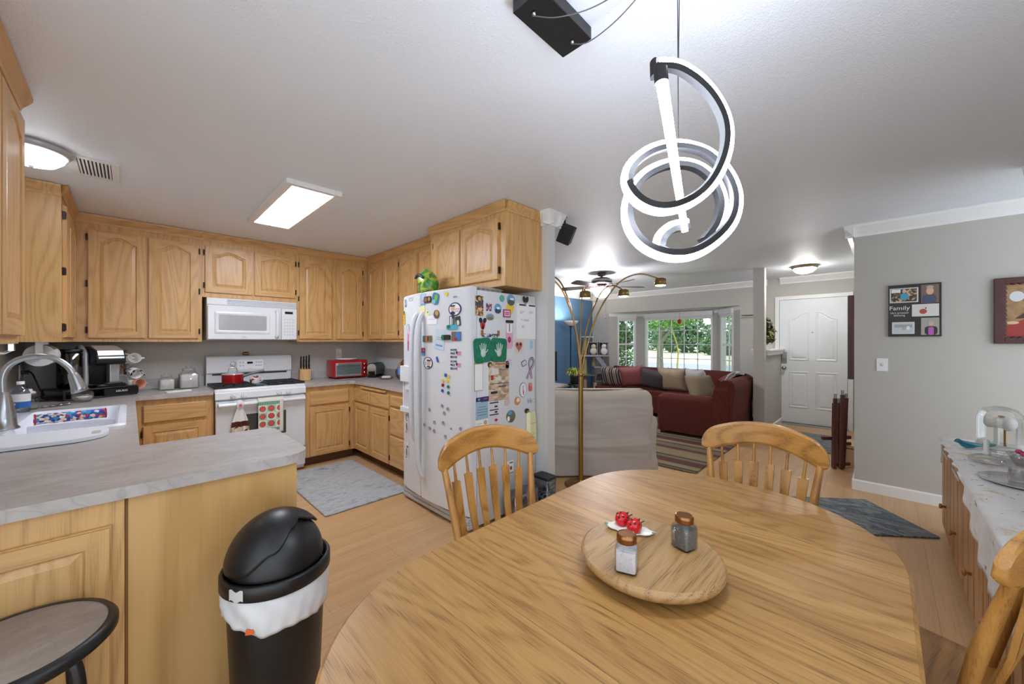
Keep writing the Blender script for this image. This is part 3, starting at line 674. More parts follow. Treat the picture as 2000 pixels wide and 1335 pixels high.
b = MB(frame((-.618, 4.86, 1.07), (0, 1, 0))); b.rbox(0, .075, 0, .12, 0, .006, WHITE, .006); b.box(.02, .055, .02, .05, .006, .008, PAPER); b.box(.02, .055, .065, .1, .006, .008, PAPER)
b.solo('wall_outlet', 'white wall outlet plate behind the coffee maker plug', 'outlet')
# mug tree
t = thing('mug_tree', 'wooden mug tree behind the coffee maker', 'mug tree', (-.03, 4.94, .914))
b = MB(); b.lathe([(0, 0), (.07, 0), (.07, .012), (.012, .02)], (-.03, 4.94, .914), 20, COPPER if False else mat('mug tree wood', '#b5743a', .4)); b.build('base', t)
b = MB(); b.cyl((-.03, 4.94, .93), (-.03, 4.94, 1.27), .011, n=12, m=mat('mug tree wood', '#b5743a')); b.ell((-.03, 4.94, 1.28), .016, .016, .018, mat('mug tree wood', '#b5743a')); b.build('post', t)
for i, (a, z) in enumerate([(-60, 1.19), (-20, 1.1), (30, 1.2), (-110, 1.12), (-40, 1.0)]):
    b = MB(); b.cyl((-.03, 4.94, z), (-.03 + .075 * math.cos(R(a)), 4.94 + .075 * math.sin(R(a)), z + .035), .006, n=8, m=mat('mug tree wood', '#b5743a')); b.build('peg', t)
def mug(M, outer, label, handle=True, group='mugs hanging on the mug tree', inner=None, r=.045, h=.1):
    p = M.translation; t = thing('mug', label, 'mug', tuple(p), group=group)
    b = MB(M); b.lathe([(0, 0), (r * .85, 0), (r * .95, .006), (r, .03), (r, h), (r * .93, h), (r * .92, .03), (r * .8, .008), (0, .008)], (0, 0, 0), 22, outer); b.build('cup', t)
    b = MB(M); b.tube(spline([(r * .95, 0, h * .78), (r * 1.5, 0, h * .8), (r * 1.75, 0, h * .5), (r * 1.45, 0, h * .25), (r * .97, 0, h * .22)], 5), .006, 8, outer); b.build('handle', t)
    return t
def TM(x, y, z, rx, ry, rz): return Matrix.Translation((x, y, z)) @ Matrix.Rotation(R(rz), 4, 'Z') @ Matrix.Rotation(R(ry), 4, 'Y') @ Matrix.Rotation(R(rx), 4, 'X')
SPOT = patterned('spotted mug', ['#ece8e6', '#ece8e6', '#ece8e6', '#2a2a2c', '#ece8e6', '#ece8e6'], 55, .3)
mug(TM(-.07, 4.9, 1.23, 95, 0, 25), mat('ivory mug', '#dcd5c8', .3), 'cream mug with shaded rim highest at back of the mug tree')
mug(TM(.0, 4.89, 1.2, 75, 0, 20), mat('white mug', '#e6e4e0', .25), 'plain white mug at top right of the mug tree, mouth showing')
mug(TM(.005, 4.86, 1.1, 100, 15, 25), SPOT, 'white mug with black spots lying at middle of mug tree')
mug(TM(-.03, 4.9, 1.02, 80, 0, -15), mat('white mug', '#e6e4e0'), 'white mug low beside the coffee maker drip side')
mug(TM(.01, 4.85, .985, 85, 0, 35), mat('rust mug', '#cf9a78', .3), 'small white and rust mug lowest on the mug tree')
# canisters
def canister(x, y, s, h, label):
    t = thing('glass_canister', label, 'canister', (x, y, .914), group='glass canisters left of the range')
    b = MB(); b.rings([[(a, c, z) for a, c in rrect(x - q, x + q, y - q, y + q, rr, 5)] for q, rr, z in ((s * .92, .02, .9145), (s, .025, .92), (s, .025, .914 + h * .62), (s * .72, .03, .914 + h * .74), (s * .62, .03, .914 + h * .78))], GLS, False); b.build('jar', t)
    b = MB(); q = s * .93; b.rings([[(a, c, z) for a, c in rrect(x - q, x + q, y - q, y + q, .02, 5)] for z in (.92, .914 + h * .62)], patterned('flour', ['#f0eee8', '#e2ddd4', '#f4f2ee'], 60, .95, 'noise')); b.build('contents', t)
    b = MB(); b.lathe([(s * .7, 0), (s * .72, h * .06), (s * .68, h * .12), (s * .3, h * .14), (s * .28, h * .17), (s * .36, h * .22), (0, h * .23)], (x, y, .914 + h * .77), 22, GLS); b.build('lid', t)
    return t
canister(.245, 4.87, .058, .155, 'shorter glass canister of white flour, left of the pair'); canister(.41, 4.92, .075, .215, 'taller glass canister of white flour next to the range')
b = MB(TM(.31, 4.58, .9145, 0, 0, 12)); b.prism(rrect(-.09, .09, -.03, .03, .015, 4), 0, .012, WHITE); b.prism(rrect(-.08, .08, -.022, .022, .01, 4), .012, .0125, PAPER)
b.solo('spoon_rest', 'flat white spoon rest on the counter before the canisters', 'tray')
# paper towel holder and wall bracket
t = thing('paper_towel_holder', 'paper towel roll on holder under the far left cabinet', 'paper towel holder', (-.46, 4.5, 1.37))
b = MB(); b.cyl((-.46, 4.36, 1.272), (-.46, 4.62, 1.272), .078, n=32, m=mat('paper towel', '#e2e3e2', .9)); b.build('paper_roll', t)
for y in (4.335, 4.64): b = MB(); b.box(-.478, -.442, y, y + .007, 1.272, 1.37, CHROME); b.cyl((-.46, y - .005, 1.272), (-.46, y + .015, 1.272), .022, n=20, m=CHROME); b.build('bracket', t)
t = thing('cabinet_hook', 'white hinged metal arm hook under the near left cabinet', 'hook', (-.4, 2.68, 1.36))
b = MB(); b.box(-.36, -.345, 2.62, 2.65, 1.335, 1.365, CHROME); b.tube([(-.352, 2.635, 1.34), (-.375, 2.65, 1.325), (-.41, 2.62, 1.328)], .006, 8, CHROME); b.build('joint', t)
b = MB(); b.tube([(-.405, 2.62, 1.328), (-.425, 2.60, 1.285)], .0055, 8, WHITE); b.box(-.432, -.418, 2.585, 2.61, 1.275, 1.288, WHITE); b.build('arm', t)
# ---------------- range ----------------
t = thing('gas_range', 'white gas range with five control knobs between the base cabinets', 'stove', (.94, 4.75, 0))
b = MB(); b.box(.562, 1.322, 4.46, 5.03, .02, .9, WHITEG); b.build('body', t, bevel=.004)
b = MB(); b.rings([[(x, y, z) for x, y in rrect(.552 + d, 1.332 - d, 4.44 + d, 4.985 - d, .02, 4)] for d, z in ((0, .89), (0, .915), (.012, .922), (.03, .922), (.05, .915))], WHITEG, True); b.build('cooktop', t)
b = MB(); b.prism([(4.44, .82), (4.46, .82), (4.46, .9), (4.455, .9), (4.425, .885), (4.42, .825)], .556, 1.328, WHITEG, 'YZ'); b.build('control_panel', t, bevel=.004)
for x in (.69, .775, 1.075, 1.16):
    b = MB(frame((x, 4.421, .848), (1, 0, 0))); b.lathe([(0, 0), (.022, 0), (.022, .008), (.017, .02), (0, .02)], (0, 0, 0), 18, WHITEG); b.box(-.005, .005, -.018, .02, .018, .03, WHITEG); b.build('knob', t)
d_ = MB(); d_.box(.56, 1.324, 4.425, 4.46, .26, .805, WHITEG); dd = d_.build('oven_door', t, bevel=.006)
b = MB(); b.box(.77, 1.14, 4.4225, 4.426, .43, .665, mat('oven glass', '#4a4a44', .15)); b.build('oven_window', dd)
b = MB(); b.tube([(.575, 4.385, .775), (1.31, 4.385, .775)], .021, 12, WHITEG, flat=.8); b.box(.575, .605, 4.385, 4.426, .757, .793, WHITEG); b.box(1.28, 1.31, 4.385, 4.426, .757, .793, WHITEG); b.build('oven_handle', dd, bevel=.003)
b = MB(); b.box(.56, 1.324, 4.43, 4.46, .06, .245, WHITEG); b.build('storage_drawer', t, bevel=.005)
b = MB(); b.prism([(4.99, .9), (4.975, 1.03), (4.96, 1.045), (4.96, 1.18), (4.975, 1.212), (5.0, 1.222), (5.045, 1.222), (5.045, .9)], .552, 1.332, WHITEG, 'YZ'); bgd = b.build('backguard', t, bevel=.004)
b = MB(); b.box(.6, 1.285, 4.968, 4.976, 1.02, 1.034, BLACK); b.build('vent_slot', bgd)
Mf = frame((.94, 4.9595, 1.12), (1, 0, 0))
b = MB(Mf); b.rbox(-.13, .11, -.05, .055, 0, .002, mat('panel white', '#f2f3f4', .3), .01); b.box(-.04, .012, .01, .032, .002, .003, BLKG)
for x in (-.1, -.075):
    for y in (-.01, .025): b.box(x - .007, x + .007, y - .006, y + .006, .002, .003, mat('pale grey print', '#b9bcc2', .5))
for x in (.045, .07, .09):
    for y in (-.01, .025): b.box(x - .008, x + .008, y - .006, y + .006, .002, .003, mat('pale grey print', '#b9bcc2'))
b.text('amana', .014, mat('grey print', '#80848a', .5), (-.01, -.045, .002), .0004); b.build('display_panel', bgd)
b = MB(frame((.775, 4.9595, 1.135), (1, 0, 0))); b.lathe([(0, 0), (.027, 0), (.027, .008), (.02, .024), (0, .024)], (0, 0, 0), 20, WHITEG); b.box(-.004, .004, -.02, .02, .022, .03, WHITEG); b.build('oven_knob', bgd)
IRON = mat('cast iron', '#1b1c1e', .55)
for cx in (.72, 1.165):
    b = MB()
    for sx in (-.09, .09):
        for sy in (-.11, .11):
            x, y = cx + sx * .85, 4.7 + sy
            b.lathe([(.0, .0), (.045, .0), (.04, .012), (.02, .018), (0, .018)], (x, y, .915), 16, IRON)
            for a in range(0, 360, 90):
                b.box(x + .03 * math.cos(R(a)) - .006 - .03 * abs(math.cos(R(a))), x + .03 * math.cos(R(a)) + .006 + .03 * abs(math.cos(R(a))), y + .03 * math.sin(R(a)) - .006 - .03 * abs(math.sin(R(a))), y + .03 * math.sin(R(a)) + .006 + .03 * abs(math.sin(R(a))), .937, .95, IRON)
    b.box(cx - .165, cx + .165, 4.465, 4.48, .925, .945, IRON).box(cx - .165, cx + .165, 4.92, 4.935, .925, .945, IRON).box(cx - .165, cx - .15, 4.47, 4.93, .925, .945, IRON).box(cx + .15, cx + .165, 4.47, 4.93, .925, .945, IRON).box(cx - .16, cx + .16, 4.694, 4.706, .93, .947, IRON)
    b.build('burner_grate', t)
# things on and around the range
t = thing('saucepan', 'red saucepan with glass lid on the left rear burner', 'saucepan', (.735, 4.72, .951))
c = (.735, 4.72, .951)
b = MB(); b.lathe([(0, 0), (.085, 0), (.09, .006), (.092, .085), (.094, .088), (.09, .088), (.088, .01), (0, .008)], c, 28, REDP); b.build('pot', t)
b = MB(); b.lathe([(.093, .088), (.09, .094), (.0, .112)], c, 28, mat('pan lid', '#c9ced2', .15, .5)); b.build('lid', t)
b = MB(); b.tube(spline([(c[0] - .035, c[1], c[2] + .1), (c[0] - .032, c[1], c[2] + .145), (c[0], c[1], c[2] + .155), (c[0] + .032, c[1], c[2] + .145), (c[0] + .035, c[1], c[2] + .1)], 5), .006, 8, CHROME); b.build('lid_handle', t)
b = MB(); b.tube(spline([(c[0] + .075, c[1] - .03, c[2] + .06), (c[0] + .14, c[1] - .045, c[2] + .085), (c[0] + .26, c[1] - .07, c[2] + .12)], 5), .011, 8, mat('handle steel', '#8e9195', .35, .8), flat=1.5); b.build('handle', t)
mug(TM(.945, 4.83, .9245, 0, 0, -40), patterned('apple mug', ['#e6e0d8', '#e6e0d8', '#b5303a', '#e6e0d8', '#39423a'], 26, .35), 'short white mug with red apple print standing behind the blue dish', group='mug on the range', r=.045, h=.075)
b = MB(); b.lathe([(0, 0), (.035, 0), (.053, .012), (.05, .014), (.03, .004), (0, .004)], (.9425, 4.6, .9165), 20, mat('blue dish', '#46607f', .35)); b.solo('spoon_rest', 'small round blue dish between the two burner grates', 'dish')
b = MB(); b.lathe([(0, 0), (.03, 0), (.034, .02), (.026, .035), (0, .04)], (.9, 5.02, 1.2225), 16, mat('brown jar', '#5d2a1e', .35)); b.lathe([(.0345, .012), (.035, .022)], (.9, 5.02, 1.2225), 16, mat('gold band', '#b98a50', .4)); b.solo('trinket', 'small round brown figurine on top of the range backguard', 'figurine')
def towel(x0, x1, y, ztop, zbot, m, waves, nm, label, amp=.008, taper=None):
    b = MB()
    def f(u, v):
        k = 1 if taper is None else taper(v); xc = (x0 + x1) / 2
        return (xc + (x0 + (x1 - x0) * u - xc) * k, y - .004 - amp * math.sin(u * waves * 6.28 + v) * (.3 + v), ztop + (zbot - ztop) * v)
    b.grid(f, 24, 20, m); return b
def apple_towel():
    a = N('apple towel'); tc = a.n('ShaderNodeTexCoord'); sp = a.n('ShaderNodeSeparateXYZ'); a.l(tc.outputs['Object'], sp.inputs[0])
    X_ = a.math('MULTIPLY', a.math('ADD', sp.outputs[0], .11), 1 / .075); Z_ = a.math('MULTIPLY', a.math('SUBTRACT', sp.outputs[2], .06), 1 / .075)
    fx = a.math('SUBTRACT', a.math('FRACT', X_), .5); fz = a.math('SUBTRACT', a.math('FRACT', Z_), .5)
    r2 = a.math('ADD', a.math('MULTIPLY', fx, fx), a.math('MULTIPLY', fz, fz))
    ap = a.math('LESS_THAN', r2, .1); rim_ = a.math('LESS_THAN', r2, .14)
    ht = sp.outputs[2]; inn = a.math('MULTIPLY', a.math('GREATER_THAN', ht, .06), a.math('LESS_THAN', ht, .285))
    side_ = a.math('LESS_THAN', sp.outputs[0], .075)
    ck = a.n('ShaderNodeTexChecker'); ck.inputs['Scale'].default_value = 26.6; mp = a.n('ShaderNodeMapping'); mp.inputs['Scale'].default_value = (.5, 0.0, .5); mp.inputs['Location'].default_value = (.11 * .5, 0, -.06 * .5); a.l(tc.outputs['Object'], mp.inputs[0]); a.l(mp.outputs[0], ck.inputs[0])
    tile = a.mix(ck.outputs['Fac'], lin('#dcd9c4'), lin('#a9c7b2'))
    var = a.noise(tc.outputs['Object'], 9, 1)
    c = a.mix(rim_, tile, lin('#4c5a3c')); c = a.mix(ap, c, a.mix(var, lin('#c8303c'), lin('#d8685a')))
    c = a.mix(a.math('MULTIPLY', inn, side_), lin('#e0ddd0'), c)
    band = a.math('ADD', a.math('MULTIPLY', a.math('GREATER_THAN', ht, .285), a.math('LESS_THAN', ht, .318)), a.math('MULTIPLY', a.math('LESS_THAN', ht, .055), a.math('GREATER_THAN', ht, .025)))
    lt = a.math('GREATER_THAN', a.math('FRACT', a.math('MULTIPLY', sp.outputs[0], 70)), .4)
    c = a.mix(a.math('MULTIPLY', a.math('MULTIPLY', band, side_), a.math('ADD', a.math('MULTIPLY', lt, .6), .4)), c, lin('#2f8a6c'))
    return a.set(Base_Color=c, Roughness=.9)
b = towel(.88, 1.1, 4.358, .802, .46, apple_towel(), 1.6, '', ''); b.grid(lambda u, v: (.88 + .22 * u, 4.358 + .055 * v, .802 + .012 * math.sin(v * 3.14)), 12, 6, CREAM)
b.solo('dish_towel', 'cream towel printed with red apples hanging on the oven handle', 'towel', solidify=.002)
def jug_towel():
    a = N('brown border towel'); tc = a.n('ShaderNodeTexCoord'); sp = a.n('ShaderNodeSeparateXYZ'); a.l(tc.outputs['Object'], sp.inputs[0])
    z = sp.outputs[2]; f = a.n('ShaderNodeTexVoronoi'); f.inputs['Scale'].default_value = 28; a.l(tc.outputs['Object'], f.inputs['Vector']); s2 = a.n('ShaderNodeSeparateColor'); a.l(f.outputs['Color'], s2.inputs[0])
    pic = a.ramp(s2.outputs[0], [(0, '#cdbf9e'), (.45, '#d9cdb2'), (.7, '#5c3a2a'), (.82, '#b59c70'), (.92, '#e0dccd')], 'CONSTANT')
    c = a.mix(a.math('LESS_THAN', z, .115), lin('#e4e3df'), pic)
    c = a.mix(a.math('MULTIPLY', a.math('LESS_THAN', z, .165), a.math('GREATER_THAN', z, .115)), c, a.mix(s2.outputs[1], lin('#3c1712'), lin('#5f2a20')))
    return a.set(Base_Color=c, Roughness=.9)
t = thing('hanging_towel', 'white tied towel with brown border hanging left on oven handle', 'towel', (.735, 4.355, .45))
b = towel(.665, .805, 4.358, .74, .45, jug_towel(), 2.2, '', '', .012, lambda v: .28 + .72 * min(1, v * 1.9) ** .8); b.build('towel', t, solidify=.002)
b = MB(); b.ell((.735, 4.35, .775), .03, .012, .045, mat('towel white', '#e6e5e1', .9)); b.build('top_loop', t)
b = MB(); b.cyl((.735, 4.34, .77), (.735, 4.332, .77), .013, n=16, m=mat('pink button', '#d8566e', .4)); b.build('button', t)
# ---------------- microwave ----------------
t = thing('microwave', 'white over-the-range microwave under the short oak cabinet', 'microwave', (.92, 4.87, 1.39))
b = MB(); b.box(.525, 1.313, 4.7, 5.065, 1.39, 1.805, WHITEG); b.build('body', t, bevel=.004)
Mm = frame((.525, 4.7, 1.39), (1, 0, 0))
b = MB(Mm); b.box(.0, .788, .35, .415, 0, .012, WHITEG)
for i in range(4): b.box(.16, .78, .362 + .013 * i, .368 + .013 * i, .012, .02, mat('vent louvre', '#cfd2d6', .35))
b.build('vent_grille', t, bevel=.002)
b = MB(Mm); b.rbox(.004, .63, .006, .345, 0, .03, WHITEG, .01); md = b.build('door', t)
b = MB(Mm); b.rings([[(x, y, z) for x, y in rrect(.055 + d, .53 - d, .06 + d, .285 - d, .012, 4)] for d, z in ((0, .03), (.004, .034), (.03, .034), (.036, .031))], WHITEG, False); b.box(.085, .5, .09, .255, .03, .0315, mat('microwave window', '#a7a9a6', .12)); b.build('window', md)
b = MB(Mm); b.tube(spline([(.585, .03, .03), (.59, .05, .06), (.59, .17, .065), (.59, .29, .06), (.585, .31, .03)], 5), .016, 10, WHITEG); b.build('handle', md)
b = MB(Mm); b.text('amana', .016, mat('grey print', '#80848a'), (.3, .025, .03), .0006); b.build('lettering', md)
b = MB(Mm); b.rbox(.635, .786, .006, .345, 0, .028, WHITEG, .008); b.box(.668, .745, .285, .312, .028, .0295, BLKG)
for i in range(6):
    for j in range(4): b.box(.66 + .026 * j, .673 + .026 * j, .05 + .034 * i, .062 + .034 * i, .028, .029, mat('pale grey print', '#b9bcc2'))
b.build('control_panel', t)
# ---------------- right counter ----------------
t = thing('knife_block', 'light wood knife block right of the range', 'knife block', (1.455, 4.9, .914))
Mk = TM(1.455, 4.9, .914, 0, 0, -8)
b = MB(Mk); b.prism([(-.075, 0), (.06, 0), (.07, .02), (.0, .16), (-.075, .125)], -.055, .055, BLOCKW, 'YZ')
b.v = b.v; b.build('block', t, bevel=.004)
kr = random.Random(4); ki = 0
for i in range(4):
    for j in range(3):
        u = -.042 + .028 * i; s_ = .25 + .25 * j
        base_ = Vector((u, -.075 + .075 * s_, .125 + .035 * s_)); dr_ = Vector((0, -.42, 1)).normalized() if False else Vector((0, -.3, 1)).normalized()
        Ln = .07 + .035 * j + kr.uniform(-.005, .02) if not (j == 0) else .06
        k_ = MB(Mk); k_.tube([base_ + dr_ * .002, base_ + dr_ * (Ln * .5), base_ + dr_ * Ln], [.008, .0105, .009], 8, BLACK, flat=.65)
        for q in (.25, .5, .75): k_.ell(base_ + dr_ * (Ln * q) + Vector((0, -.008, 0)), .002, .002, .002, CHROME, 6, 4)
        k_.solo('knife', 'black riveted knife handle sticking out of the light wood knife block', 'knife', 'knives in the knife block'); ki += 1
t = thing('toaster_oven', 'red toaster oven with glass door against the back wall', 'toaster oven', (1.93, 4.86, .914))
Mt = frame((1.735, 4.74, .914), (1, 0, 0))
b = MB(Mt); b.rbox(0, .42, .012, .225, -.25, 0, REDP, .02)
for x in (.03, .39):
    for n_ in (-.03, -.22): b.cyl((x, 0, n_), (x, .014, n_), .012, n=10, m=BLACK)
b.build('body', t, bevel=.003)
b = MB(Mt); b.box(.018, .335, .03, .195, 0, .01, mat('silver frame', '#c9ccd0', .25, .7)); b.box(.03, .325, .05, .165, .01, .0115, mat('toaster glass', '#64726f', .1)); b.tube([(.04, .18, .03), (.315, .18, .03)], .007, 10, CHROME); b.box(.04, .05, .176, .184, .01, .03, CHROME); b.box(.305, .315, .176, .184, .01, .03, CHROME)
for i in range(3): b.box(.035, .32, .075 + .025 * i, .078 + .025 * i, .0116, .0122, STEEL)
b.build('door', t)
for i in range(3):
    b = MB(Mt); b.lathe([(0, 0), (.017, 0), (.017, .005), (.012, .018), (0, .018)], (.378, .065 + .055 * i, 0), 16, CHROME); b.build('knob', t)
b = MB(); b.lathe([(0, 0), (.09, 0), (.13, .012), (.128, .016), (.08, .006), (0, .006)], (1.93, 4.86, 1.14), 26, WHITE); b.lathe([(0, .007), (.08, .007), (.12, .02), (.117, .022), (0, .012)], (1.93, 4.86, 1.14), 26, WHITE)
b.solo('plate', 'white dish resting on top of the red toaster oven', 'dish')
b = MB(frame((1.88, 5.069, 1.16), (1, 0, 0))); b.rbox(0, .075, 0, .12, 0, .006, WHITE, .006); b.rbox(.02, .06, .05, .11, .006, .04, WHITE, .01)
b.solo('wall_outlet', 'white outlet plate with plugged-in adapter behind the toaster oven', 'outlet')
t = thing('toaster', 'chrome two-slice toaster in the counter corner', 'toaster', (2.25, 4.72, .914))
Mo = TM(2.25, 4.72, .914, 0, 0, -45)
b = MB(Mo); b.rings([[(x, y, z) for x, z in rrect(-.065, .065, .012, .185, .05, 6)] for y in (-.13, .14)], mat('toaster shell', '#4a4c50', .25, .7), True); b.build('shell', t)
b = MB(Mo); b.rings([[(x, y, z) for x, z in rrect(-.055, .055, .02, .175, .045, 6)] for y in (-.136, -.13)], CHROME, True); b.box(-.042, .042, -.142, -.136, .012, .08, BLKG); b.build('front_panel', t)
b = MB(Mo); b.box(-.03, .03, -.15, -.142, .03, .045, BLACK); b.box(-.055, .055, -.12, .13, 0, .014, BLACK); b.build('lever', t)
t = thing('butter_dish', 'glass dish holding a pale stick of butter on right counter', 'dish', (2.2, 4.33, .914))
b = MB(); b.lathe([(0, 0), (.07, 0), (.09, .02), (.088, .022), (.065, .006), (0, .006)], (2.2, 4.33, .914), 24, GLS); b.build('dish', t)
b = MB(TM(2.2, 4.33, .921, 0, 0, -30)); b.rbox(-.05, .05, -.018, .018, 0, .03, mat('butter', '#e9e0bd', .6), .006); b.build('butter', t)
def bag(nm, label, cat, c, rx, ry, h, m, seed, clear=None, flatk=1.):
    r_ = random.Random(seed); ph = [r_.uniform(0, 6) for _ in range(4)]
    b = MB()
    def f(u, v):
        a = u * 2 * PI; k = (math.sin(PI * min(1, (v * .93 + .05))) ** .5); k *= 1 + .07 * math.sin(3 * a + ph[0] + 4 * v) + .05 * math.sin(7 * a + ph[1] - 6 * v)
        if v > .8: k = k * (1 - (v - .8) * 2.5) + .25 * (v - .8)
        return (c[0] + rx * k * math.cos(a), c[1] + ry * k * math.sin(a), c[2] + h * v)
    b.grid(f, 30, 16, m); return b
b = bag('', '', '', (2.22, 3.93, .9145), .07, .1, .25, patterned('bread wrap', ['#3e2416', '#7d4a26', '#2c1a12', '#c08a54'], 9, .3, 'noise'), 5); b.lathe([(.074, .08), (.076, .16)], (2.22, 3.93, .9145), 20, mat('sky label', '#4f9ade', .4)); b.solo('bread_bag', 'dark bread bag with blue label beside the refrigerator', 'bag')
b = bag('', '', '', (2.31, 4.16, .9145), .07, .08, .16, glass('clear bag', '#e8e6e2', .5, .15), 8); b.solo('plastic_bag', 'crumpled clear plastic bag between toaster and bread bag', 'bag')
b = bag('', '', '', (2.31, 4.16, .9152), .05, .06, .1, mat('dark bread', '#40281a', .8), 9); b.solo('bread_loaf', 'dark loaf inside the clear plastic bag', 'bread')
# ---------------- refrigerator ----------------
FY0, FY1, FSP = 2.10, 3.03, 2.674
def xf(y): return 1.70 - .05 * (1 - ((y - 2.565) / .465) ** 2)
t = thing('refrigerator', 'white side-by-side refrigerator covered in magnets under the deep oak cabinet', 'refrigerator', (2.05, 2.565, 0))
b = MB(); b.rbox(1.775, 2.415, FY0, FY1, .03, 1.75, FRW, .008); b.build('body', t)
b = MB(); b.rbox(1.72, 1.78, FY0 + .01, FY0 + .06, 1.75, 1.775, FRW, .008); b.rbox(1.72, 1.78, FY1 - .06, FY1 - .01, 1.75, 1.775, FRW, .008); b.build('hinge_cover', t)
def fdoor(y0, y1, nm):
    ys = [y0 + (y1 - y0) * i / 16 for i in range(17)]
    fr = [(xf(y) + (.018 * (1 - math.sin(min(1, min(y - y0, y1 - y) / .018) * PI / 2))), y) for y in ys]
    fr = [(xf(y0) + .02, y0)] + [(xf(y0 + .006) + .006, y0 + .004)] + [(xf(y), y) for y in [y0 + .02] + ys[1:-1] + [y1 - .02]] + [(xf(y1) + .006, y1 - .004), (xf(y1) + .02, y1)]
    pl = fr + [(1.765, y1), (1.765, y0)]
    b = MB(); b.rings([[(x + (d if x < 1.76 else 0), y, z) for x, y in pl] for z, d in ((.115, .006), (.12, 0), (1.755, 0), (1.77, .012))], FRW, True, False)
    return b.build(nm, t)
d1 = fdoor(FY0, FSP - .005, 'fridge_door'); d2 = fdoor(FSP + .005, FY1, 'freezer_door')
HM = mat('fridge handle', '#d9dbe0', .3)
for dd, y, z0, z1 in ((d1, FSP - .045, .3, 1.6), (d2, FSP + .05, .55, 1.6)):
    b = MB(); X0 = xf(y)
    b.tube(spline([(X0 + .005, y, z1), (X0 - .03, y, z1 - .05), (X0 - .052, y, z1 - .2), (X0 - .058, y, (z0 + z1) / 2), (X0 - .052, y, z0 + .2), (X0 - .03, y, z0 + .05), (X0 + .005, y, z0)], 6), .023, 12, HM, flat=.8)
    b.build('handle', dd)
b = MB(); y0, y1 = 2.80, 2.99; D = 1.672
for (a, c, e, f_) in ((y0, y1, 1.03, 1.165), (y0, y1, .77, .815), (y0, y0 + .018, .8, 1.05), (y1 - .018, y1, .8, 1.05)): b.box(min(xf(a), xf(c)) - .016, 1.72, a, c, e, f_, mat('dispenser white', '#dfe1e5', .35))
b.box(xf(2.9) - .024, 1.7, y0 + .02, y1 - .02, 1.115, 1.155, mat('dispenser white', '#dfe1e5')).box(xf(2.9) - .014, 1.7, 2.86, 2.93, .96, 1.03, mat('dispenser white', '#dfe1e5'))
b.box(1.674, 1.69, y0 + .015, y1 - .015, .81, 1.04, mat('dispenser recess shade', '#c7cad0', .4)).build('ice_dispenser', d2, bevel=.004)  # inner plate greyer than its surround: recess shade put into the colour
b = MB()
for i in range(5): b.box(1.70 - .006 * (i % 2), 1.78, FY0 + .01, FY1 - .01, .02 + .018 * i, .034 + .018 * i, mat('grille', '#c3c6cb', .4))
b.build('base_grille', t)
b = MB(frame((xf(2.25) - .0006, 2.25, 1.695), (0, -1, .0))); b.text('amana', .03, mat('grey print', '#80848a'), depth=.0005); b.build('lettering', d1)
# ---- magnets and papers: each one an object of its own ----
def inks(nm, *c): return patterned(nm, list(c), 70, .5)
C_ = lambda n, c: mat('ink ' + n, c, .45)
def shp(kind, w, h):
    if kind == 'o': return disc(0, 0, w / 2, h / 2, 22)
    if kind == 'h': return [(w * .5 * .0625 * 16 * math.sin(q) ** 3, h * .5 * (13 * math.cos(q) - 5 * math.cos(2 * q) - 2 * math.cos(3 * q) - math.cos(4 * q)) / 15) for q in [2 * PI * i / 28 for i in range(28)]]
    return rrect(-w / 2, w / 2, -h / 2, h / 2, min(w, h) * (.06 if kind == 'r' else .3), 3)
def sticker(surf, name, label, cat, d, kind, m, extra=(), th=.003, rot=0, group=None):
    c, z, w, h = d
    if surf == 'S': M = frame((c, FY0 - .0006, z), (1, 0, 0))
    else: M = frame((xf(c) - .0012, c, z), (xf(c - .05) - xf(c + .05), -.1, 0))
    M = M @ Matrix.Rotation(R(rot), 4, 'Z')
    b = MB(M); b.prism(shp(kind, w, h), 0, th, m); zt = th
    for k, (kk, dx, dy, ww, hh, mm) in enumerate(extra):
        zt = th + .0005 * (k + 1)
        b.M = M @ Matrix.Translation((dx * w, dy * h, 0)); b.prism(shp(kk, ww * w, hh * h), th * .5, zt, mm)
    return b.solo(name, label, cat, group)
MG = 'refrigerator magnets and papers'
NAVY = C_('navy', '#2c3560'); SKIN = C_('skin', '#d8b090'); LINEG = C_('grey line', '#a9acb2'); PINK = C_('pink', '#d48aa8'); TEAL = C_('teal', '#58b0a0'); YEL = C_('yellow', '#e6c93c'); DKB = C_('dark', '#2a2826'); GRN = C_('green', '#1f7a5c'); SKYB = C_('sky', '#5a9fd0'); MAG = C_('magenta', '#a8306e'); TAN = C_('tan', '#c8a87c'); LTB = C_('light blue', '#9ab8c8'); REDI = C_('red', '#b02a30'); WHT = C_('white', '#ececec'); PALEY = C_('pale yellow', '#e6e2ae')
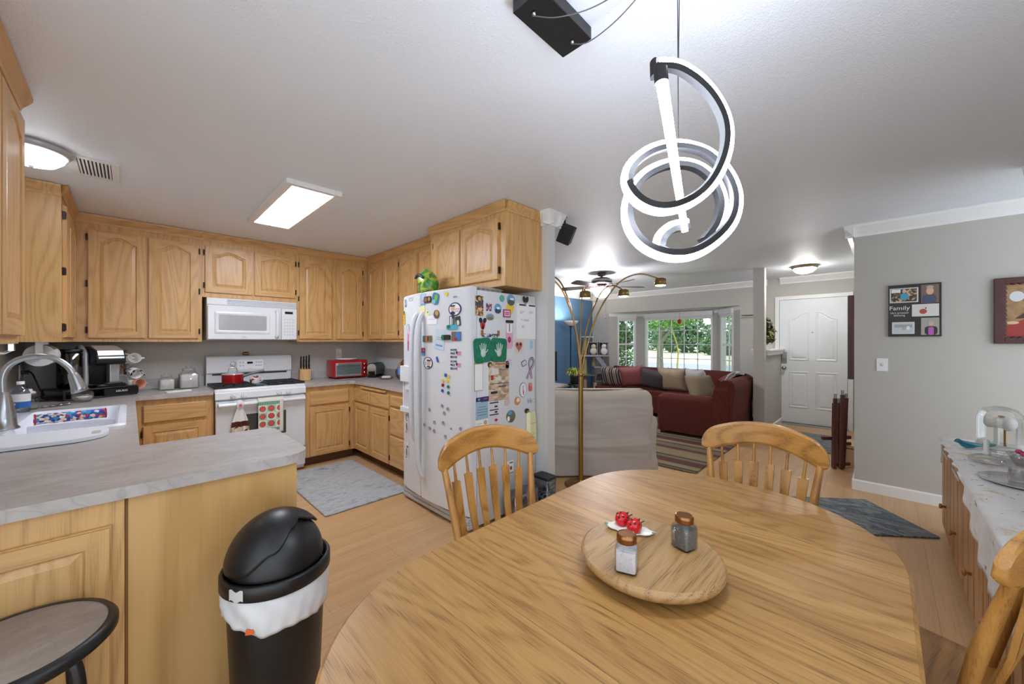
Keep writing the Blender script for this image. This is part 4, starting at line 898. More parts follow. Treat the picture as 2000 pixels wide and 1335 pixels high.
S_ = [
('photo_magnet', 'tall brown photo magnet at top left of the refrigerator side', (1.79, 1.634, .076, .145), 'r', inks('warm photo', '#c9996a', '#8d6a50', '#e0bb8a', '#4a3a3c'), [('o', -.05, .38, .7, .3, DKB), ('o', 0, .36, .4, .2, TAN), ('r', 0, .1, .9, .18, C_('slate', '#4c4a5a'))]),
('photo_magnet', 'small square pink and grey photo magnet beside the tall brown one', (1.884, 1.631, .055, .059), 'r', inks('pink photo', '#c98aa8', '#6a4a5c', '#e0d0d8'), []),
('oval_magnet', 'blue landscape oval magnet left of the teal dot', (1.975, 1.625, .071, .078), 'o', SKYB, [('o', 0, -.22, .9, .5, C_('dark sea', '#2f4a5a')), ('o', .05, .05, .5, .25, WHT)]),
('round_magnet', 'plain round teal magnet near the top of the refrigerator side', (2.019, 1.707, .053, .054), 'o', TEAL, []),
('oval_magnet', 'large blue and grey oval landscape magnet above the yellow note', (2.118, 1.701, .09, .09), 'o', C_('steel blue', '#6d9cc0'), [('o', 0, -.2, .85, .55, C_('rock', '#5a5752')), ('o', .1, .1, .5, .2, WHT)]),
('sticky_note', 'bright yellow sticky note behind the magenta square magnet', (2.108, 1.636, .08, .07), 'r', YEL, [], .001, -25),
('square_magnet', 'magenta framed square magnet over the yellow note', (2.07, 1.594, .078, .061), 'r', MAG, [('r', 0, 0, .75, .72, C_('pale pink', '#e6c3d6')), ('r', 0, .1, .55, .12, MAG), ('r', 0, -.12, .5, .12, MAG)], .006),
('oval_magnet', 'small tan landscape oval magnet under the pink photo magnet', (1.896, 1.558, .083, .053), 'o', TAN, [('o', 0, .1, .85, .5, SKYB), ('o', 0, -.22, .8, .4, C_('desert', '#8a6a3a'))]),
('magnet_clip', 'black word-shaped magnet holding the pink bookmark', (2.101, 1.531, .083, .022), 'c', DKB, [], .006),
('bookmark', 'pink fringed bookmark hanging under the black word magnet', (2.101, 1.418, .08, .2), 'c', C_('bookmark pink', '#d9a8bc'), [('r', 0, .3, .8, .36, WHT), ('o', 0, -.15, .45, .25, MAG), ('r', 0, .32, .12, .3, C_('cord grey', '#6d7078'))], .001),
('photo_card', 'small card with two faces cut to a heart, right of the handprint pads', (2.21, 1.334, .095, .108), 'r', C_('card', '#dcc9bf'), [('h', 0, .02, .85, .8, C_('faces', '#b06a58')), ('o', -.2, .15, .22, .2, DKB), ('o', .2, .15, .22, .2, DKB)], .001),
('capsule_magnet', 'small pale blue capsule magnet at the right edge of refrigerator side', (2.359, 1.348, .03, .068), 'c', C_('pale blue', '#a9c6d6'), [], .008),
('list_pad', 'blank white list pad with green top left of the brown clipping', (1.782, 1.12, .082, .211), 'r', C_('pad edge', '#a89f78'), [('r', 0, -.03, .9, .9, WHT), ('r', 0, .46, 1, .08, C_('olive', '#8aa05c'))], .004),
('newspaper_page', 'large brown newspaper page at the middle of the refrigerator side', (1.99, 1.071, .215, .298), 'r', patterned('newsprint', ['#c9b49a', '#b89f84', '#d4c4ad', '#a88f74'], 26, .9, 'vor', (1, 1, 1.8)), [('r', -.2, .25, .36, .16, C_('newsprint white', '#d9d4c8')), ('r', -.34, .1, .12, .12, REDI), ('r', -.05, .06, .3, .1, C_('newsprint white', '#d9d4c8')), ('r', .0, -.06, .9, .012, DKB), ('r', -.25, -.28, .3, .06, DKB), ('r', .2, .3, .5, .01, DKB), ('r', .1, .44, .6, .03, C_('rust', '#a8683c')), ('r', .15, -.14, .35, .02, NAVY), ('r', 0, -.36, .9, .012, TAN)], .001),
('round_magnet', 'small black and gold round magnet on top corner of newspaper page', (1.893, 1.2, .042, .04), 'o', DKB, [('o', .1, -.1, .6, .6, C_('gold', '#c8a050'))], .004),
('paper_note', 'small pale lilac printed note beside the newspaper page', (2.098, 1.205, .076, .078), 'r', C_('lilac paper', '#d6d3e0'), [('r', 0, .25, .7, .06, PINK), ('r', 0, .05, .7, .05, LINEG), ('r', 0, -.15, .6, .05, LINEG)], .001),
('word_magnet', 'small outlined word magnet left of the ribbon', (2.27, 1.196, .06, .045), 'c', C_('outline', '#55525c'), [('c', 0, 0, .85, .75, C_('pale grey', '#cfd0d6'))], .003, 20),
('oval_magnet', 'white oval magnet with dark rim and pink ribbon drawing', (2.258, .978, .084, .121), 'o', C_('outline', '#55525c'), [('o', 0, 0, .92, .94, WHT), ('r', 0, .05, .12, .5, PINK), ('r', .05, -.2, .1, .3, MAG)]),
('small_magnet', 'tiny red and yellow figure magnet right of the white oval', (2.348, .995, .045, .071), 'c', C_('coral', '#cf6a6a'), [('o', .1, .3, .6, .45, TAN)]),
('flyer', 'light blue flyer below the white list pad', (1.817, .868, .119, .13), 'r', LTB, [('r', 0, .2, .6, .03, C_('blue print', '#5c7f96')), ('r', 0, .05, .8, .03, C_('blue print', '#5c7f96')), ('r', 0, -.1, .8, .03, C_('blue print', '#5c7f96')), ('r', 0, -.25, .7, .03, C_('blue print', '#5c7f96'))], .001),
('business_card', 'dark navy card at the top left corner of the blue flyer', (1.782, .95, .047, .03), 'r', NAVY, [('o', .1, 0, .4, .5, LTB)], .002),
('business_card', 'purple card at the top right corner of the blue flyer', (1.844, .948, .079, .037), 'r', C_('violet', '#3f3468'), [('r', .1, .1, .5, .1, PINK)], .002),
('clipping_strip', 'tall strip of printed clippings with navy bars beside the blue flyer', (1.937, .821, .095, .199), 'r', C_('pale print', '#d4d2d8'), [('r', 0, .45, .95, .05, NAVY), ('r', 0, .18, .95, .04, NAVY), ('r', 0, 0, .95, .04, NAVY), ('r', 0, -.45, .95, .05, NAVY), ('r', .2, .3, .3, .06, DKB), ('r', .2, .09, .25, .06, DKB), ('o', .2, -.22, .3, .1, REDI)], .001),
('printed_card', 'white card with tan face drawing under the blue flyer', (1.814, .765, .118, .07), 'r', WHT, [('o', .3, .15, .3, .5, TAN), ('r', .2, -.28, .12, .3, DKB), ('r', -.2, .1, .4, .06, LINEG)], .001),
('paper_strip', 'blue paper strip at the bottom of the card stack', (1.82, .718, .107, .018), 'r', SKYB, [], .001),
('oval_magnet', 'plain dusty pink oval magnet below the newspaper page', (2.073, .899, .058, .06), 'o', C_('dusty pink', '#d3b8bf'), []),
('oval_magnet', 'orange and white oval magnet right of the pink oval', (2.191, .895, .068, .068), 'o', C_('orange', '#d8905c'), [('o', .1, .1, .5, .5, WHT)]),
('round_magnet', 'round globe-like green and blue magnet below the orange oval', (2.115, .782, .097, .098), 'o', C_('moss', '#6d7358'), [('o', -.1, .3, .5, .35, SKYB), ('o', -.3, -.15, .3, .4, WHT), ('o', .1, -.35, .4, .25, C_('umber', '#7a5c40'))], .006),
('button_magnet', 'small dark round magnet holding the yellow paper', (2.302, .801, .045, .04), 'o', DKB, [('o', .15, -.15, .6, .6, C_('bronze', '#a8783c'))], .012),
('photo_card', 'small white printed card low behind the chair back', (2.11, .383, .073, .099), 'r', WHT, [('r', .15, .33, .5, .08, DKB), ('o', .1, -.1, .35, .3, C_('umber', '#7a5c40')), ('r', 0, -.47, .95, .04, DKB)], .002),
]
for s_ in S_:
    nm, lb, d, k, m, ex = s_[:6]; sticker('S', nm, lb, 'magnet' if 'magnet' in nm else 'paper', d, k, m, ex, *(s_[6:]), group=MG)
F_ = [
('photo_magnet', 'blue and white picture magnet at top left of the refrigerator door', (2.682, 1.708, .07, .095) if False else (2.62, 1.712, .06, .095), 'r', C_('pale sky', '#a9c4dc'), [('o', 0, -.15, .5, .25, PINK), ('r', 0, -.42, .9, .14, SKYB)]),
('figure_magnet', 'brown magnet of two small heads side by side near door top', (2.555, 1.704, .1, .05), 'c', DKB, [('o', -.22, 0, .42, .8, C_('fawn', '#8a6038')), ('o', .25, .05, .3, .6, C_('honey', '#b58a4c'))], .006),
('figure_magnet', 'teal and green wavy magnet near the top of the door', (2.452, 1.704, .08, .09), 'c', C_('teal blue', '#2f7f9c'), [('o', .1, .1, .45, .6, C_('leaf', '#7fae3c')), ('o', -.15, -.3, .6, .35, C_('pale teal', '#7fc0d0'))], .005, -15),
('round_magnet', 'small round yellow magnet at the top right of the door', (2.322, 1.73, .036, .03), 'o', YEL, [], .006),
('round_magnet', 'white round magnet with thick navy ring and small face, upper door', (2.236, 1.611, .13, .1), 'o', NAVY, [('o', 0, 0, .84, .84, WHT), ('o', -.15, .05, .3, .45, SKIN), ('r', -.15, .25, .34, .12, NAVY), ('r', .2, .0, .35, .06, PINK), ('r', .2, -.15, .3, .06, PINK), ('o', -.15, -.28, .36, .25, NAVY)]),
('photo_magnet', 'black and white photo strip magnet below the upper navy ring magnet', (2.265, 1.528, .05, .073), 'r', C_('dark green', '#33423c'), [('r', -.2, 0, .3, .8, WHT), ('r', .2, -.1, .2, .6, LINEG)]),
('photo_magnet', 'second dark photo magnet right of the photo strip on the door', (2.205, 1.522, .05, .07), 'r', C_('dark green', '#33423c'), [('o', 0, -.15, .55, .55, C_('pale skin', '#dccfc8'))], .003, 8),
('figure_magnet', 'green and turquoise turtle-like magnet under the dark photos', (2.262, 1.479, .115, .036), 'c', C_('turquoise', '#4fb0c0'), [('o', -.3, .1, .35, .8, GRN)], .006),
('sticky_note', 'pale yellow note folded over the top of the door handle', (2.64, 1.632, .085, .06), 'r', PALEY, [], .002, 12),
('sticky_note', 'small pale yellow corner note beside the white card on the door', (2.565, 1.594, .06, .05), 'r', PALEY, [('o', .2, .1, .2, .25, DKB)], .001, 35),
('paper_note', 'small white card under the oval photo magnet on the door', (2.499, 1.541, .13, .07), 'r', WHT, [('r', 0, .1, .6, .05, LINEG)], .001),
('oval_magnet', 'brown and gold oval magnet holding the small white card', (2.439, 1.583, .065, .066), 'o', C_('bronze dark', '#6a5a44'), [('o', .1, .1, .6, .6, C_('gold', '#c8a050')), ('o', -.15, -.2, .4, .4, C_('steel ink', '#4c6080'))], .006),
('word_magnet', 'colourful letter magnet with blue ends beside the door handle', (2.56, 1.395, .125, .05), 'r', C_('brick', '#b5643c'), [('r', -.38, 0, .22, 1.0, C_('teal blue', '#2f7f9c')), ('r', .38, 0, .2, .9, GRN), ('r', -.05, 0, .12, .7, C_('honey', '#b58a4c')), ('r', .12, .05, .1, .7, DKB)], .005),
('card', 'tilted pale blue appointment card on the door', (2.403, 1.39, .115, .155), 'r', C_('pale card', '#c6d5df'), [('r', 0, -.3, .7, .08, SKYB), ('r', 0, .1, .6, .03, LINEG), ('r', 0, 0, .6, .03, LINEG)], .001, -8),
('magnet_clip', 'black and green clip magnet holding the pale blue card', (2.325, 1.405, .09, .038), 'c', DKB, [('o', -.35, 0, .35, 1.0, GRN)], .012),
('photo_magnet', 'blue landscape photo magnet at right edge of the door', (2.222, 1.412, .095, .068), 'r', C_('brown ink', '#7a6a5c'), [('r', .22, 0, .5, .95, C_('strong blue', '#3f80c0')), ('o', 0, -.3, .3, .35, REDI)], .004),
('small_magnet', 'small red and blue square magnet under the letter magnet', (2.622, 1.293, .05, .06), 'r', C_('dark rose', '#7a3848'), [('r', 0, -.33, .95, .34, SKYB), ('r', .2, .2, .3, .3, PINK)]),
('round_magnet', 'white round magnet with thin navy ring at middle of the door', (2.552, 1.205, .125, .094), 'o', NAVY, [('o', 0, 0, .88, .88, WHT), ('o', .12, 0, .4, .45, SKIN), ('r', .12, .22, .42, .12, NAVY), ('r', -.25, .05, .25, .05, PINK), ('r', -.25, -.1, .25, .05, SKYB), ('r', .1, -.3, .3, .12, C_('wine', '#5a2430'))]),
('pen_magnet', 'small slanted blue pen-like magnet on the door', (2.429, 1.237, .018, .045), 'c', C_('cobalt', '#3c58b0'), [], .005, 25),
('pineapple_magnet', 'yellow pineapple magnet at left edge of the freezer door', (2.99, 1.575, .045, .11), 'c', C_('pineapple', '#d8b83a'), [('r', 0, .42, .5, .3, DKB), ('r', 0, .1, .8, .04, C_('bronze', '#a8783c')), ('r', 0, -.15, .8, .04, C_('bronze', '#a8783c'))], .004),
('figure_magnet', 'tall pink figure magnet beside the freezer handle', (2.885, 1.384, .05, .186), 'c', C_('rose', '#d08ca4'), [('o', 0, .38, .7, .22, C_('pale pink', '#e6c3d6')), ('r', 0, -.25, .6, .4, MAG), ('o', .2, -.44, .5, .1, TEAL)]),
('outline_magnet', 'small grey outline magnet above the pink figure', (2.9, 1.49, .06, .06), 'c', LINEG, [('c', 0, 0, .8, .8, C_('pale grey', '#cfd0d6'))], .003, 20),
('bracket_magnet', 'curved chrome magnet at the top left of the freezer door', (2.962, 1.709, .05, .06), 'c', C_('chrome ink', '#c6cad0'), [('r', .4, 0, .15, .9, C_('dark grey', '#6a6d74'))], .01),
('word_magnet', 'pale grey lettering magnet at the top of the freezer door', (2.845, 1.735, .08, .034), 'r', C_('pale grey', '#cfd0d6'), [('o', -.3, 0, .25, .7, LINEG), ('r', .15, .1, .5, .3, LINEG)], .002),
('bear_magnet', 'upper of two white and brown figure magnets below the ice dispenser', (2.915, .667, .06, .17), 'c', C_('fur white', '#dcd8da'), [('o', -.1, .3, .8, .34, NAVY), ('o', 0, .3, .6, .24, WHT), ('o', -.2, -.15, .4, .4, C_('mink', '#6d5a5c')), ('o', .2, -.2, .35, .3, C_('pale rose', '#d8bcc2')), ('o', -.3, -.42, .25, .12, C_('teal blue', '#2f7f9c'))]),
('bear_magnet', 'lower of two white and brown figure magnets below the ice dispenser', (2.915, .441, .06, .15), 'c', C_('fur white', '#dcd8da'), [('o', 0, .35, .7, .26, WHT), ('o', .1, .2, .5, .14, DKB), ('o', -.2, -.12, .4, .44, C_('mink', '#6d5a5c')), ('o', .2, -.2, .35, .3, C_('pale rose', '#d8bcc2')), ('o', -.3, -.42, .25, .12, C_('teal blue', '#2f7f9c'))]),
]
for s_ in F_:
    nm, lb, d, k, m, ex = s_[:6]; sticker('F', nm, lb, 'magnet' if 'magnet' in nm else 'paper', d, k, m, ex, *(s_[6:]), group=MG)
for z, lb in ((1.286, 'upper block of navy letter strips with pink flag on the door'), (1.201, 'lower block of navy letter strips with pink flag on the door')):
    M = frame((xf(2.229) - .001, 2.229, z), (xf(2.18) - xf(2.28), -.1, 0)); b = MB(M)
    for r_, tx in enumerate(('HOME', 'FREE', 'BRAVE')): b.text(tx, .024, NAVY, (-.055, .018 - .026 * r_, .0005), .0008, 'LEFT')
    b.prism(rrect(.01, .052, -.012, .016, .003, 2), .0, .0015, PINK); b.prism(rrect(.004, .02, -.002, .016, .003, 2), .0, .002, NAVY)
    b.solo('word_magnet', lb, 'magnet', MG)
CN = {'b': C_('royal', '#2a5cae'), 'y': YEL, 'r': C_('deep red', '#8a1f26'), 'g': C_('pine', '#1f7d62')}
for c, y, z, lb in (('b', 2.332, 1.122, 'round blue magnet at top of the coloured dots'), ('y', 2.301, 1.113, 'yellow magnet touching the top blue dot'), ('y', 2.362, 1.08, 'yellow magnet left in second row of the coloured dots'), ('y', 2.311, 1.079, 'yellow magnet right in the second row of the coloured dots'), ('r', 2.364, 1.045, 'single dark red dot magnet on the door'), ('g', 2.304, 1.037, 'upper of two green dot magnets on the door'), ('b', 2.368, 1.003, 'blue dot magnet below the dark red one'), ('g', 2.302, .992, 'lowest green dot magnet on the door')):
    sticker('F', 'dot_magnet', lb, 'magnet', (y, z, .027, .026), 'o', CN[c], [('o', 0, 0, .7, .7, CN[c])], .005, group='coloured dot magnets')
for y, z in ((2.373, .89), (2.532, .842), (2.31, .872), (2.349, .837), (2.467, .751), (2.36, .762), (2.604, .711), (2.525, .696), (2.469, .684), (2.179, .742), (2.337, .662)):
    M = frame((xf(y) - .0012, y, z), (xf(y - .05) - xf(y + .05), -.1, 0)); b = MB(M); b.lathe([(.008, 0), (.0135, 0), (.0135, .004), (.008, .004), (.008, 0)], (0, 0, 0), 16, C_('grey metal', '#9a9aa2')); b.lathe([(0, .0), (.004, 0), (.003, .003), (0, .003)], (0, 0, 0), 8, C_('grey metal', '#9a9aa2'))
    b.solo('ring_magnet', 'small grey ring magnet scattered on lower half of the refrigerator door', 'magnet', 'grey ring magnets')
sticker('F', 'dot_magnet', 'tiny dark dot magnet at right among the grey rings', 'magnet', (2.276, .729, .012, .012), 'o', C_('dark grey', '#6a6d74'), [], .003)
# shaped ones on the side
M = frame((1.82, FY0 - .001, 1.505), (1, 0, 0)); b = MB(M)
for s_ in (-1, 1): b.M = M @ Matrix.Rotation(R(-14 * s_), 4, 'Z'); b.prism(disc(.013 * s_, .028, .014, .02, 14), 0, .008, DKB); b.prism(disc(.011 * s_, -.012, .012, .03, 14), 0, .007, REDI)
b.solo('wing_magnet', 'red and black wing-shaped magnet above the handprint pads', 'magnet', MG)
M = frame((2.283, FY0 - .001, 1.713), (1, 0, 0)); b = MB(M)
for s_ in (-1, 1): b.M = M @ Matrix.Rotation(R(-16 * s_), 4, 'Z'); b.prism(disc(.014 * s_, .01, .014, .026, 14), .002, .012, DKB)
b.M = M; b.prism(rrect(-.005, .005, -.05, -.01, .003, 2), .002, .01, C_('steel ink2', '#8a8c90'))
b.solo('magnet_clip', 'black two-lobed clip above the white notepad', 'magnet clip', MG)
t = thing('notepad', 'white handwritten notepad at upper right of the refrigerator side', 'notepad', (2.298, 2.098, 1.4), group=MG)
b = MB(frame((2.298, FY0 - .001, 1.54), (1, 0, 0))); b.prism(rrect(-.113, .113, -.145, .145, .003, 2), 0, .004, WHT); b.build('pages', t)
b = MB(frame((2.298, FY0 - .001, 1.54), (1, 0, 0)))
for tx, x, y in (('63°', -.055, .06), ('65+', .06, .065), ('= meal', -.02, .0), ('67', -.04, -.055)): b.text(tx, .034, C_('pencil', '#8a8c92'), (x, y, .004), .0003)
b.build('handwriting', t)
b = MB(frame((2.306, FY0 - .001, 1.672), (1, 0, 0))); b.prism(rrect(-.095, -.03, -.006, .006, .002, 2), .004, .008, DKB); b.prism(rrect(.02, .095, -.006, .006, .002, 2), .004, .008, DKB); b.build('binding_bar', t)
# handprint pads
t = thing('pot_holder_pair', 'pair of green quilted pads with white handprints pinned on refrigerator', 'pot holder', (1.9, 2.095, 1.2), group=MG)
def quilt():
    a = N('green quilt'); v = a.coords((1, 1, 1), False); x = a.n('ShaderNodeTexVoronoi'); x.inputs['Scale'].default_value = 45; a.l(v, x.inputs['Vector'])
    a.bump(x.outputs['Distance'], .5, .01); f = a.noise(v, 30, 3); return a.set(Base_Color=a.mix(f, lin('#125a44'), lin('#2a8a68')), Roughness=.9)
QG = quilt(); HP = mat('print white', '#c6d2cc', .8)
for x, rot, sg in ((1.815, 5, 1), (1.977, -3, -1)):
    M = frame((x, FY0 - .004, 1.31), (1, 0, 0)) @ Matrix.Rotation(R(rot), 4, 'Z'); b = MB(M)
    w_, h_ = .082, .09
    b.rings([[(p[0] * k, p[1] * k, z) for p in rrect(-w_, w_, -h_, h_, .03, 5)] for k, z in ((.93, 0), (1, .004), (1, .01), (.9, .014), (.86, .012))], QG, True); pd = b.build('pad', t)
    b = MB(M @ Matrix.Translation((0, -.012, .0125)) @ Matrix.Scale(1.05, 4)); b.ell((0, -.008, 0), .024, .03, .003, HP, 16, 6)
    for fx, fa, fl in ((-.02, 12, .042), (-.008, 4, .052), (.006, -4, .05), (.018, -13, .042)):
        q = R(90 + fa); b.tube([(fx, .01, 0), (fx + fl * math.cos(q), .01 + fl * math.sin(q), 0)], [.0066, .0055], 8, HP, flat=.45, up=(0, 0, 1))
    b.tube([(.012 * sg, -.012, 0), (.034 * sg, .0, 0), (.043 * sg, .012, 0)], [.009, .0075, .006], 8, HP, flat=.45); b.build('handprint', pd)
b = MB(frame((1.893, FY0 - .004, 1.42), (1, 0, 0)) @ Matrix.Rotation(R(-1), 4, 'Z')); b.prism(rrect(-.078, .078, -.012, .012, .004, 2), 0, .004, inks('fabric strip', '#2c5a48', '#c0b8c8', '#2c3560', '#e0d8dc', '#6a4a6c')); b.build('fabric_strip', t)
for x in (1.811, 1.975):
    b = MB(frame((x, FY0 - .004, 1.437), (1, 0, 0))); b.box(-.007, -.001, -.02, .02, 0, .012, C_('peg wood', '#a86a32')).box(.001, .007, -.02, .02, 0, .012, C_('peg wood', '#a86a32')); b.build('clothes_peg', t)
# awareness ribbon
M = frame((2.352, FY0 - .001, 1.149), (1, 0, 0)); b = MB(M)
pts = spline([(-.045, -.085, 0), (-.01, -.02, .003), (.028, .03, .004), (.035, .065, .004), (.015, .085, .003), (-.012, .07, .002), (-.018, .03, .001), (.002, -.03, 0), (.015, -.085, 0)], 6)
def rib(off, r_, m, dz_): b.tube([(p.x + off, p.y, p.z + dz_) for p in pts], r_, 6, m, flat=.15, up=(1, 0, 0))
rib(0, .011, NAVY, 0); rib(.004, .0035, PINK, .0016); rib(-.004, .002, WHT, .0016)
b.solo('ribbon_magnet', 'navy, white and pink looped ribbon magnet on the refrigerator side', 'magnet', MG)
b = MB(frame((2.359, FY0 - .001, .86), (1, 0, 0))); b.text('Hi', .055, SKYB, (-.02, 0, 0), .002); b.text('C', .05, YEL, (.03, .002, 0), .002)
b.solo('letter_magnets', 'blue and yellow letter magnet above the yellow paper', 'magnet', MG)
t = thing('yellow_paper', 'pale yellow curling notepaper hanging at the right edge of refrigerator', 'paper', (2.37, 2.09, .52), group=MG)
b = MB(); b.grid(lambda u, v: (2.33 + .08 * u, FY0 - .003 - .012 * math.sin(v * 2.5), .785 - .27 * v), 4, 8, PALEY); b.build('sheet', t)
b = MB(); b.grid(lambda u, v: (2.295 + .045 * u, FY0 - .004 - .03 * math.sin(u * 3.1), .79 - .21 * v), 10, 4, mat('pale yellow back', '#e9e6c0', .8)); b.build('curled_flap', t)
b = MB(); b.box(2.345, 2.4, FY0 - .0165, FY0 - .0155, .69, .692, DKB).box(2.345, 2.4, FY0 - .0165, FY0 - .0155, .6, .602, LINEG); b.build('ruled_line', t)
# on top of and beside the refrigerator
b = bag('', '', '', (1.84, 2.86, 1.752), .085, .1, .26, patterned('green snack bag', ['#2f7a2c', '#4f9a3c', '#bfc04a', '#245f2a', '#7fb05a'], 8, .3, 'noise'), 3); b.tube(spline([(1.76, 2.92, 1.93), (1.75, 2.86, 1.95), (1.76, 2.8, 1.92)], 4), .012, 8, mat('bag clip', '#23303c', .4))
b.solo('snack_bag', 'green crinkled snack bag standing on top of the refrigerator', 'bag')
b = MB(TM(1.86, 2.66, 1.752, 0, 0, 20)); b.rbox(-.05, .05, -.04, .04, 0, .035, mat('red wrap', '#b3262e', .35), .02); b.solo('red_packet', 'small red packet beside the green bag on the refrigerator', 'packet')
t = thing('egg_carton', 'grey paper egg carton on top of the refrigerator under the cabinet', 'egg carton', (1.96, 2.24, 1.752))
EC = mat('pulp grey', '#a49e95', .95, bump=.4, bscale=120)
b = MB(); 
for i in range(6):
    for y in (2.2, 2.28): b.lathe([(.015, 0), (.022, .012), (.028, .03)], (1.83 + .05 * i, y, 1.752), 10, EC)
b.box(1.805, 2.105, 2.17, 2.31, 1.778, 1.784, EC); b.build('tray', t)
b = MB(); b.rings([[(x, y, z) for x, y in rrect(1.805 + d, 2.105 - d, 2.17 + d, 2.31 - d, .02, 3)] for d, z in ((0, 1.784), (.012, 1.795), (.02, 1.797))], mat('pulp pale', '#bfbcb6', .9)); b.build('lid', t)
t = thing('water_bottle_pack', 'shrink-wrapped pack of small water bottles on the floor by refrigerator', 'bottle pack', (2.1, 1.98, 0))
BW = glass('bottle blue', '#b8d0e8', .35)
for i in range(4):
    for j in range(2):
        b = MB(); b.lathe([(0, 0), (.03, 0), (.032, .02), (.03, .1), (.032, .15), (.014, .19), (.014, .21), (0, .21)], (2.0 + .066 * i, 1.93 + .066 * j, 0.002), 12, BW); b.lathe([(.0325, .06), (.0325, .11)], (2.0 + .066 * i, 1.93 + .066 * j, .002), 12, mat('bottle label', '#7fa2d4', .4)); b.build('bottle', t)
b = MB(); b.rbox(1.965, 2.235, 1.895, 2.03, .001, .24, glass('shrink wrap', '#eef2f6', .6, .2), .03); b.build('wrap', t)
t = thing('storage_bin', 'clear bin with black lid standing on floor against the white column', 'bin', (2.37, 1.965, 0))
b = MB(); b.rbox(2.31, 2.425, 1.88, 2.04, .002, .27, glass('bin plastic', '#d8dce0', .4, .1), .02); b.build('bin', t)
b = MB(); b.rbox(2.305, 2.428, 1.875, 2.045, .27, .29, BLACK, .02); b.build('lid', t)
b = MB(); b.rbox(2.32, 2.415, 1.89, 2.03, .004, .15, inks('bin contents', '#c8ccd4', '#6a80b8', '#5a4030', '#e0e0e4'), .02); b.build('contents', t)
# ---------------- dining table ----------------
TZ = .75
t = thing('dining_table', 'oval oak extension dining table filling the foreground', 'table', (1.035, .455, 0))
OUT = []
for (x, y) in rrect(.18, 1.893, -.057, .967, .44, 16):
    e = abs(x - 1.036) / .857; OUT.append((x - (.0 if e < .9 else 0), y))
def clip(poly, xa, xb):
    def cut(p, f):
        o = []
        for i in range(len(p)):
            a, c = p[i], p[(i + 1) % len(p)]; fa, fc = f(a), f(c)
            if fa >= 0: o.append(a)
            if fa * fc < 0: k = fa / (fa - fc); o.append((a[0] + (c[0] - a[0]) * k, a[1] + (c[1] - a[1]) * k))
        return o
    return cut(cut(poly, lambda q: q[0] - xa), lambda q: xb - q[0])
def scaled(d): return [(1.0365 + (x - 1.0365) * (1 - d / .857), .455 + (y - .455) * (1 - d / .512)) for x, y in OUT]
for k, (xa, xb) in enumerate(((0, .6285), (.6295, 1.1295), (1.1305, 2))):
    b = MB()
    lv = [(.012, -.032), (.0, -.022), (.0, -.008), (.008, 0)]
    b.rings([[(x, y, TZ + z) for x, y in clip(scaled(d), xa, xb)] for d, z in lv], (TABLEW, TABLEW2, TABLEW)[k], True, False)
    b.build('table_leaf', t)
b = MB(); b.rings([[(x, y, z) for x, y in scaled(.09)] for z in (.64, .718)], CHAIRX, True, False); b.build('apron', t)
for x in (.5, 1.5):
    b = MB(); b.lathe([(.0, .05), (.06, .05), (.075, .12), (.05, .2), (.085, .36), (.06, .5), (.1, .6), (.11, .64), (0, .64)], (x, .455, 0), 20, CHAIRZ)
    for s_ in (-1, 1): b.tube(spline([(x, .455, .14), (x, .455 + .15 * s_, .1), (x, .455 + .25 * s_, .03)], 5), .028, 8, CHAIRZ)
    b.build('pedestal', t)
t = thing('lazy_susan', 'round oak lazy susan in the middle of the dining table', 'lazy susan', (1.005, .457, .751))
b = MB(); b.lathe([(0, .022), (.172, .022)], (1.005, .457, .751), 64, TRAYW, smooth=False); b.lathe([(.172, .022), (.182, .026), (.186, .034), (.186, .04), (.183, .0465), (.177, .05)], (1.005, .457, .751), 64, TRAYW); b.lathe([(.177, .05), (0, .05)], (1.005, .457, .751), 64, TRAYW, smooth=False); b.build('turntable', t)
b = MB(); b.lathe([(0, 0), (.1, 0), (.1, .021), (0, .021)], (1.005, .457, .751), 28, BLKM); b.build('base', t)
LZ = .8015
def shaker(x, y, fill, label, handle, rz):
    M = TM(x, y, LZ, 0, 0, rz); t = thing('shaker', label, 'shaker', (x, y, LZ), group='square jar shakers on the lazy susan')
    b = MB(M); s = .027
    b.rings([[(a, c, z) for a, c in rrect(-q, q, -q, q, rr, 5)] for q, rr, z in ((s * .85, .006, .0), (s, .009, .004), (s, .009, .056), (s * .93, .014, .066), (.0205, .02, .071), (.0205, .02, .076))], GLS, True); b.build('jar', t)
    b = MB(M); q = s * .88; b.rings([[(a, c, z) for a, c in rrect(-q, q, -q, q, .007, 4)] for z in (.005, .054)], fill, True); b.build('contents', t)
    b = MB(M); b.lathe([(.0235, .071), (.0248, .073), (.0238, .077), (.0248, .081), (.0242, .088), (.0225, .0905)], (0, 0, 0), 26, COPPER); b.lathe([(.0225, .0905), (.02, .0915), (.019, .0905), (0, .0905)], (0, 0, 0), 26, COPPER, smooth=False); b.build('lid', t)
    if handle: b = MB(M); b.tube(spline([(-.0, s * .98, .06), (0, s * 1.55, .062), (0, s * 1.75, .045), (0, s * 1.5, .026), (0, s * .98, .02)], 5), .0035, 8, GLS); b.build('handle', t)
shaker(.877, .459, patterned('salt', ['#d8d2d4', '#e6e2e2', '#cfc6ca'], 120, .9, 'noise'), 'glass salt shaker with copper lid and white salt', False, 20)
shaker(1.084, .394, patterned('pepper', ['#2c2a2a', '#8a8684', '#55504e', '#bdb6ae'], 420, .9, 'noise'), 'glass mug shaker of ground pepper with copper lid and handle', True, 75)
t = thing('leaf_dish', 'white leaf-shaped dish under the two ladybug shakers', 'dish', (1.064, .548, LZ))
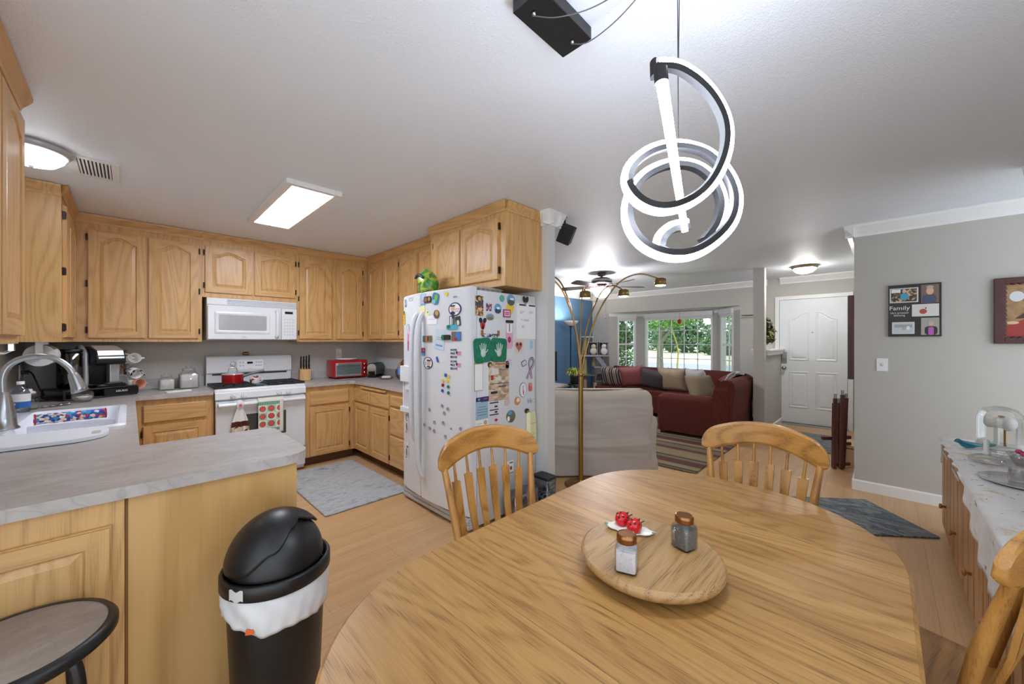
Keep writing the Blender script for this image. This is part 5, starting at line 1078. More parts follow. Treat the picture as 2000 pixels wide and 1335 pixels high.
b = MB(TM(1.064, .548, LZ, 0, 0, -72)); pl = [((.062 + .004 * math.sin(q * 9)) * math.cos(q) * (1 + .15 * abs(math.cos(q)) ** 6), .034 * math.sin(q) + .002 * math.sin(q * 11)) for q in [2 * PI * i / 44 for i in range(44)]]
b.rings([[(x * k, y * k, z) for x, y in pl] for k, z in ((.6, 0), (1, .006), (1, .008), (.9, .0055), (.55, .003))], mat('leaf white', '#e3e4d8', .3), True); b.build('dish', t)
b = MB(TM(1.064, .548, LZ, 0, 0, -72));
for s_ in (-1, 1): b.ell((.07 * s_, 0, .008), .006, .004, .003, mat('leaf tip', '#6a9a7c', .4), 10, 6)
b.build('leaf_tip', t)
def ladybug(x, y, label):
    M = TM(x, y, LZ + .006, 0, 0, -20); t = thing('ladybug_shaker', label, 'shaker', (x, y, LZ + .006), group='ladybug shakers')
    LR = mat('ladybug red', '#c41a20', .15); LB = mat('ladybug black', '#141414', .2)
    b = MB(M); b.ell((0, 0, .014), .024, .021, .023, LR, 22, 14); b.build('body', t)
    b = MB(M); b.ell((.017, .0, .012), .011, .012, .013, LB, 14, 8); b.tube([(.022, .004, .02), (.032, .009, .026)], .0015, 6, LB); b.tube([(.022, -.004, .02), (.032, -.009, .026)], .0015, 6, LB); b.build('head', t)
    for az, el in ((200, 30), (150, 45), (240, 40), (285, 30), (100, 35), (320, 55), (185, 70)):
        a, e = R(az), R(el); p = Vector((.0235 * math.cos(a) * math.cos(e), .0205 * math.sin(a) * math.cos(e), .014 + .0225 * math.sin(e)))
        b = MB(M); b.ell(p, (.0034), .0034, .0034, LB, 8, 6); b.build('spot', t)
ladybug(1.078, .578, 'red ladybug shaker at left on the white leaf dish'); ladybug(1.062, .532, 'red ladybug shaker at right, nearer to the salt shaker')
# ---------------- chairs ----------------
def make_chair(label):
    t = thing('dining_chair', label, 'chair', (0, 0, 0), group='oak dining chairs around the table', world=False)
    b = MB(); b.rings([[(x * k, y * k, z) for x, y in rrect(-.205, .205, -.2, .175, .07, 5)] for k, z in ((.93, .415), (1, .425), (1, .44), (.95, .45), (.6, .443))], CHAIRX, True); b.build('seat', t)
    def zc(x): return .945 - .068 * (abs(x) / .245) ** 2
    def hh(x):
        a = abs(x); return (.05 + .005 * min(1, a / .19)) * (math.sqrt(max(0, 1 - ((a - .195) / .051) ** 2)) if a > .195 else 1)
    def yb(x): return -.285 + .045 * (x / .245) ** 2
    def ct(x): return -.285 + .045 * (x / .245) ** 2 - (zc(x) - .9) * .25
    rings = []
    for i in range(41):
        s_ = -math.cos(PI * i / 40); x = .2455 * s_; h = max(hh(x), .0008); z = zc(x); y = ct(x); th = .012 if h > .02 else .012 * h / .02
        rings.append([(x, y - th, z - h * .8), (x, y - th * .6, z - h), (x, y + th * .6, z - h), (x, y + th, z - h * .8), (x, y + th - .004, z + h * .8), (x, y + th * .6 - .005, z + h), (x, y - th * .6 - .005, z + h), (x, y - th - .004, z + h * .8)])
    b = MB()
    for k in range(8):
        q = [[r_[k], r_[(k + 1) % 8]] for r_ in rings]
        b.add([p for r_ in q for p in r_], [(2 * i, 2 * i + 1, 2 * i + 3, 2 * i + 2) for i in range(40)], CHAIRX, True)
    b.add(rings[0], [tuple(range(8))], CHAIRX); b.add(rings[-1], [tuple(range(8))], CHAIRX)
    b.build('crest_rail', t, recalc=True)
    for s_ in (-1, 1):
        x1 = .215 * s_; b = MB(); b.tube([(.163 * s_, -.155, .43), (.188 * s_, -.198, .65), (x1, ct(x1), zc(x1) - hh(x1) + .01)], [.014, .0175, .0125], 12, CHAIRZ); b.build('back_post', t)
    for i in range(6):
        u = (i - 2.5) / 2.5; xt, xb = .165 * u, .125 * u; yt, zt = ct(xt), zc(xt) - hh(xt) + .008; yb_, zb = -.175, .44
        def P(k): return (xb + (xt - xb) * k, yb_ + (yt - yb_) * k - .018 * math.sin(k * PI), zb + (zt - zb) * k)
        b = MB(); b.tube([P(k) for k in (.8, .9, 1.0)], [.0075, .006, .006], 8, CHAIRZ)
        b.tube([P(k) for k in (0, .1, .25, .5, .7, .81, .815)], [.012, .013, .015, .018, .021, .021, .015], 4, CHAIRZ, flat=.42, up=(1, 0, 0)) if False else None
        q = [P(k) for k in (0, .2, .5, .81)]; w_ = [.009, .011, .0155, .0185]
        b.rings([[(p[0] - w, p[1] - .006, p[2]), (p[0] + w, p[1] - .006, p[2]), (p[0] + w, p[1] + .006, p[2]), (p[0] - w, p[1] + .006, p[2])] for p, w in zip(q, w_)], CHAIRZ, True, False)
        b.build('spindle', t, bevel=.0015)
    for sx in (-1, 1):
        for sy in (-1, 1):
            b = MB(); b.tube([(.16 * sx, .15 * sy if sy < 0 else .1, .42), (.185 * sx, .18 * sy if sy < 0 else .12, .22), (.205 * sx, .205 * sy if sy < 0 else .14, 0.001)], [.016, .021, .012], 10, CHAIRZ); b.build('leg', t)
        b = MB(); b.tube([(.185 * sx, -.18, .2), (.185 * sx, 0, .2), (.185 * sx, .12, .2)], [.008, .012, .008], 8, CHAIRZ); b.build('stretcher', t)
    return t
ch = make_chair('oak arrow-back dining chair standing in front of the refrigerator')
ch.location = (1.058, .99, 0); ch.rotation_euler = (0, 0, R(167))
copy_tree(ch, (1.775, .40, 0), R(90), 'oak arrow-back dining chair at far end of the table, toward front door')
copy_tree(ch, (1.618, -.02, 0), R(-16), 'oak dining chair at the lower right, beside the lace-covered sideboard')
# ---------------- trash can ----------------
TX, TY = .372, 1.545
t = thing('trash_can', 'tall black swing-top trash can in front of the peninsula', 'trash can', (TX, TY, 0))
b = MB(); b.lathe([(0, .002), (.125, .002), (.13, .01), (.152, .54), (.152, .56), (.145, .56)], (TX, TY, 0), 40, BLACK); b.build('bin_body', t)
def skirt():
    b = MB(); r_ = random.Random(2); ph = [r_.uniform(0, 6) for _ in range(3)]
    def f(u, v):
        a = u * 2 * PI; drop = .085 + .035 * math.sin(a * 1 + 2.9) + .007 * math.sin(5 * a + ph[0]) + .003 * math.sin(11 * a + ph[1])
        rr = .159 + .006 * math.sin(v * 3.1) + .002 * math.sin(23 * a + 5 * v + ph[2]) * v + .003 * math.sin(9 * a - 6 * v)
        return (TX + rr * math.cos(a), TY + rr * math.sin(a), .553 - drop * v)
    b.grid(f, 120, 10, mat('bin liner', '#d4d5d6', .35)); return b
b = skirt(); lin_ = b.build('bag_liner', t, solidify=.001)
b = MB(); a = R(228); b.add([(TX + .166 * math.cos(a + q), TY + .166 * math.sin(a + q), z) for q, z in ((-.06, .45), (.1, .452), (.09, .468), (-.04, .47))], [(0, 1, 2, 3)], mat('orange tab', '#e0622c', .5)); b.build('drawstring_tab', lin_)
b = MB(); b.lathe([(.165, .55), (.169, .553), (.169, .592), (.165, .598), (.157, .6), (.153, .55)], (TX, TY, 0), 56, BLACK); lid = b.build('lid_rim', t)
def bnd(a):  # seam height as an elevation, by azimuth seen from the table side
    d = (math.degrees(a) + 360) % 360
    pts = [(0, 34), (60, 60), (120, 50), (165, 12), (190, 6), (215, 8), (250, 28), (285, 52), (310, 60), (335, 48), (360, 34)]
    for (d0, e0), (d1_, e1) in zip(pts, pts[1:]):
        if d0 <= d <= d1_: k = (d - d0) / (d1_ - d0); k = k * k * (3 - 2 * k); return R(e0 + (e1 - e0) * k)
    return R(34)
def sph(a, e, k=1): return (TX + .155 * k * math.cos(a) * math.cos(e), TY + .155 * k * math.sin(a) * math.cos(e), .597 + .17 * k * math.sin(e))
b = MB(); b.grid(lambda u, v: sph(u * 2 * PI, bnd(u * 2 * PI) + (PI / 2 - bnd(u * 2 * PI)) * v), 96, 14, BLACK); b.build('lid_dome', t, solidify=.008)
b = MB(); b.grid(lambda u, v: sph(u * 2 * PI, (bnd(u * 2 * PI) + .06) * v, .94), 96, 14, BLACK); b.build('swing_flap', t)
b = MB(); a0 = R(206); b.grid(lambda u, v: (TX + .1698 * math.cos(a0 + .3 * u), TY + .1698 * math.sin(a0 + .3 * u), .556 + .034 * v + .004 * math.sin(u * 9)), 10, 4, mat('tape', '#c9cac8', .5)); b.build('tape', lid)
# ---------------- bar stool ----------------
SX, SY, SZ = -.205, 1.526, .624
t = thing('bar_stool', 'round bar stool with grey-brown seat and black rim, at lower left', 'stool', (SX, SY, 0))
b = MB(); b.lathe([(0, SZ - .02), (.165, SZ - .02), (.165, SZ + .001), (0, SZ + .001)], (SX, SY, 0), 56, STOOLT, smooth=False); b.build('seat', t)
b = MB(); b.lathe([(.163, SZ + .003), (.176, SZ + .002), (.184, SZ - .008), (.184, SZ - .022), (.176, SZ - .03), (.155, SZ - .03), (.155, SZ - .018)], (SX, SY, 0), 64, BLACK); b.build('seat_rim', t)
for k in range(4):
    a = R(45 + 90 * k + 8); c_, s_ = math.cos(a), math.sin(a)
    b = MB(); b.tube(spline([(SX + .05 * c_, SY + .05 * s_, SZ - .04), (SX + .11 * c_, SY + .11 * s_, SZ - .045), (SX + .14 * c_, SY + .14 * s_, SZ - .08), (SX + .155 * c_, SY + .155 * s_, .35), (SX + .18 * c_, SY + .18 * s_, 0.004)], 6), .0135, 10, BLACK); b.build('leg', t)
b = MB(); b.tube([(SX + .165 * math.cos(R(q)), SY + .165 * math.sin(R(q)), .2) for q in range(0, 360, 12)], .008, 8, BLACK, closed=True); b.build('foot_ring', t)
# ---------------- sideboard ----------------
struct(MB().box(.9, 3.78, -.95, -.68, 0, H, GREYWALL), 'wall_dining')
crown('trim_6', [((3.85, -.68), (-1, 0, 0), 2.5), ((3.78, -.95), (0, 1, 0), .34)])
t = thing('sideboard', 'long pine sideboard along the dining wall under a white lace cloth', 'sideboard', (3.0, -.49, 0))
b = MB(); b.box(2.553, 4.12, -.66, -.32, .06, .665, PINE).box(1.3, 2.54, -.66, -.32, .06, .665, PINE).box(1.32, 4.1, -.64, -.345, 0, .06, WALNUT); b.build('carcass', t, bevel=.003)
b = MB(); b.box(1.89, 4.13, -.665, -.305, .665, .68, PINE); b.build('top', t, bevel=.003)
xs = [4.1, 3.63, 3.1, 2.565, 2.525, 2.21, 1.915]
for k in (0, 1, 2, 4, 5):
    xa, xb = xs[k], xs[k + 1]; Mf = frame((xa, -.32, 0), (-1, 0, 0)); w_ = xa - xb
    b = MB(Mf); b.rbox(.006, w_ - .006, .075, .645, 0, .016, PINE, .004)
    for q in (.3, .62): b.box(w_ * q, w_ * q + .004, .08, .64, .0155, .0168, mat('pine groove', '#76502c', .7))
    dd = b.build('door', t)
    b = MB(Mf); b.rbox(w_ * .25, w_ * .8, .598, .612, .016, .022, mat('pale pull', '#c9bba8', .4), .004); b.build('finger_pull', dd)
    b = MB(Mf); b.lathe([(0, .016), (.008, .016), (.007, .03), (.017, .036), (.015, .046), (0, .048)], (w_ * .48, .255, 0), 14, mat('knob wood', '#9b6536', .3)); b.build('knob', dd)
def lace():
    a = N('lace cloth'); v = a.coords((1, 1, 1), False); x = a.n('ShaderNodeTexVoronoi', feature='DISTANCE_TO_EDGE'); x.inputs['Scale'].default_value = 16; a.l(v, x.inputs['Vector'])
    f = a.noise(v, 9, 4, .6, 1.2); g = a.noise(v, 13, 3, .5, 2.5)
    c = a.ramp(f, [(.5, '#dedddb'), (.62, '#d8d2c4'), (.7, '#c4a982'), (.76, '#dcdad6')])
    c = a.mix(a.ramp(g, [(.66, (0, 0, 0)), (.7, (1, 1, 1))]), c, lin('#8d8672'))
    a.bump(g, .3, .006); return a.set(Base_Color=c, Roughness=.9)
LACE = lace()
def drop(x): 
    k = min(1, max(0, (3.05 - x) / .7)); return .005 + .235 * k ** .8 + .014 * abs(math.sin(x * 38)) * k
b = MB()
b.grid(lambda u, v: (4.14 - 2.28 * u, -.665 + .373 * v, .684), 60, 4, LACE)
b.grid(lambda u, v: (4.14 - 2.28 * u, -.2915 + .004 * v + .008 * v * math.sin(u * 70), .684 - drop(4.14 - 2.28 * u) * v), 180, 10, LACE)
b.grid(lambda u, v: (4.14 + .012 * v, -.665 + .364 * u, .683 - (.2 - .03 * abs(math.sin(u * 16)) - .1 * (1 - u)) * v), 40, 5, LACE)
b.solo('lace_runner', 'white lace tablecloth with tan embroidery draped over the sideboard', 'tablecloth', solidify=.002)
CZ = .6855
t = thing('glass_bird', 'blue glass bird on the far end of the lace cloth', 'bird figurine', (3.77, -.39, CZ))
BGL = mat('blue glass solid', '#2f8fa6', .06, Transmission_Weight=.55, IOR=1.45)
M = TM(3.77, -.39, CZ, 0, 0, 122) @ Matrix.Scale(.82, 4); b = MB(M); b.rings([[(x, r_ * math.cos(q), z + r_ * .9 * math.sin(q)) for q in [2 * PI * i / 16 for i in range(16)]] for x, z, r_ in ((-.125, .035, .002), (-.1, .033, .007), (-.06, .034, .016), (-.02, .032, .027), (.015, .034, .031), (.04, .045, .027), (.052, .056, .021), (.066, .062, .018), (.078, .061, .012), (.086, .057, .004), (.092, .055, .001))], BGL, True); b.build('body', t)
b = MB(M); b.tube([(-.1, .0, .034), (-.17, 0, .042)], [.008, .004], 8, BGL, flat=2.2); b.build('tail', t)
t = thing('candle_holder', 'low clear glass candle holder with white stem beside the glass bird', 'candle holder', (3.42, -.42, CZ))
b = MB(); b.lathe([(0, 0), (.05, 0), (.068, .012), (.066, .03), (.04, .042), (.02, .045), (.018, .05), (0, .05)], (3.42, -.42, CZ), 28, GLS); b.build('base', t)
b = MB(); b.lathe([(.016, .045), (.017, .06), (.011, .07), (.012, .125), (.008, .13), (0, .131)], (3.42, -.42, CZ), 16, mat('milk glass', '#d6d6d2', .25)); b.build('candle', t)
t = thing('glass_cloche', 'glass dome covering a small white barrel-shaped ornament', 'cloche', (3.95, -.54, CZ))
b = MB(); b.lathe([(.1, 0), (.1, .16), (.093, .2), (.07, .235), (.03, .25), (0, .252)], (3.95, -.54, CZ + .018), 32, GLS); b.build('dome', t)
b = MB(); b.lathe([(0, 0), (.108, 0), (.11, .008), (.1, .018), (0, .018)], (3.95, -.54, CZ), 32, mat('base white', '#d6d4ce', .5)); b.build('base', t)
t = thing('barrel_ornament', 'white barrel ornament on two posts inside the glass dome', 'ornament', (3.95, -.54, CZ + .019))
Mo = TM(3.95, -.54, CZ + .019, 0, 0, 35); WB = mat('ornament white', '#d9d7d0', .4)
b = MB(Mo); b.lathe([(.0, -.06), (.04, -.06), (.044, -.05), (.036, -.045), (.036, .05), (.042, .055), (.03, .06), (0, .06)], (0, 0, .145), 22, WB, 'X'); b.build('barrel', t)
b = MB(Mo); b.cyl((-.03, 0, 0), (-.03, 0, .11), .006, n=10, m=BRASS); b.cyl((.02, 0, 0), (.02, 0, .11), .012, n=10, m=WB); b.build('post', t)
b = MB(Mo); b.lathe([(0, 0), (.012, 0), (.016, .008), (0, .012)], (-.01, 0, .182), 12, mat('tan knob', '#b08a5c', .4)); b.build('finial', t)
b = MB(); b.lathe([(0, 0), (.06, 0), (.12, .018), (.118, .021), (.055, .004), (0, .004)], (3.62, -.55, CZ), 30, GLS); b.solo('glass_plate', 'clear ruffled glass plate behind the candle holder', 'plate')
t = thing('glass_basket', 'clear cut-glass basket with pink flower at the right edge', 'glass basket', (3.45, -.56, CZ))
b = MB(); b.lathe([(0, 0), (.035, 0), (.04, .01), (.07, .07), (.066, .07), (.035, .012), (0, .01)], (3.45, -.56, CZ), 18, GLS); b.build('bowl', t)
b = MB()
for i in range(7): a = i * .9; b.ell((3.45 + .025 * math.cos(a), -.56 + .025 * math.sin(a), CZ + .07 + .006 * (i % 3)), .014, .014, .012, mat('pink petals', '#c8487c', .6), 8, 6)
b.build('flower', t)
b = MB(); b.lathe([(0, 0), (.11, 0), (.15, .014), (.148, .017), (.1, .004), (0, .004)], (3.02, -.49, CZ), 34, mat('silver tray', '#c6c8c8', .2, .6)); b.solo('oval_tray', 'shallow silvery dish nearest to the camera on the lace cloth', 'tray')
b = MB(); b.lathe([(.0, 0), (.03, 0), (.034, .02), (.03, .06), (.036, .065), (.03, .065), (.026, .02), (0, .006)], (3.03, -.47, CZ + .0055), 20, GLS); b.solo('glass_votive', 'small clear glass votive standing in the silvery dish', 'votive')
# ---------------- right wall ----------------
t = thing('collage_frame', 'black collage photo frame with five pictures and white script', 'picture frame', (4.73, -.19, 1.417))
Mw = frame((4.739, -.035, 1.417), (0, -1, 0)); FW, FH = .313, .45
b = MB(Mw); b.rbox(0, FW, 0, FH, 0, .016, mat('frame black', '#2b2725', .5), .003); b.box(.0, FW * .44, FH * .3, FH * .65, .016, .0165, mat('board brown', '#3c3532', .6)); b.build('frame', t)
PB = mat('photo border', '#dcdad4', .6)
def pic(u0, u1, v0, v1, bgm, figs, border=None):
    b = MB(Mw); x0, x1, y0, y1 = u0 * FW, u1 * FW, (1 - v1) * FH, (1 - v0) * FH
    if border: b.box(x0, x1, y0, y1, .016, .018, PB); e = .008; x0 += e; x1 -= e; y0 += e; y1 -= e
    b.box(x0, x1, y0, y1, .016, .0186, bgm)
    for i, (k, fx, fy, fw, fh, m) in enumerate(figs):
        b.prism([(x0 + (x1 - x0) * fx + p[0], y0 + (y1 - y0) * fy + p[1]) for p in shp(k, (x1 - x0) * fw, (y1 - y0) * fh)], .018, .019 + .0004 * i, m)
    b.build('photo', t)
pic(.03, .58, .065, .345, inks('room photo', '#5a4638', '#7a6452', '#3a3230', '#c9b08a'), [('r', .2, .85, .35, .25, WHT), ('c', .52, .4, .3, .5, C_('turquoise shirt', '#3fa0b8')), ('o', .52, .82, .16, .3, SKIN)], True)
pic(.63, .955, .03, .37, C_('brown room', '#7a6450'), [('c', .45, .2, .8, .5, C_('check shirt', '#4a5068')), ('o', .5, .65, .42, .42, SKIN), ('o', .5, .86, .4, .18, LINEG)])
pic(.46, .955, .39, .62, PB, [('o', .42, .4, .28, .42, C_('apple red', '#b5453c')), ('r', .52, .66, .05, .1, DKB)])
pic(.075, .51, .72, .95, C_('snow', '#c6ccd0'), [('r', .5, .7, .9, .3, C_('snow trees', '#9aa4aa')), ('o', .55, .45, .2, .3, C_('pale red', '#c8a8a8')), ('o', .75, .5, .18, .4, WHT)], True)
pic(.63, .96, .65, .97, C_('grey room', '#a8a49c'), [('c', .55, .25, .7, .5, DKB), ('c', .55, .22, .3, .46, C_('violet top', '#b860b8')), ('o', .55, .68, .26, .28, SKIN), ('o', .55, .8, .28, .14, LINEG)])
b = MB(Mw); b.text('Family', .05, WHT, (FW * .22, FH * .515, .0165), .0006); b.text("life's greatest", .021, WHT, (FW * .22, FH * .445, .0165), .0005); b.text('blessing', .022, WHT, (FW * .22, FH * .395, .0165), .0005); b.build('lettering', t)
t = thing('framed_picture', 'picture in carved dark red frame at the right edge of the wall', 'picture frame', (4.73, -.84, 1.357))
Mw = frame((4.739, -.617, 1.357), (0, -1, 0)); FRM = mat('carved frame', '#4a2320', .35, bump=.6, bscale=90, var=.25)
b = MB(Mw); W_, H_ = .46, .505
for (x0, x1, y0, y1) in ((0, .05, 0, H_), (W_ - .05, W_, 0, H_), (.05, W_ - .05, 0, .045), (.05, W_ - .05, H_ - .045, H_)): b.box(x0, x1, y0, y1, 0, .03, FRM)
for i in range(13):
    z = .05 + .034 * i; b.ell((.052, z, .018), .012, .018, .008, FRM, 10, 6); b.ell((W_ - .052, z, .018), .012, .018, .008, FRM, 10, 6)
for i in range(11):
    z = .06 + .034 * i; b.ell((z, .048, .018), .018, .01, .008, FRM, 10, 6); b.ell((z, H_ - .048, .018), .018, .01, .008, FRM, 10, 6)
b.build('frame', t, bevel=.004)
b = MB(Mw); b.box(.045, W_ - .045, .04, H_ - .04, .004, .008, patterned('sepia canvas', ['#8d6a45', '#a8845a', '#6a4c34'], 5, .5, 'noise'))
b.prism([(.05, .045), (.4, .045), (.4, .2), (.25, .21), (.15, .19), (.05, .13)], .008, .009, mat('red drape', '#9b2f28', .5)); b.prism(disc(.11, .36, .035, .04), .008, .009, mat('pale bonnet', '#cdd0d4', .6)); b.prism([(.1, .19), (.28, .2), (.3, .3), (.2, .34), (.17, .26)], .0085, .0095, mat('brown coat', '#4a3028', .6)); b.prism(disc(.24, .37, .03, .038), .009, .01, SKIN); b.prism(disc(.09, .16, .03, .012), .009, .0098, SKIN)
b.build('canvas', t)
t = thing('light_switch', 'white light switch plate on the grey wall', 'light switch', (4.735, .004, 1.108))
Mw = frame((4.7395, .04, 1.108), (0, -1, 0)); b = MB(Mw); b.rbox(0, .073, 0, .116, 0, .006, WHITE, .004); b.build('plate', t)
b = MB(Mw); b.box(.03, .043, .045, .07, .006, .008, mat('slot grey', '#b8b8b8', .5)); b.rbox(.032, .041, .054, .066, .008, .016, WHITE, .002); b.build('toggle', t)
# ---------------- pendant over the table ----------------
LED = emit('led white', '#e8f0ff', 31.0)
U_ = Vector((.7018, -.7124, 0)); D_ = Vector((.7124, .7018, 0))
PC = D_ * 1.03 + Vector((0, 0, 1.375))
def pl_(px, py, dd):            # sculpture point: across, up and depth from its own hanging axis
    k = 1.03 + dd
    return D_ * k + U_ * ((px - 1000) / 735 * k) + Vector((0, 0, 1.375 + (666.4 - py) / 735 * k))
t = thing('pendant_lamp', 'looping black and white LED spiral pendant hanging over the table', 'pendant lamp', (1.05, .40, 2.445))
ctrl = [(1286, 124, -.02), (1330, 130, -.045), (1378, 165, -.06), (1412, 215, -.06), (1423, 265, -.05), (1413, 318, -.04), (1385, 365, -.05), (1340, 398, -.09), (1288, 410, -.11), (1245, 393, -.10), (1223, 355, -.05), (1236, 318, .01), (1275, 290, .06), (1325, 281, .09), (1380, 295, .09), (1420, 332, .06), (1440, 380, .01), (1432, 430, -.04), (1395, 472, -.08), (1345, 498, -.10), (1290, 497, -.10), (1245, 470, -.07), (1224, 425, -.03), (1232, 375, .03), (1262, 338, .07), (1310, 318, .09), (1358, 322, .08), (1395, 350, .05), (1412, 395, .01), (1402, 440, -.02), (1375, 475, -.05)]
ctrl = [Vector(pl_(*c)) for c in ctrl]
pts = spline(ctrl, 7)
ctr = pl_(1325, 385, 0)
def loop_strip(pts, wtube, btube, ctr):
    out, inn = [], []
    for i, p in enumerate(pts):
        tg = (pts[min(i + 1, len(pts) - 1)] - pts[max(i - 1, 0)]).normalized()
        r_ = p - ctr; r_ = r_ - D_ * r_.dot(D_); r_ = (r_ - tg * r_.dot(tg)).normalized(); out.append(p + r_ * .006); inn.append((p - r_ * .007, r_))
    wtube.tube(out, .0085, 10, LED)
    rings = []
    for i, (p, r_) in enumerate(inn):
        tg = (pts[min(i + 1, len(pts) - 1)] - pts[max(i - 1, 0)]).normalized(); s_ = tg.cross(r_)
        rings.append([p + r_ * a + s_ * c for a, c in ((.006, .012), (-.009, .012), (-.009, -.012), (.006, -.012))])
    btube.rings(rings, BLKM, True, False)
wt, bt = MB(), MB(); loop_strip(pts[:70], wt, bt, pl_(1320, 300, 0)); wt.build('led_diffuser', t); bt.build('channel', t)
wt, bt = MB(), MB(); loop_strip(pts[69:], wt, bt, pl_(1330, 395, .0)); wt.build('led_diffuser', t); bt.build('channel', t)
hook = spline([pl_(1344, 437, -.03), pl_(1312, 443, -.03), pl_(1290, 462, -.035), pl_(1286, 488, -.05), pl_(1300, 499, -.09)], 6)
wt, bt = MB(), MB(); loop_strip(hook, wt, bt, pl_(1330, 480, -.03)); wt.build('led_diffuser', t); bt.build('channel', t)
b = MB(); b.tube([pl_(1292, 155, -.04), pl_(1338, 452, -.04)], [.0165, .0085], 14, LED, flat=.9); b.build('led_diffuser', t)
for p_, q_, r_, f_ in ((pl_(1276, 120, -.015), pl_(1277, 150, -.015), .016, .5), (pl_(1290, 135, -.045), pl_(1292, 162, -.045), .0175, 1), (pl_(1343, 434, -.03), pl_(1346, 440, -.03), .007, 1)): b = MB(); b.tube([p_, q_], r_, 16, BLKM, flat=f_); b.build('end_cap', t)
for off, dn in ((-.002, 281), (.003, 128)):
    e = pl_(1325, dn, .07 if dn > 200 else -.04); b = MB(); b.tube([(e.x + off, e.y - off, 2.445), (e.x, e.y, e.z)], .0013, 6, BLACK); b.build('suspension_cable', t)
t = thing('driver_box', 'black rectangular ceiling driver box feeding the spiral pendant', 'ceiling box', (.972, .766, 2.40))
b = MB(); b.box(.842, 1.102, .706, .826, 2.402, 2.444, mat('driver black', '#1a1a1b', .35)); b.build('housing', t, bevel=.002)
for x, y in ((.885, .775), (1.06, .755)):
    b = MB(); b.lathe([(0, -.001), (.006, -.001), (.0075, -.006), (.004, -.012), (0, -.012)], (x, y, 2.402), 14, STEEL); b.build('cable_grip', t)
b = MB(); b.tube(spline([(.885, .775, 2.39), (.93, .72, 2.38), (.99, .64, 2.395), (1.03, .55, 2.42), (1.05, .46, 2.443)], 7), .002, 6, mat('grey cable', '#55565a', .4)); b.build('feed_cable', t)
b = MB(); b.tube(spline([(1.06, .755, 2.39), (1.075, .7, 2.375), (1.08, .6, 2.39), (1.07, .5, 2.42), (1.055, .43, 2.443)], 7), .002, 6, mat('grey cable', '#55565a', .4)); b.build('feed_cable', t)
# ---------------- ceiling fixtures ----------------
t = thing('ceiling_panel_light', 'rectangular white LED panel light on the kitchen ceiling', 'ceiling light', (.893, 3.36, 2.40))
b = MB(); x0, x1, y0, y1 = .716, 1.07, 2.765, 3.95
for q in ((x0, x0 + .045, y0, y1), (x1 - .045, x1, y0, y1), (x0 + .045, x1 - .045, y0, y0 + .045), (x0 + .045, x1 - .045, y1 - .045, y1)): b.box(*q, 2.412, 2.445, WHITE)
b.build('frame', t, bevel=.003)
b = MB(); b.box(x0 + .04, x1 - .04, y0 + .04, y1 - .04, 2.416, 2.44, emit('panel glow', '#e8f0ff', 17.0)); b.build('diffuser', t)
def flush(label, x, y, r, em, rimm):
    t = thing('flush_light', label, 'ceiling light', (x, y, 2.34), group='dome flush lights')
    b = MB(); b.lathe([(0, 2.445), (r, 2.445), (r * 1.02, 2.43), (r * .93, 2.41), (r * .86, 2.405), (r * .86, 2.42)], (x, y, 0), 36, rimm); b.build('rim', t)
    b = MB(); b.lathe([(r * .86, 2.41), (r * .8, 2.385), (r * .6, 2.355), (r * .3, 2.34), (0, 2.336)], (x, y, 0), 32, em); b.build('dome_shade', t)
    b = MB(); b.lathe([(.012, 2.338), (.008, 2.328), (0, 2.322)], (x, y, 0), 12, rimm); b.build('finial', t)
flush('white dome ceiling light between the left wall cabinets', -.38, 3.32, .15, emit('dome glow', '#f6f9ff', 5.0), mat('rim silver', '#b9bcc0', .35, .4))
flush('small dome ceiling light with bronze rim above the entry', 6.72, .79, .155, emit('dome glow warm', '#fffdf8', 34.0), mat('bronze rim', '#8a7a62', .35, .6))
def vent(label, x0, x1, y0, y1, along):
    t = thing('ceiling_vent', label, 'ceiling vent', ((x0 + x1) / 2, (y0 + y1) / 2, 2.435)); m = mat('vent white', '#dfdfde', .45)
    b = MB(); e = .035
    for q in ((x0, x0 + e, y0, y1), (x1 - e, x1, y0, y1), (x0 + e, x1 - e, y0, y0 + e), (x0 + e, x1 - e, y1 - e, y1)): b.box(*q, 2.437, 2.445, m)
    b.build('frame', t, bevel=.002)
    b = MB(); b.box(x0 + e, x1 - e, y0 + e, y1 - e, 2.4435, 2.4445, mat('vent dark', '#3c3d40', .8)); b.build('duct', t)
    n = 9
    for i in range(n):
        k = (i + .5) / n; b = MB()
        if along == 'Y': y = y0 + e + (y1 - y0 - 2 * e) * k; b.box(x0 + e, x1 - e, y - .006, y + .006, 2.438, 2.4435, m)
        else: x = x0 + e + (x1 - x0 - 2 * e) * k; b.box(x - .004, x + .004, y0 + e, y1 - e, 2.438, 2.4435, m)
        b.build('louvre', t)
vent('white ceiling air vent beside the left dome light', -.255, -.045, 3.29, 3.66, 'X')
vent('small ceiling air vent near the bay window', 7.42, 7.58, 2.2, 2.5, 'Y')
t = thing('speaker', 'small black speaker on a ceiling bracket beside the white column', 'speaker', (2.68, 1.98, 2.445))
Ms = Matrix.Translation((2.69, 1.98, 2.315)) @ Matrix.Rotation(R(20), 4, 'Z') @ Matrix.Rotation(R(-25), 4, 'Y') @ Matrix.Rotation(R(28), 4, 'X')
b = MB(Ms); b.box(-.055, .055, -.06, .06, -.075, .075, BLKM); b.build('cabinet', t, bevel=.006)
b = MB(Ms); b.box(-.0565, -.0545, -.05, .05, -.065, .065, mat('speaker grille', '#242426', .9, bump=.5, bscale=600)); b.build('grille', t)
b = MB(); b.tube([(2.64, 1.96, 2.443), (2.65, 1.965, 2.4), (2.67, 1.975, 2.36)], .009, 8, BLACK); b.lathe([(0, 0), (.02, 0), (.02, .008), (0, .008)], (2.64, 1.96, 2.436), 12, BLACK); b.build('bracket', t)
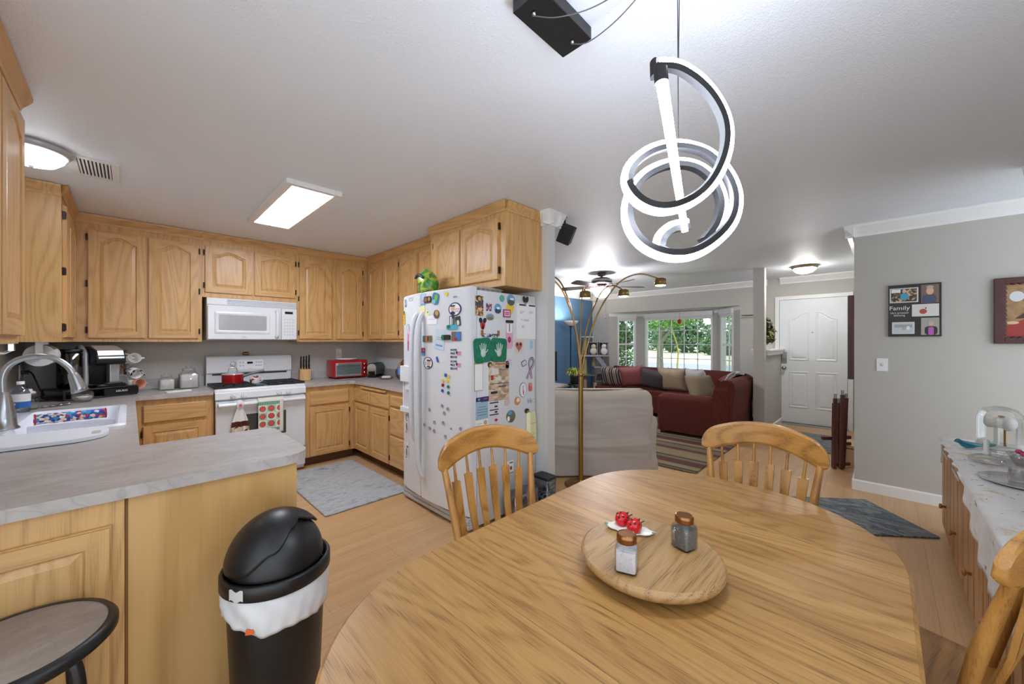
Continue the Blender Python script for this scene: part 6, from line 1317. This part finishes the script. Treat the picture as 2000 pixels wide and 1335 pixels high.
# ---------------- ceiling fan ----------------
fx, fy = 5.185, 3.137
t = thing('ceiling_fan', 'five-bladed ceiling fan with bowl light in the living room', 'ceiling fan', (fx, fy, 2.445))
PEW = mat('pewter', '#6d6762', .3, .8); COPP = mat('copper arms', '#a8807a', .25, .9)
b = MB(); b.lathe([(0, 2.445), (.07, 2.445), (.06, 2.4), (.02, 2.39), (.018, 2.37), (.1, 2.365), (.155, 2.34), (.16, 2.29), (.13, 2.27), (.08, 2.26), (.0, 2.26)], (fx, fy, 0), 30, PEW); b.build('motor_housing', t)
BLW = wood('fan blade', '#3a2f29', '#261e1a', 'X', 1, .4)
for k in range(5):
    a = -40 + 72 * k; Mb = TM(fx, fy, 2.235, 14, 0, a)
    b = MB(Mb); b.prism([(.2, -.05), (.62, -.07), (.68, -.055), (.69, 0), (.68, .055), (.62, .07), (.2, .05)], -.004, .004, BLW); bl = b.build('blade', t)
    b = MB(TM(fx, fy, 2.245, 0, 0, a)); b.tube([(.08, 0, .0), (.15, 0, -.006), (.26, 0, -.008)], [.014, .011, .02], 8, COPP, flat=.4); b.build('blade_arm', bl)
b = MB(); b.lathe([(.05, 2.26), (.1, 2.24), (.1, 2.215), (.05, 2.2)], (fx, fy, 0), 26, COPP); b.build('light_fitter', t)
b = MB(); b.lathe([(.06, 2.205), (.125, 2.19), (.13, 2.16), (.11, 2.1), (.05, 2.06), (0, 2.05)], (fx, fy, 0), 28, emit('bowl glow', '#fbf8ff', 60.0)); b.build('bowl_shade', t)
b = MB(); b.cyl((fx + .04, fy - .05, 2.2), (fx + .04, fy - .05, 1.75), .0015, n=6, m=BRASS); b.ell((fx + .04, fy - .05, 1.74), .008, .008, .016, PEW, 8, 6); b.build('pull_chain', t)
# ---------------- arc floor lamp ----------------
t = thing('arc_floor_lamp', 'tall antique brass floor lamp with five arching arms', 'floor lamp', (3.03, 2.06, 0))
b = MB(); b.lathe([(0, .001), (.15, .001), (.155, .01), (.14, .02), (.03, .03), (.026, .06)], (3.03, 2.06, 0), 30, BRASS); b.build('base', t)
b = MB(); b.cyl((3.03, 2.06, .02), (3.03, 2.06, 1.07), .0225, n=18, m=BRASS); b.lathe([(.0225, 1.04), (.027, 1.045), (.027, 1.075), (.02, 1.08), (0, 1.08)], (3.03, 2.06, 0), 18, BRASS); b.build('pole', t)
ends = [(3.857, 1.641, 2.02), (3.772, 2.011, 1.93), (3.394, 2.253, 1.90), (3.0, 2.53, 2.0), (2.66, 2.31, 1.93)]
SHG = mat('shade gold', '#8d7442', .35, .7, bump=.3, bscale=150)
for i, e in enumerate(ends):
    o = Vector((3.03 + .012 * math.cos(i * 1.26), 2.06 + .012 * math.sin(i * 1.26), 1.06)); e = Vector(e); d = e - o
    pts_ = spline([o, o + Vector((d.x * .05, d.y * .05, .22)), o + Vector((d.x * .2, d.y * .2, d.z * .62)), o + Vector((d.x * .45, d.y * .45, d.z * .93)), o + Vector((d.x * .72, d.y * .72, d.z * 1.04)), e], 7)
    b = MB(); b.tube(pts_, .0075, 8, BRASS); arm = b.build('arm', t)
    b = MB(); b.lathe([(0, .01), (.035, .01), (.055, 0), (.058, -.03), (.058, -.065), (.054, -.065), (.052, -.01), (0, 0)], (e.x, e.y, e.z), 22, SHG); b.build('lamp_shade', arm)
    b = MB(); b.lathe([(0, -.05), (.05, -.05), (.05, -.068), (0, -.068)], (e.x, e.y, e.z), 18, emit('warm bulb', '#fff0cf', 16.0)); b.build('bulb', arm)
# ---------------- slipcovered loveseat seen from behind ----------------
def cover_mat():
    a = N('slipcover'); v = a.coords((.55, .55, 2.6), False); n1 = a.noise(v, 2.2, 2, .4, .9); n2 = a.noise(a.coords(rnd=False), 260, 2)
    a.bump(a.math('ADD', a.math('MULTIPLY', n1, 1.0), a.math('MULTIPLY', n2, .006)), .4, .04); return a.set(Base_Color=lin('#b9b1a8'), Roughness=.9)
COV = cover_mat()
t = thing('slipcovered_loveseat', 'loveseat under a pale taupe slipcover, its back to the dining table', 'loveseat', (3.3, 2.1, 0))
MC = Matrix(((.7018, -.7124, 0, 2.923), (-.7124, -.7018, 0, 2.446), (0, 0, 1, 0), (0, 0, 0, 1)))   # u right, n toward table
def dense(p, k):
    return [(a[0] + (b_[0] - a[0]) * i / k, a[1] + (b_[1] - a[1]) * i / k) for a, b_ in zip(p, p[1:] + p[:1]) for i in range(k if math.dist(a, b_) > .1 else 1)]
def soft(M, x0, x1, y0, y1, z0, z1, m, r=.1, sag=.012, seed=1):
    b = MB(M); r_ = random.Random(seed); rings = []; n = 60 if sag == .008 else 14
    for i in range(n + 1):
        k = i / n; z = z0 + (z1 - z0) * k; ins = 0
        dt = (z1 - z) / max(.001, r)
        if dt < 1: ins = r * (1 - math.sqrt(max(0, 1 - (1 - dt) ** 2)))
        ring = []
        for x, y in dense(rrect(x0 + ins, x1 - ins, y0 + ins, y1 - ins, r, 6), 10 if sag == .008 else 1):
            cr = sum(h_ * math.exp(-((z - zc_ - .05 * math.sin(x * 2.6 + zc_ * 9)) / .014) ** 2) for zc_, h_ in ((.36, .010), (.42, -.008), (.3, -.006), (.66, .006), (.55, -.005))) if sag == .008 else 0
            w_ = cr + sag * (math.sin(x * 9 + z * 14 + seed) + .6 * math.sin(y * 13 - z * 21 + seed * 2))
            ring.append((x + w_ * .5, y + w_, z + (sag * .8 * math.sin(x * 7 + seed) if k > .6 else 0)))
        rings.append(ring)
    b.rings(rings, m, True, True); return b
soft(MC, 0, 1.135, -.26, 0, .02, .875, COV, .09, .008, 1).build('back', t)
soft(MC, .92, 1.195, -.95, -.03, .02, .64, COV, .1, .012, 2).build('arm', t)
soft(MC, -.05, .2, -.95, -.2, .02, .64, COV, .1, .012, 4).build('arm', t)
soft(MC, .12, 1.0, -.9, -.15, .02, .45, COV, .08, .01, 3).build('seat', t)
# ---------------- red sectional ----------------
RED = patterned('sofa chenille', ['#481a11', '#572015', '#64281a'], 60, .95, 'noise'); 
def sweep(path, prof, m, closed_caps=True):
    b = MB(); P_ = [Vector((x, y, 0)) for x, y in path]; rings = []
    for i, p in enumerate(P_):
        tg = (P_[min(i + 1, len(P_) - 1)] - P_[max(i - 1, 0)]).normalized(); n = Vector((-tg.y, tg.x, 0))
        rings.append([p + n * a + Vector((0, 0, z)) for a, z in prof])
    b.rings(rings, m, True, True); return b
t = thing('sectional_sofa', 'dark red L-shaped sectional sofa under the bay window', 'sofa', (6.6, 2.6, 0))
# the path runs along the outer face of the back, seat side on its left
path = [(5.57, 1.40), (6.0, 1.40), (6.4, 1.40), (6.75, 1.43), (7.05, 1.54), (7.3, 1.74), (7.45, 2.0), (7.5, 2.3), (7.5, 2.8), (7.5, 3.4), (7.5, 4.0), (7.5, 4.15)]
path = [(p.x, p.y) for p in spline([(x, y, 0) for x, y in path], 3)]
BP = [(0, .05), (.01, .4), (-.02, .74), (-.01, .81), (.04, .85), (.12, .85), (.2, .8), (.24, .7), (.27, .45), (.27, .05)]
def bprof(k): return [(a, z) for a, z in BP]
sweep(path, [(a, z if z < .5 else z + 0) for a, z in BP], RED).build('back', t, bevel=0)
PS = [(5.6, 1.66), (6.5, 1.66), (6.9, 1.75), (7.15, 1.98), (7.24, 2.3), (7.24, 4.2), (6.66, 4.2), (6.66, 2.85), (6.6, 2.62), (6.4, 2.46), (5.6, 2.42)]
b = MB(); b.prism(PS, .08, .3, RED); b.build('base', t, bevel=.015)
b = MB(); b.prism([(x + (.0 if x > 7 else 0), y) for x, y in PS], .3, .46, RED); b.build('seat_cushion', t, bevel=.045)
b = soft(Matrix.Identity(4), 5.57, 5.8, 1.62, 2.43, .06, .6, RED, .06, .004, 3); b.build('arm', t)
b = soft(Matrix.Identity(4), 5.565, 5.82, 1.41, 1.66, .06, .8, RED, .06, .003, 5); b.build('back_corner_post', t)
b = soft(Matrix.Identity(4), 6.35, 6.62, 2.5, 2.9, .06, .44, RED, .1, .003, 5)
for x, y in ((5.64, 2.36), (5.64, 1.46), (7.1, 4.1), (6.75, 4.1)):
    k = MB(); k.lathe([(0, 0.001), (.03, 0.001), (.04, .03), (.035, .08), (0, .08)], (x, y, .0135), 12, WALNUT); k.build('foot', t)
def pillow(label, M, w, h, th, m, name='cushion'):
    c = M.translation; b = MB()
    def f(sg):
        def g(u, v):
            x, y = u * 2 - 1, v * 2 - 1; e = (1 - x ** 4) * (1 - y ** 4); pin = 1 - .1 * (1 - abs(x)) * 0 - .07 * (1 - x * x) * (y * y) - .07 * 0
            px = x * w / 2 * (1 - .09 * (1 - y * y) * x * x); py = y * h / 2 * (1 - .09 * (1 - x * x) * y * y)
            return M @ Vector((px, sg * th / 2 * max(0, e) ** .55, py + h / 2))
        return g
    b.grid(f(1), 16, 16, m); b.grid(f(-1), 16, 16, m)
    return b.solo(name, label, 'cushion', 'cushions on the red sectional')
TUFT = mat('taupe fur', '#a8977c', .95, bump=1.0, bscale=60, var=.3)
pillow('striped brown and cream cushion at the left end of the sofa', TM(6.98, 3.93, .46, 0, 0, -75) @ Matrix.Rotation(R(24), 4, 'X'), .5, .42, .16, stripes('stripe cushion', [(3, '#3a2c2c'), (1, '#d8cfc6'), (2, '#6b4a44'), (1, '#d8cfc6'), (3, '#2c2626'), (1, '#b8a898')], 'Y', .13))
pillow('dusty pink velvet cushion second from the left end', TM(7.0, 3.5, .46, 0, 0, -70) @ Matrix.Rotation(R(22), 4, 'X') @ Matrix.Rotation(R(-8), 4, 'Y'), .48, .44, .17, mat('pink velvet', '#8f4f50', .7, bump=.4, bscale=90))
pillow('charcoal grey cushion between the pink and the taupe ones', TM(7.0, 3.12, .46, 0, 0, -85) @ Matrix.Rotation(R(26), 4, 'X') @ Matrix.Rotation(R(10), 4, 'Y'), .5, .4, .17, mat('charcoal cloth', '#4a4648', .9))
pillow('shaggy taupe cushion in the middle of the sofa back', TM(7.02, 2.72, .46, 0, 0, -95) @ Matrix.Rotation(R(22), 4, 'X'), .52, .46, .18, TUFT)
pillow('pale grey cushion in the sofa corner', TM(6.88, 2.22, .46, 0, 0, -125) @ Matrix.Rotation(R(18), 4, 'X'), .48, .46, .17, mat('pale grey cloth', '#b5b6b0', .9, var=.12))
pillow('olive-tan cushion leaning on the near arm of the sofa', TM(6.05, 1.88, .46, 0, 0, 155) @ Matrix.Rotation(R(24), 4, 'X'), .5, .42, .2, mat('olive tan cloth', '#8d7f66', .9, bump=.4, bscale=70))
b = MB()
b.grid(lambda u, v: (6.55 + .6 * u, 1.5 + .28 * v + .25 * u * u, .865 - .16 * v * v + .02 * math.sin(u * 9 + v * 4)), 16, 8, patterned('throw print', ['#c8c8c4', '#5c6a66', '#8a4044', '#d8d4cc', '#4a4a50'], 11, .9))
b.solo('throw_blanket', 'patterned grey and red throw draped over the sofa corner', 'blanket', solidify=.01)
# ---------------- rugs and mats ----------------
def rugm(nm, cols, sx, sy):
    a = N(nm); v = a.coords((sx, sy, 1), False); f = a.noise(v, 3.2, 6, .68, 1.6); g = a.noise(a.coords(rnd=False), 260, 2)
    c = a.ramp(f, [(.3 + .42 * i / (len(cols) - 1), q) for i, q in enumerate(cols)]); c = a.mix(a.math('MULTIPLY', g, .25), c, lin('#8d8d8d')); a.bump(g, .4, .004)
    return a.set(Base_Color=c, Roughness=.95)
b = MB(); b.rbox(1.07, 1.80, 3.1, 4.38, .0015, .013, rugm('kitchen rug pile', ['#6f7880', '#a5aaac', '#b9bab8', '#8f9498', '#c4c2bc'], 1.2, 3.4), .01); b.solo('kitchen_rug', 'pale blue-grey abstract rug on the kitchen floor', 'rug')
Mr = Matrix.Translation((4.21, -.09, 0)) @ Matrix.Rotation(R(38.5), 4, 'Z'); b = MB(Mr); b.rbox(-.32, .32, 0, 1.0, .0015, .012, rugm('dark rug pile', ['#25303a', '#46545f', '#8a8d8a', '#2c3a46', '#66737c', '#232b33'], 3.4, .9), .01); b.solo('dining_rug', 'dark blue-grey abstract rug near the hall behind the sideboard', 'rug')
b = MB(); b.rbox(4.1, 7.2, 1.38, 4.0, .0015, .013, stripes('striped rug', [(2, '#82704f'), (1.6, '#4c1d1c'), (2.2, '#6f5f43'), (.7, '#262a32'), (1.6, '#8d7a55'), (2.6, '#4e1c1b'), (1, '#74644a'), (.8, '#2a2e38'), (2, '#86744f')], 'X', .95), .02); b.solo('striped_rug', 'large brown, red and tan striped rug under the sectional', 'rug')
b = MB(); b.rbox(6.0, 7.1, .34, 1.1, .0015, .012, rugm('entry mat pile', ['#38444c', '#5a666c', '#7d878a', '#46525a'], 3, 1.4), .02); b.solo('entry_mat', 'slate blue entry mat in front of the white door', 'mat')
# ---------------- corner of the living room ----------------
t = thing('torchiere_lamp', 'black torchiere floor lamp glowing against the blue wall', 'floor lamp', (6.4, 4.6, 0))
b = MB(); b.lathe([(0, .001), (.14, .001), (.14, .015), (.02, .03), (.012, .06), (.012, 1.66), (.03, 1.68), (.04, 1.7)], (6.4, 4.6, 0), 24, BLACK); b.build('stand', t)
b = MB(); b.lathe([(.03, 1.69), (.09, 1.71), (.14, 1.76), (.165, 1.8), (.16, 1.8), (.13, 1.765), (.08, 1.725), (.0, 1.71)], (6.4, 4.6, 0), 28, mat('torchiere glass', '#e6dcd6', .4)); b.build('bowl_shade', t)
b = MB(); b.ell((6.4, 4.6, 1.765), .055, .055, .03, emit('torchiere bulb', '#fff4e4', 200.0), 14, 8); b.build('bulb', t)
t = thing('television', 'black flat television at left edge of the blue wall', 'television', (5.5, 4.7, .55))
b = MB(); b.box(4.75, 6.05, 4.68, 4.72, .58, 1.17, BLKM); b.build('panel', t, bevel=.004); b = MB(); b.box(5.2, 5.6, 4.62, 4.8, .513, .525, BLACK).box(5.35, 5.45, 4.7, 4.73, .52, .6, BLACK); b.build('stand', t)
t = thing('tv_stand', 'low white-topped stand under the television', 'tv stand', (5.45, 4.68, 0))
b = MB(); b.box(4.6, 6.25, 4.45, 4.92, .48, .512, mat('pale top', '#cfc8c0', .5)); b.build('top', t, bevel=.004)
for x in (4.64, 6.2):
    for y in (4.5, 4.88): b = MB(); b.box(x - .02, x + .02, y - .02, y + .02, 0.001, .48, BLACK); b.build('leg', t)
b = MB(); b.box(4.66, 6.18, 4.5, 4.9, .18, .2, BLACK); b.build('shelf', t)
t = thing('plant_stand', 'black plant stand with four legs in front of the blue wall', 'plant stand', (6.0, 4.2, 0))
b = MB(); b.lathe([(0, .54), (.15, .54), (.15, .56), (0, .56)], (6.0, 4.2, 0), 24, BLACK); b.build('top', t)
for k in range(4):
    a = R(45 + 90 * k); b = MB(); b.tube([(6.0 + .1 * math.cos(a), 4.2 + .1 * math.sin(a), .54), (6.0 + .16 * math.cos(a), 4.2 + .16 * math.sin(a), 0.002)], .012, 8, BLACK); b.build('leg', t)
def fronds(b, c, n, ln, m, seed, w=.012, up=.6, drop=.9):
    r_ = random.Random(seed)
    for _ in range(n):
        a = r_.uniform(0, 6.283); L_ = ln * r_.uniform(.6, 1.1); u_ = up * r_.uniform(.6, 1.3); prev = None
        q = []
        for k in range(6):
            s_ = k / 5; q.append(Vector(c) + Vector((math.cos(a) * L_ * s_, math.sin(a) * L_ * s_, L_ * u_ * (s_ * 2 - s_ * s_ * (1 + drop)))))
        sd = Vector((-math.sin(a), math.cos(a), 0)) * w
        vs = []; 
        for k, p in enumerate(q): ww = sd * (1 - (k / 5) ** 2 * .95) ; vs += [p - ww, p + ww]
        b.add(vs, [(2 * k, 2 * k + 1, 2 * k + 3, 2 * k + 2) for k in range(5)], m, True)
t = thing('potted_plant', 'yellow-green fountain grass plant on the black plant stand', 'plant', (6.0, 4.2, .561))
b = MB(); b.lathe([(0, 0), (.085, 0), (.11, .16), (.115, .165), (.1, .165), (.095, .14), (0, .14)], (6.0, 4.2, .5615), 22, mat('dark pot', '#3a3c40', .5)); b.build('pot', t)
b = MB(); fronds(b, (6.0, 4.2, .71), 150, .26, patterned('grass frond', ['#a8a838', '#8f9a30', '#c4bc50', '#6f8030'], 30, .6), 3, .009, 1.0, .9); b.build('foliage', t, recalc=False)
# cat tree
t = thing('cat_tree', 'grey carpeted cat tree with ramp and boxes in the corner', 'cat tree', (7.22, 4.56, 0))
MT = Matrix(((.7018, -.7124, 0, 7.22), (-.7124, -.7018, 0, 4.56), (0, 0, 1, 0), (0, 0, 0, 1)))
GC = mat('grey carpet', '#9a9aa6', .95, bump=.5, bscale=200); GD = mat('dark grey carpet', '#6b6664', .95, bump=.5, bscale=200); SIS = mat('sisal', '#b59c78', .95, bump=1, bscale=260)
def ctp(name, f): b = MB(MT); f(b); return b.build(name, t)
ctp('base', lambda b: b.rbox(-.3, .3, -.2, .16, 0.002, .03, GD, .03))
for x, y, z0, z1 in ((-.2, .0, .03, .62), (-.2, 0, .64, 1.04), (-.2, .0, 1.08, 1.46), (.0, .12, .03, .48), (.2, -.12, .64, 1.04), (.02, -.15, .64, 1.04), (.22, .12, .03, .48)): ctp('scratching_post', lambda b: b.cyl((x, y, z0), (x, y, z1), .042, n=14, m=SIS))
ctp('platform', lambda b: b.rbox(-.29, .0, -.18, .16, .615, .645, GD, .04)); ctp('platform', lambda b: b.rbox(-.29, .3, -.2, .16, 1.04, 1.075, GC, .04)); ctp('platform', lambda b: b.rbox(-.27, -.02, -.1, .12, 1.46, 1.485, mat('pale carpet', '#c9c9c8', .95), .04))
def house(b):
    x0, x1, y0, y1, z0, z1 = -.02, .36, -.14, .16, .48, .8
    b.box(x0, x1, y0, y0 + .02, z0, z1, GC).box(x0, x0 + .02, y0, y1, z0, z1, GC).box(x0, x1, y0, y1, z0, z0 + .02, GC).box(x0 - .01, x1 + .01, y0 - .01, y1 + .01, z1, z1 + .025, GC).box(x1 - .02, x1, y0, y1, z0, z1, GC)
    hx, hz, hr = .09, .6, .075
    arc = [(hx + hr * math.cos(R(q)), hz + hr * math.sin(R(q))) for q in range(0, 181, 15)]
    outl = [(.19, z1)] + [(x0, z1)]
    for i in range(len(arc) - 1):
        (xa, za), (xb, zb) = arc[i], arc[i + 1]; b.add([(xa, y1, za), (xb, y1, zb), (xb, y1, z1), (xa, y1, z1)], [(0, 1, 2, 3)], GD)
    b.box(x0, hx - hr, y1 - .02, y1, z0, z1, GD).box(hx + hr, .19, y1 - .02, y1, z0, z1, GD).box(hx - hr, hx + hr, y1 - .02, y1, z0, z0 + .05, GD)
    b.box(.19, .22, y1 - .02, y1, z0, z1, GC).box(.22, .33, y1 - .02, y1, z0, z0 + .06, GC).box(.22, .33, y1 - .02, y1, z0 + .24, z1, GC).box(.33, .36, y1 - .02, y1, z0, z1, GC)
ctp('house', house)
ctp('ramp', lambda b: b.rings([[(x - .045, y, z), (x + .045, y, z), (x + .045, y, z + .03), (x - .045, y, z + .03)] for x, y, z in ((.03, .14, 1.05), (.2, .1, .83))], GC, True, False))
def boxes(b):
    for x0 in (-.13, .1):
        b.box(x0, x0 + .2, -.18, -.16, 1.075, 1.36, GD).box(x0, x0 + .015, -.18, .06, 1.075, 1.36, GD).box(x0 + .185, x0 + .2, -.18, .06, 1.075, 1.36, GC).box(x0, x0 + .2, -.18, .06, 1.345, 1.36, GC)
ctp('cubby', boxes)
def plush(label, x, z, c1, c2):
    t = thing('cat_plush', label, 'plush toy', tuple(MT @ Vector((x, .08, z))), group='plush cats on the cat tree')
    F1 = mat('plush ' + c1, c1, .95); F2 = mat('plush ' + c2, c2, .95)
    b = MB(MT @ Matrix.Translation((x, .08, z))); b.ell((0, 0, .085), .075, .06, .085, F1, 16, 10); b.build('body', t)
    b = MB(MT @ Matrix.Translation((x, .09, z + .19))); b.ell((0, 0, 0), .055, .05, .05, F1, 14, 10)
    for s_ in (-1, 1): b.lathe([(.018, 0), (.012, .02), (0, .045)], (.03 * s_, 0, .035), 8, F2)
    b.build('head', t)
    b = MB(MT @ Matrix.Translation((x, .14, z + .195))); b.ell((-.02, 0, .005), .006, .004, .006, BLACK, 8, 6); b.ell((.02, 0, .005), .006, .004, .006, BLACK, 8, 6); b.build('eyes', t)
plush('cream plush cat in the left cubby of the cat tree', -.03, 1.0755, '#cfc4b4', '#3a3230'); plush('white and grey plush cat in the right cubby of the cat tree', .2, 1.0755, '#dcd8d4', '#8a7a6c')
# ---------------- entry ----------------
t = thing('ledge_plant', 'dark green pointed plant in a white square pot on the ledge', 'plant', (6.95, 1.29, 1.256))
b = MB(); b.rings([[(x, y, z) for x, y in rrect(6.95 - s_, 6.95 + s_, 1.29 - s_ * .55, 1.29 + s_ * .55, .01, 3)] for s_, z in ((.1, 1.2565), (.115, 1.36))], WHITE, True); b.build('pot', t)
b = MB(); leaves(b, [(6.95, 1.29, 1.5, .13, .1, .15), (6.98, 1.29, 1.64, .07, .06, .1), (6.9, 1.29, 1.42, .15, .11, .08)], 420, .05, patterned('dark leaves', ['#2c3a1c', '#4a5a2a', '#6d6a34', '#3a2c1c', '#8a7a4a'], 18, .6), 9); b.build('foliage', t, recalc=False)
t = thing('folding_rack', 'dark brown folded wooden rack standing on floor by the entry', 'folding rack', (5.40, .335, 0))
MG_ = Matrix(((.7018, -.7124, 0, 5.40), (-.7124, -.7018, 0, .335), (0, 0, 1, 0), (0, 0, 0, 1)))
for x, z1, dy, tl in ((-.06, .76, .02, -.012), (-.03, .70, -.03, -.012), (.008, .80, .03, -.02), (.075, .76, .0, -.04), (.045, .7, -.05, -.01)):
    b = MB(MG_); b.rings([[(x + tl * (1 - k) * .9 + (.02 if False else 0) - .017, dy - .011, z), (x + tl * (1 - k) * .9 + .017, dy - .011, z), (x + tl * (1 - k) * .9 + .017, dy + .011, z), (x + tl * (1 - k) * .9 - .017, dy + .011, z)] for k, z in ((0, .002), (1, z1))], WALNUT, True, False); s_ = b.build('slat', t, bevel=.003)
    b = MB(MG_); b.cyl((x, dy, z1), (x, dy, z1 + .05), .012, n=10, m=STEEL); b.build('metal_tip', s_)
for z, x0, x1 in ((.02, -.02, .14), (.24, .03, .15), (.30, -.16, -.05), (.31, .03, .15)):
    b = MB(MG_); b.box(x0, x1, -.05, -.02, z, z + .035, WALNUT); b.build('cross_bar', t, bevel=.003)
t = thing('wooden_box', 'pale wooden box behind the dark folded rack', 'box', (5.75, .27, 0))
b = MB(); b.box(5.6, 5.9, .206, .31, .002, .22, mat('pale pine', '#c4a67c', .5, var=.08)); b.build('body', t, bevel=.004)
b = MB(); b.box(5.596, 5.6, .23, .29, .18, .19, DKB); b.build('handle_slot', t)
t = thing('wall_rack', 'dark brown vertical wooden boards hung on the entry wall', 'rack', (5.05, .22, 1.0))
b = MB(); b.box(5.0, 5.09, .2, .246, 1.0, 1.83, WALNUT); b.build('board', t, bevel=.004)
b = MB(); b.box(5.2, 5.3, .192, .225, 1.15, 1.75, WALNUT); b.build('board', t, bevel=.004)
b = MB(); b.tube([(5.04, .192, 1.7), (5.04, .21, 1.7)], .01, 8, STEEL); b.build('bracket', t)
t = thing('curtain_rod', 'short curtain rod with finial on the wall right of bay window', 'curtain rod', (7.68, 1.62, 1.84))
b = MB(); b.tube([(7.68, 1.8, 1.84), (7.68, 1.5, 1.83)], .008, 8, PEW); b.build('rod', t); b = MB(); b.ell((7.68, 1.49, 1.83), .022, .03, .022, PEW, 12, 8); b.build('finial', t); b = MB(); b.tube([(7.68, 1.72, 1.838), (7.748, 1.72, 1.838)], .007, 8, PEW); b.build('bracket', t)
b = MB(TM(7.45, 1.6, .0, 0, 0, 15)); b.rbox(-.13, .13, -.05, .05, .001, .03, mat('shoe blue', '#3c62a0', .6), .04); b.rbox(-.11, .05, -.045, .045, .03, .08, mat('shoe dark', '#34363c', .7), .04); b.solo('shoe', 'dark shoe with blue sole on floor behind the post', 'shoe')

LIFT = ('pod_drawer', 'coffee_maker', 'coffee_pod', 'toaster_oven', 'toaster', 'mug_tree', 'knife_block', 'sugar_bowl', 'butter_dish', 'spray_bottle', 'glass_canister', 'cutting_board', 'plate', 'cutting_board', 'knife', 'spoon_rest', 'saucepan', 'mug', 'bread_bag', 'measuring_spoons')
for o in list(col.objects):
    if o.parent is None and o.name.split('.')[0] in LIFT: o.location.z += .0012
    if o.parent is None and o.name.split('.')[0] == 'cushion': o.location.z += .03 if o.name in ('cushion.001', 'cushion.002') else .012
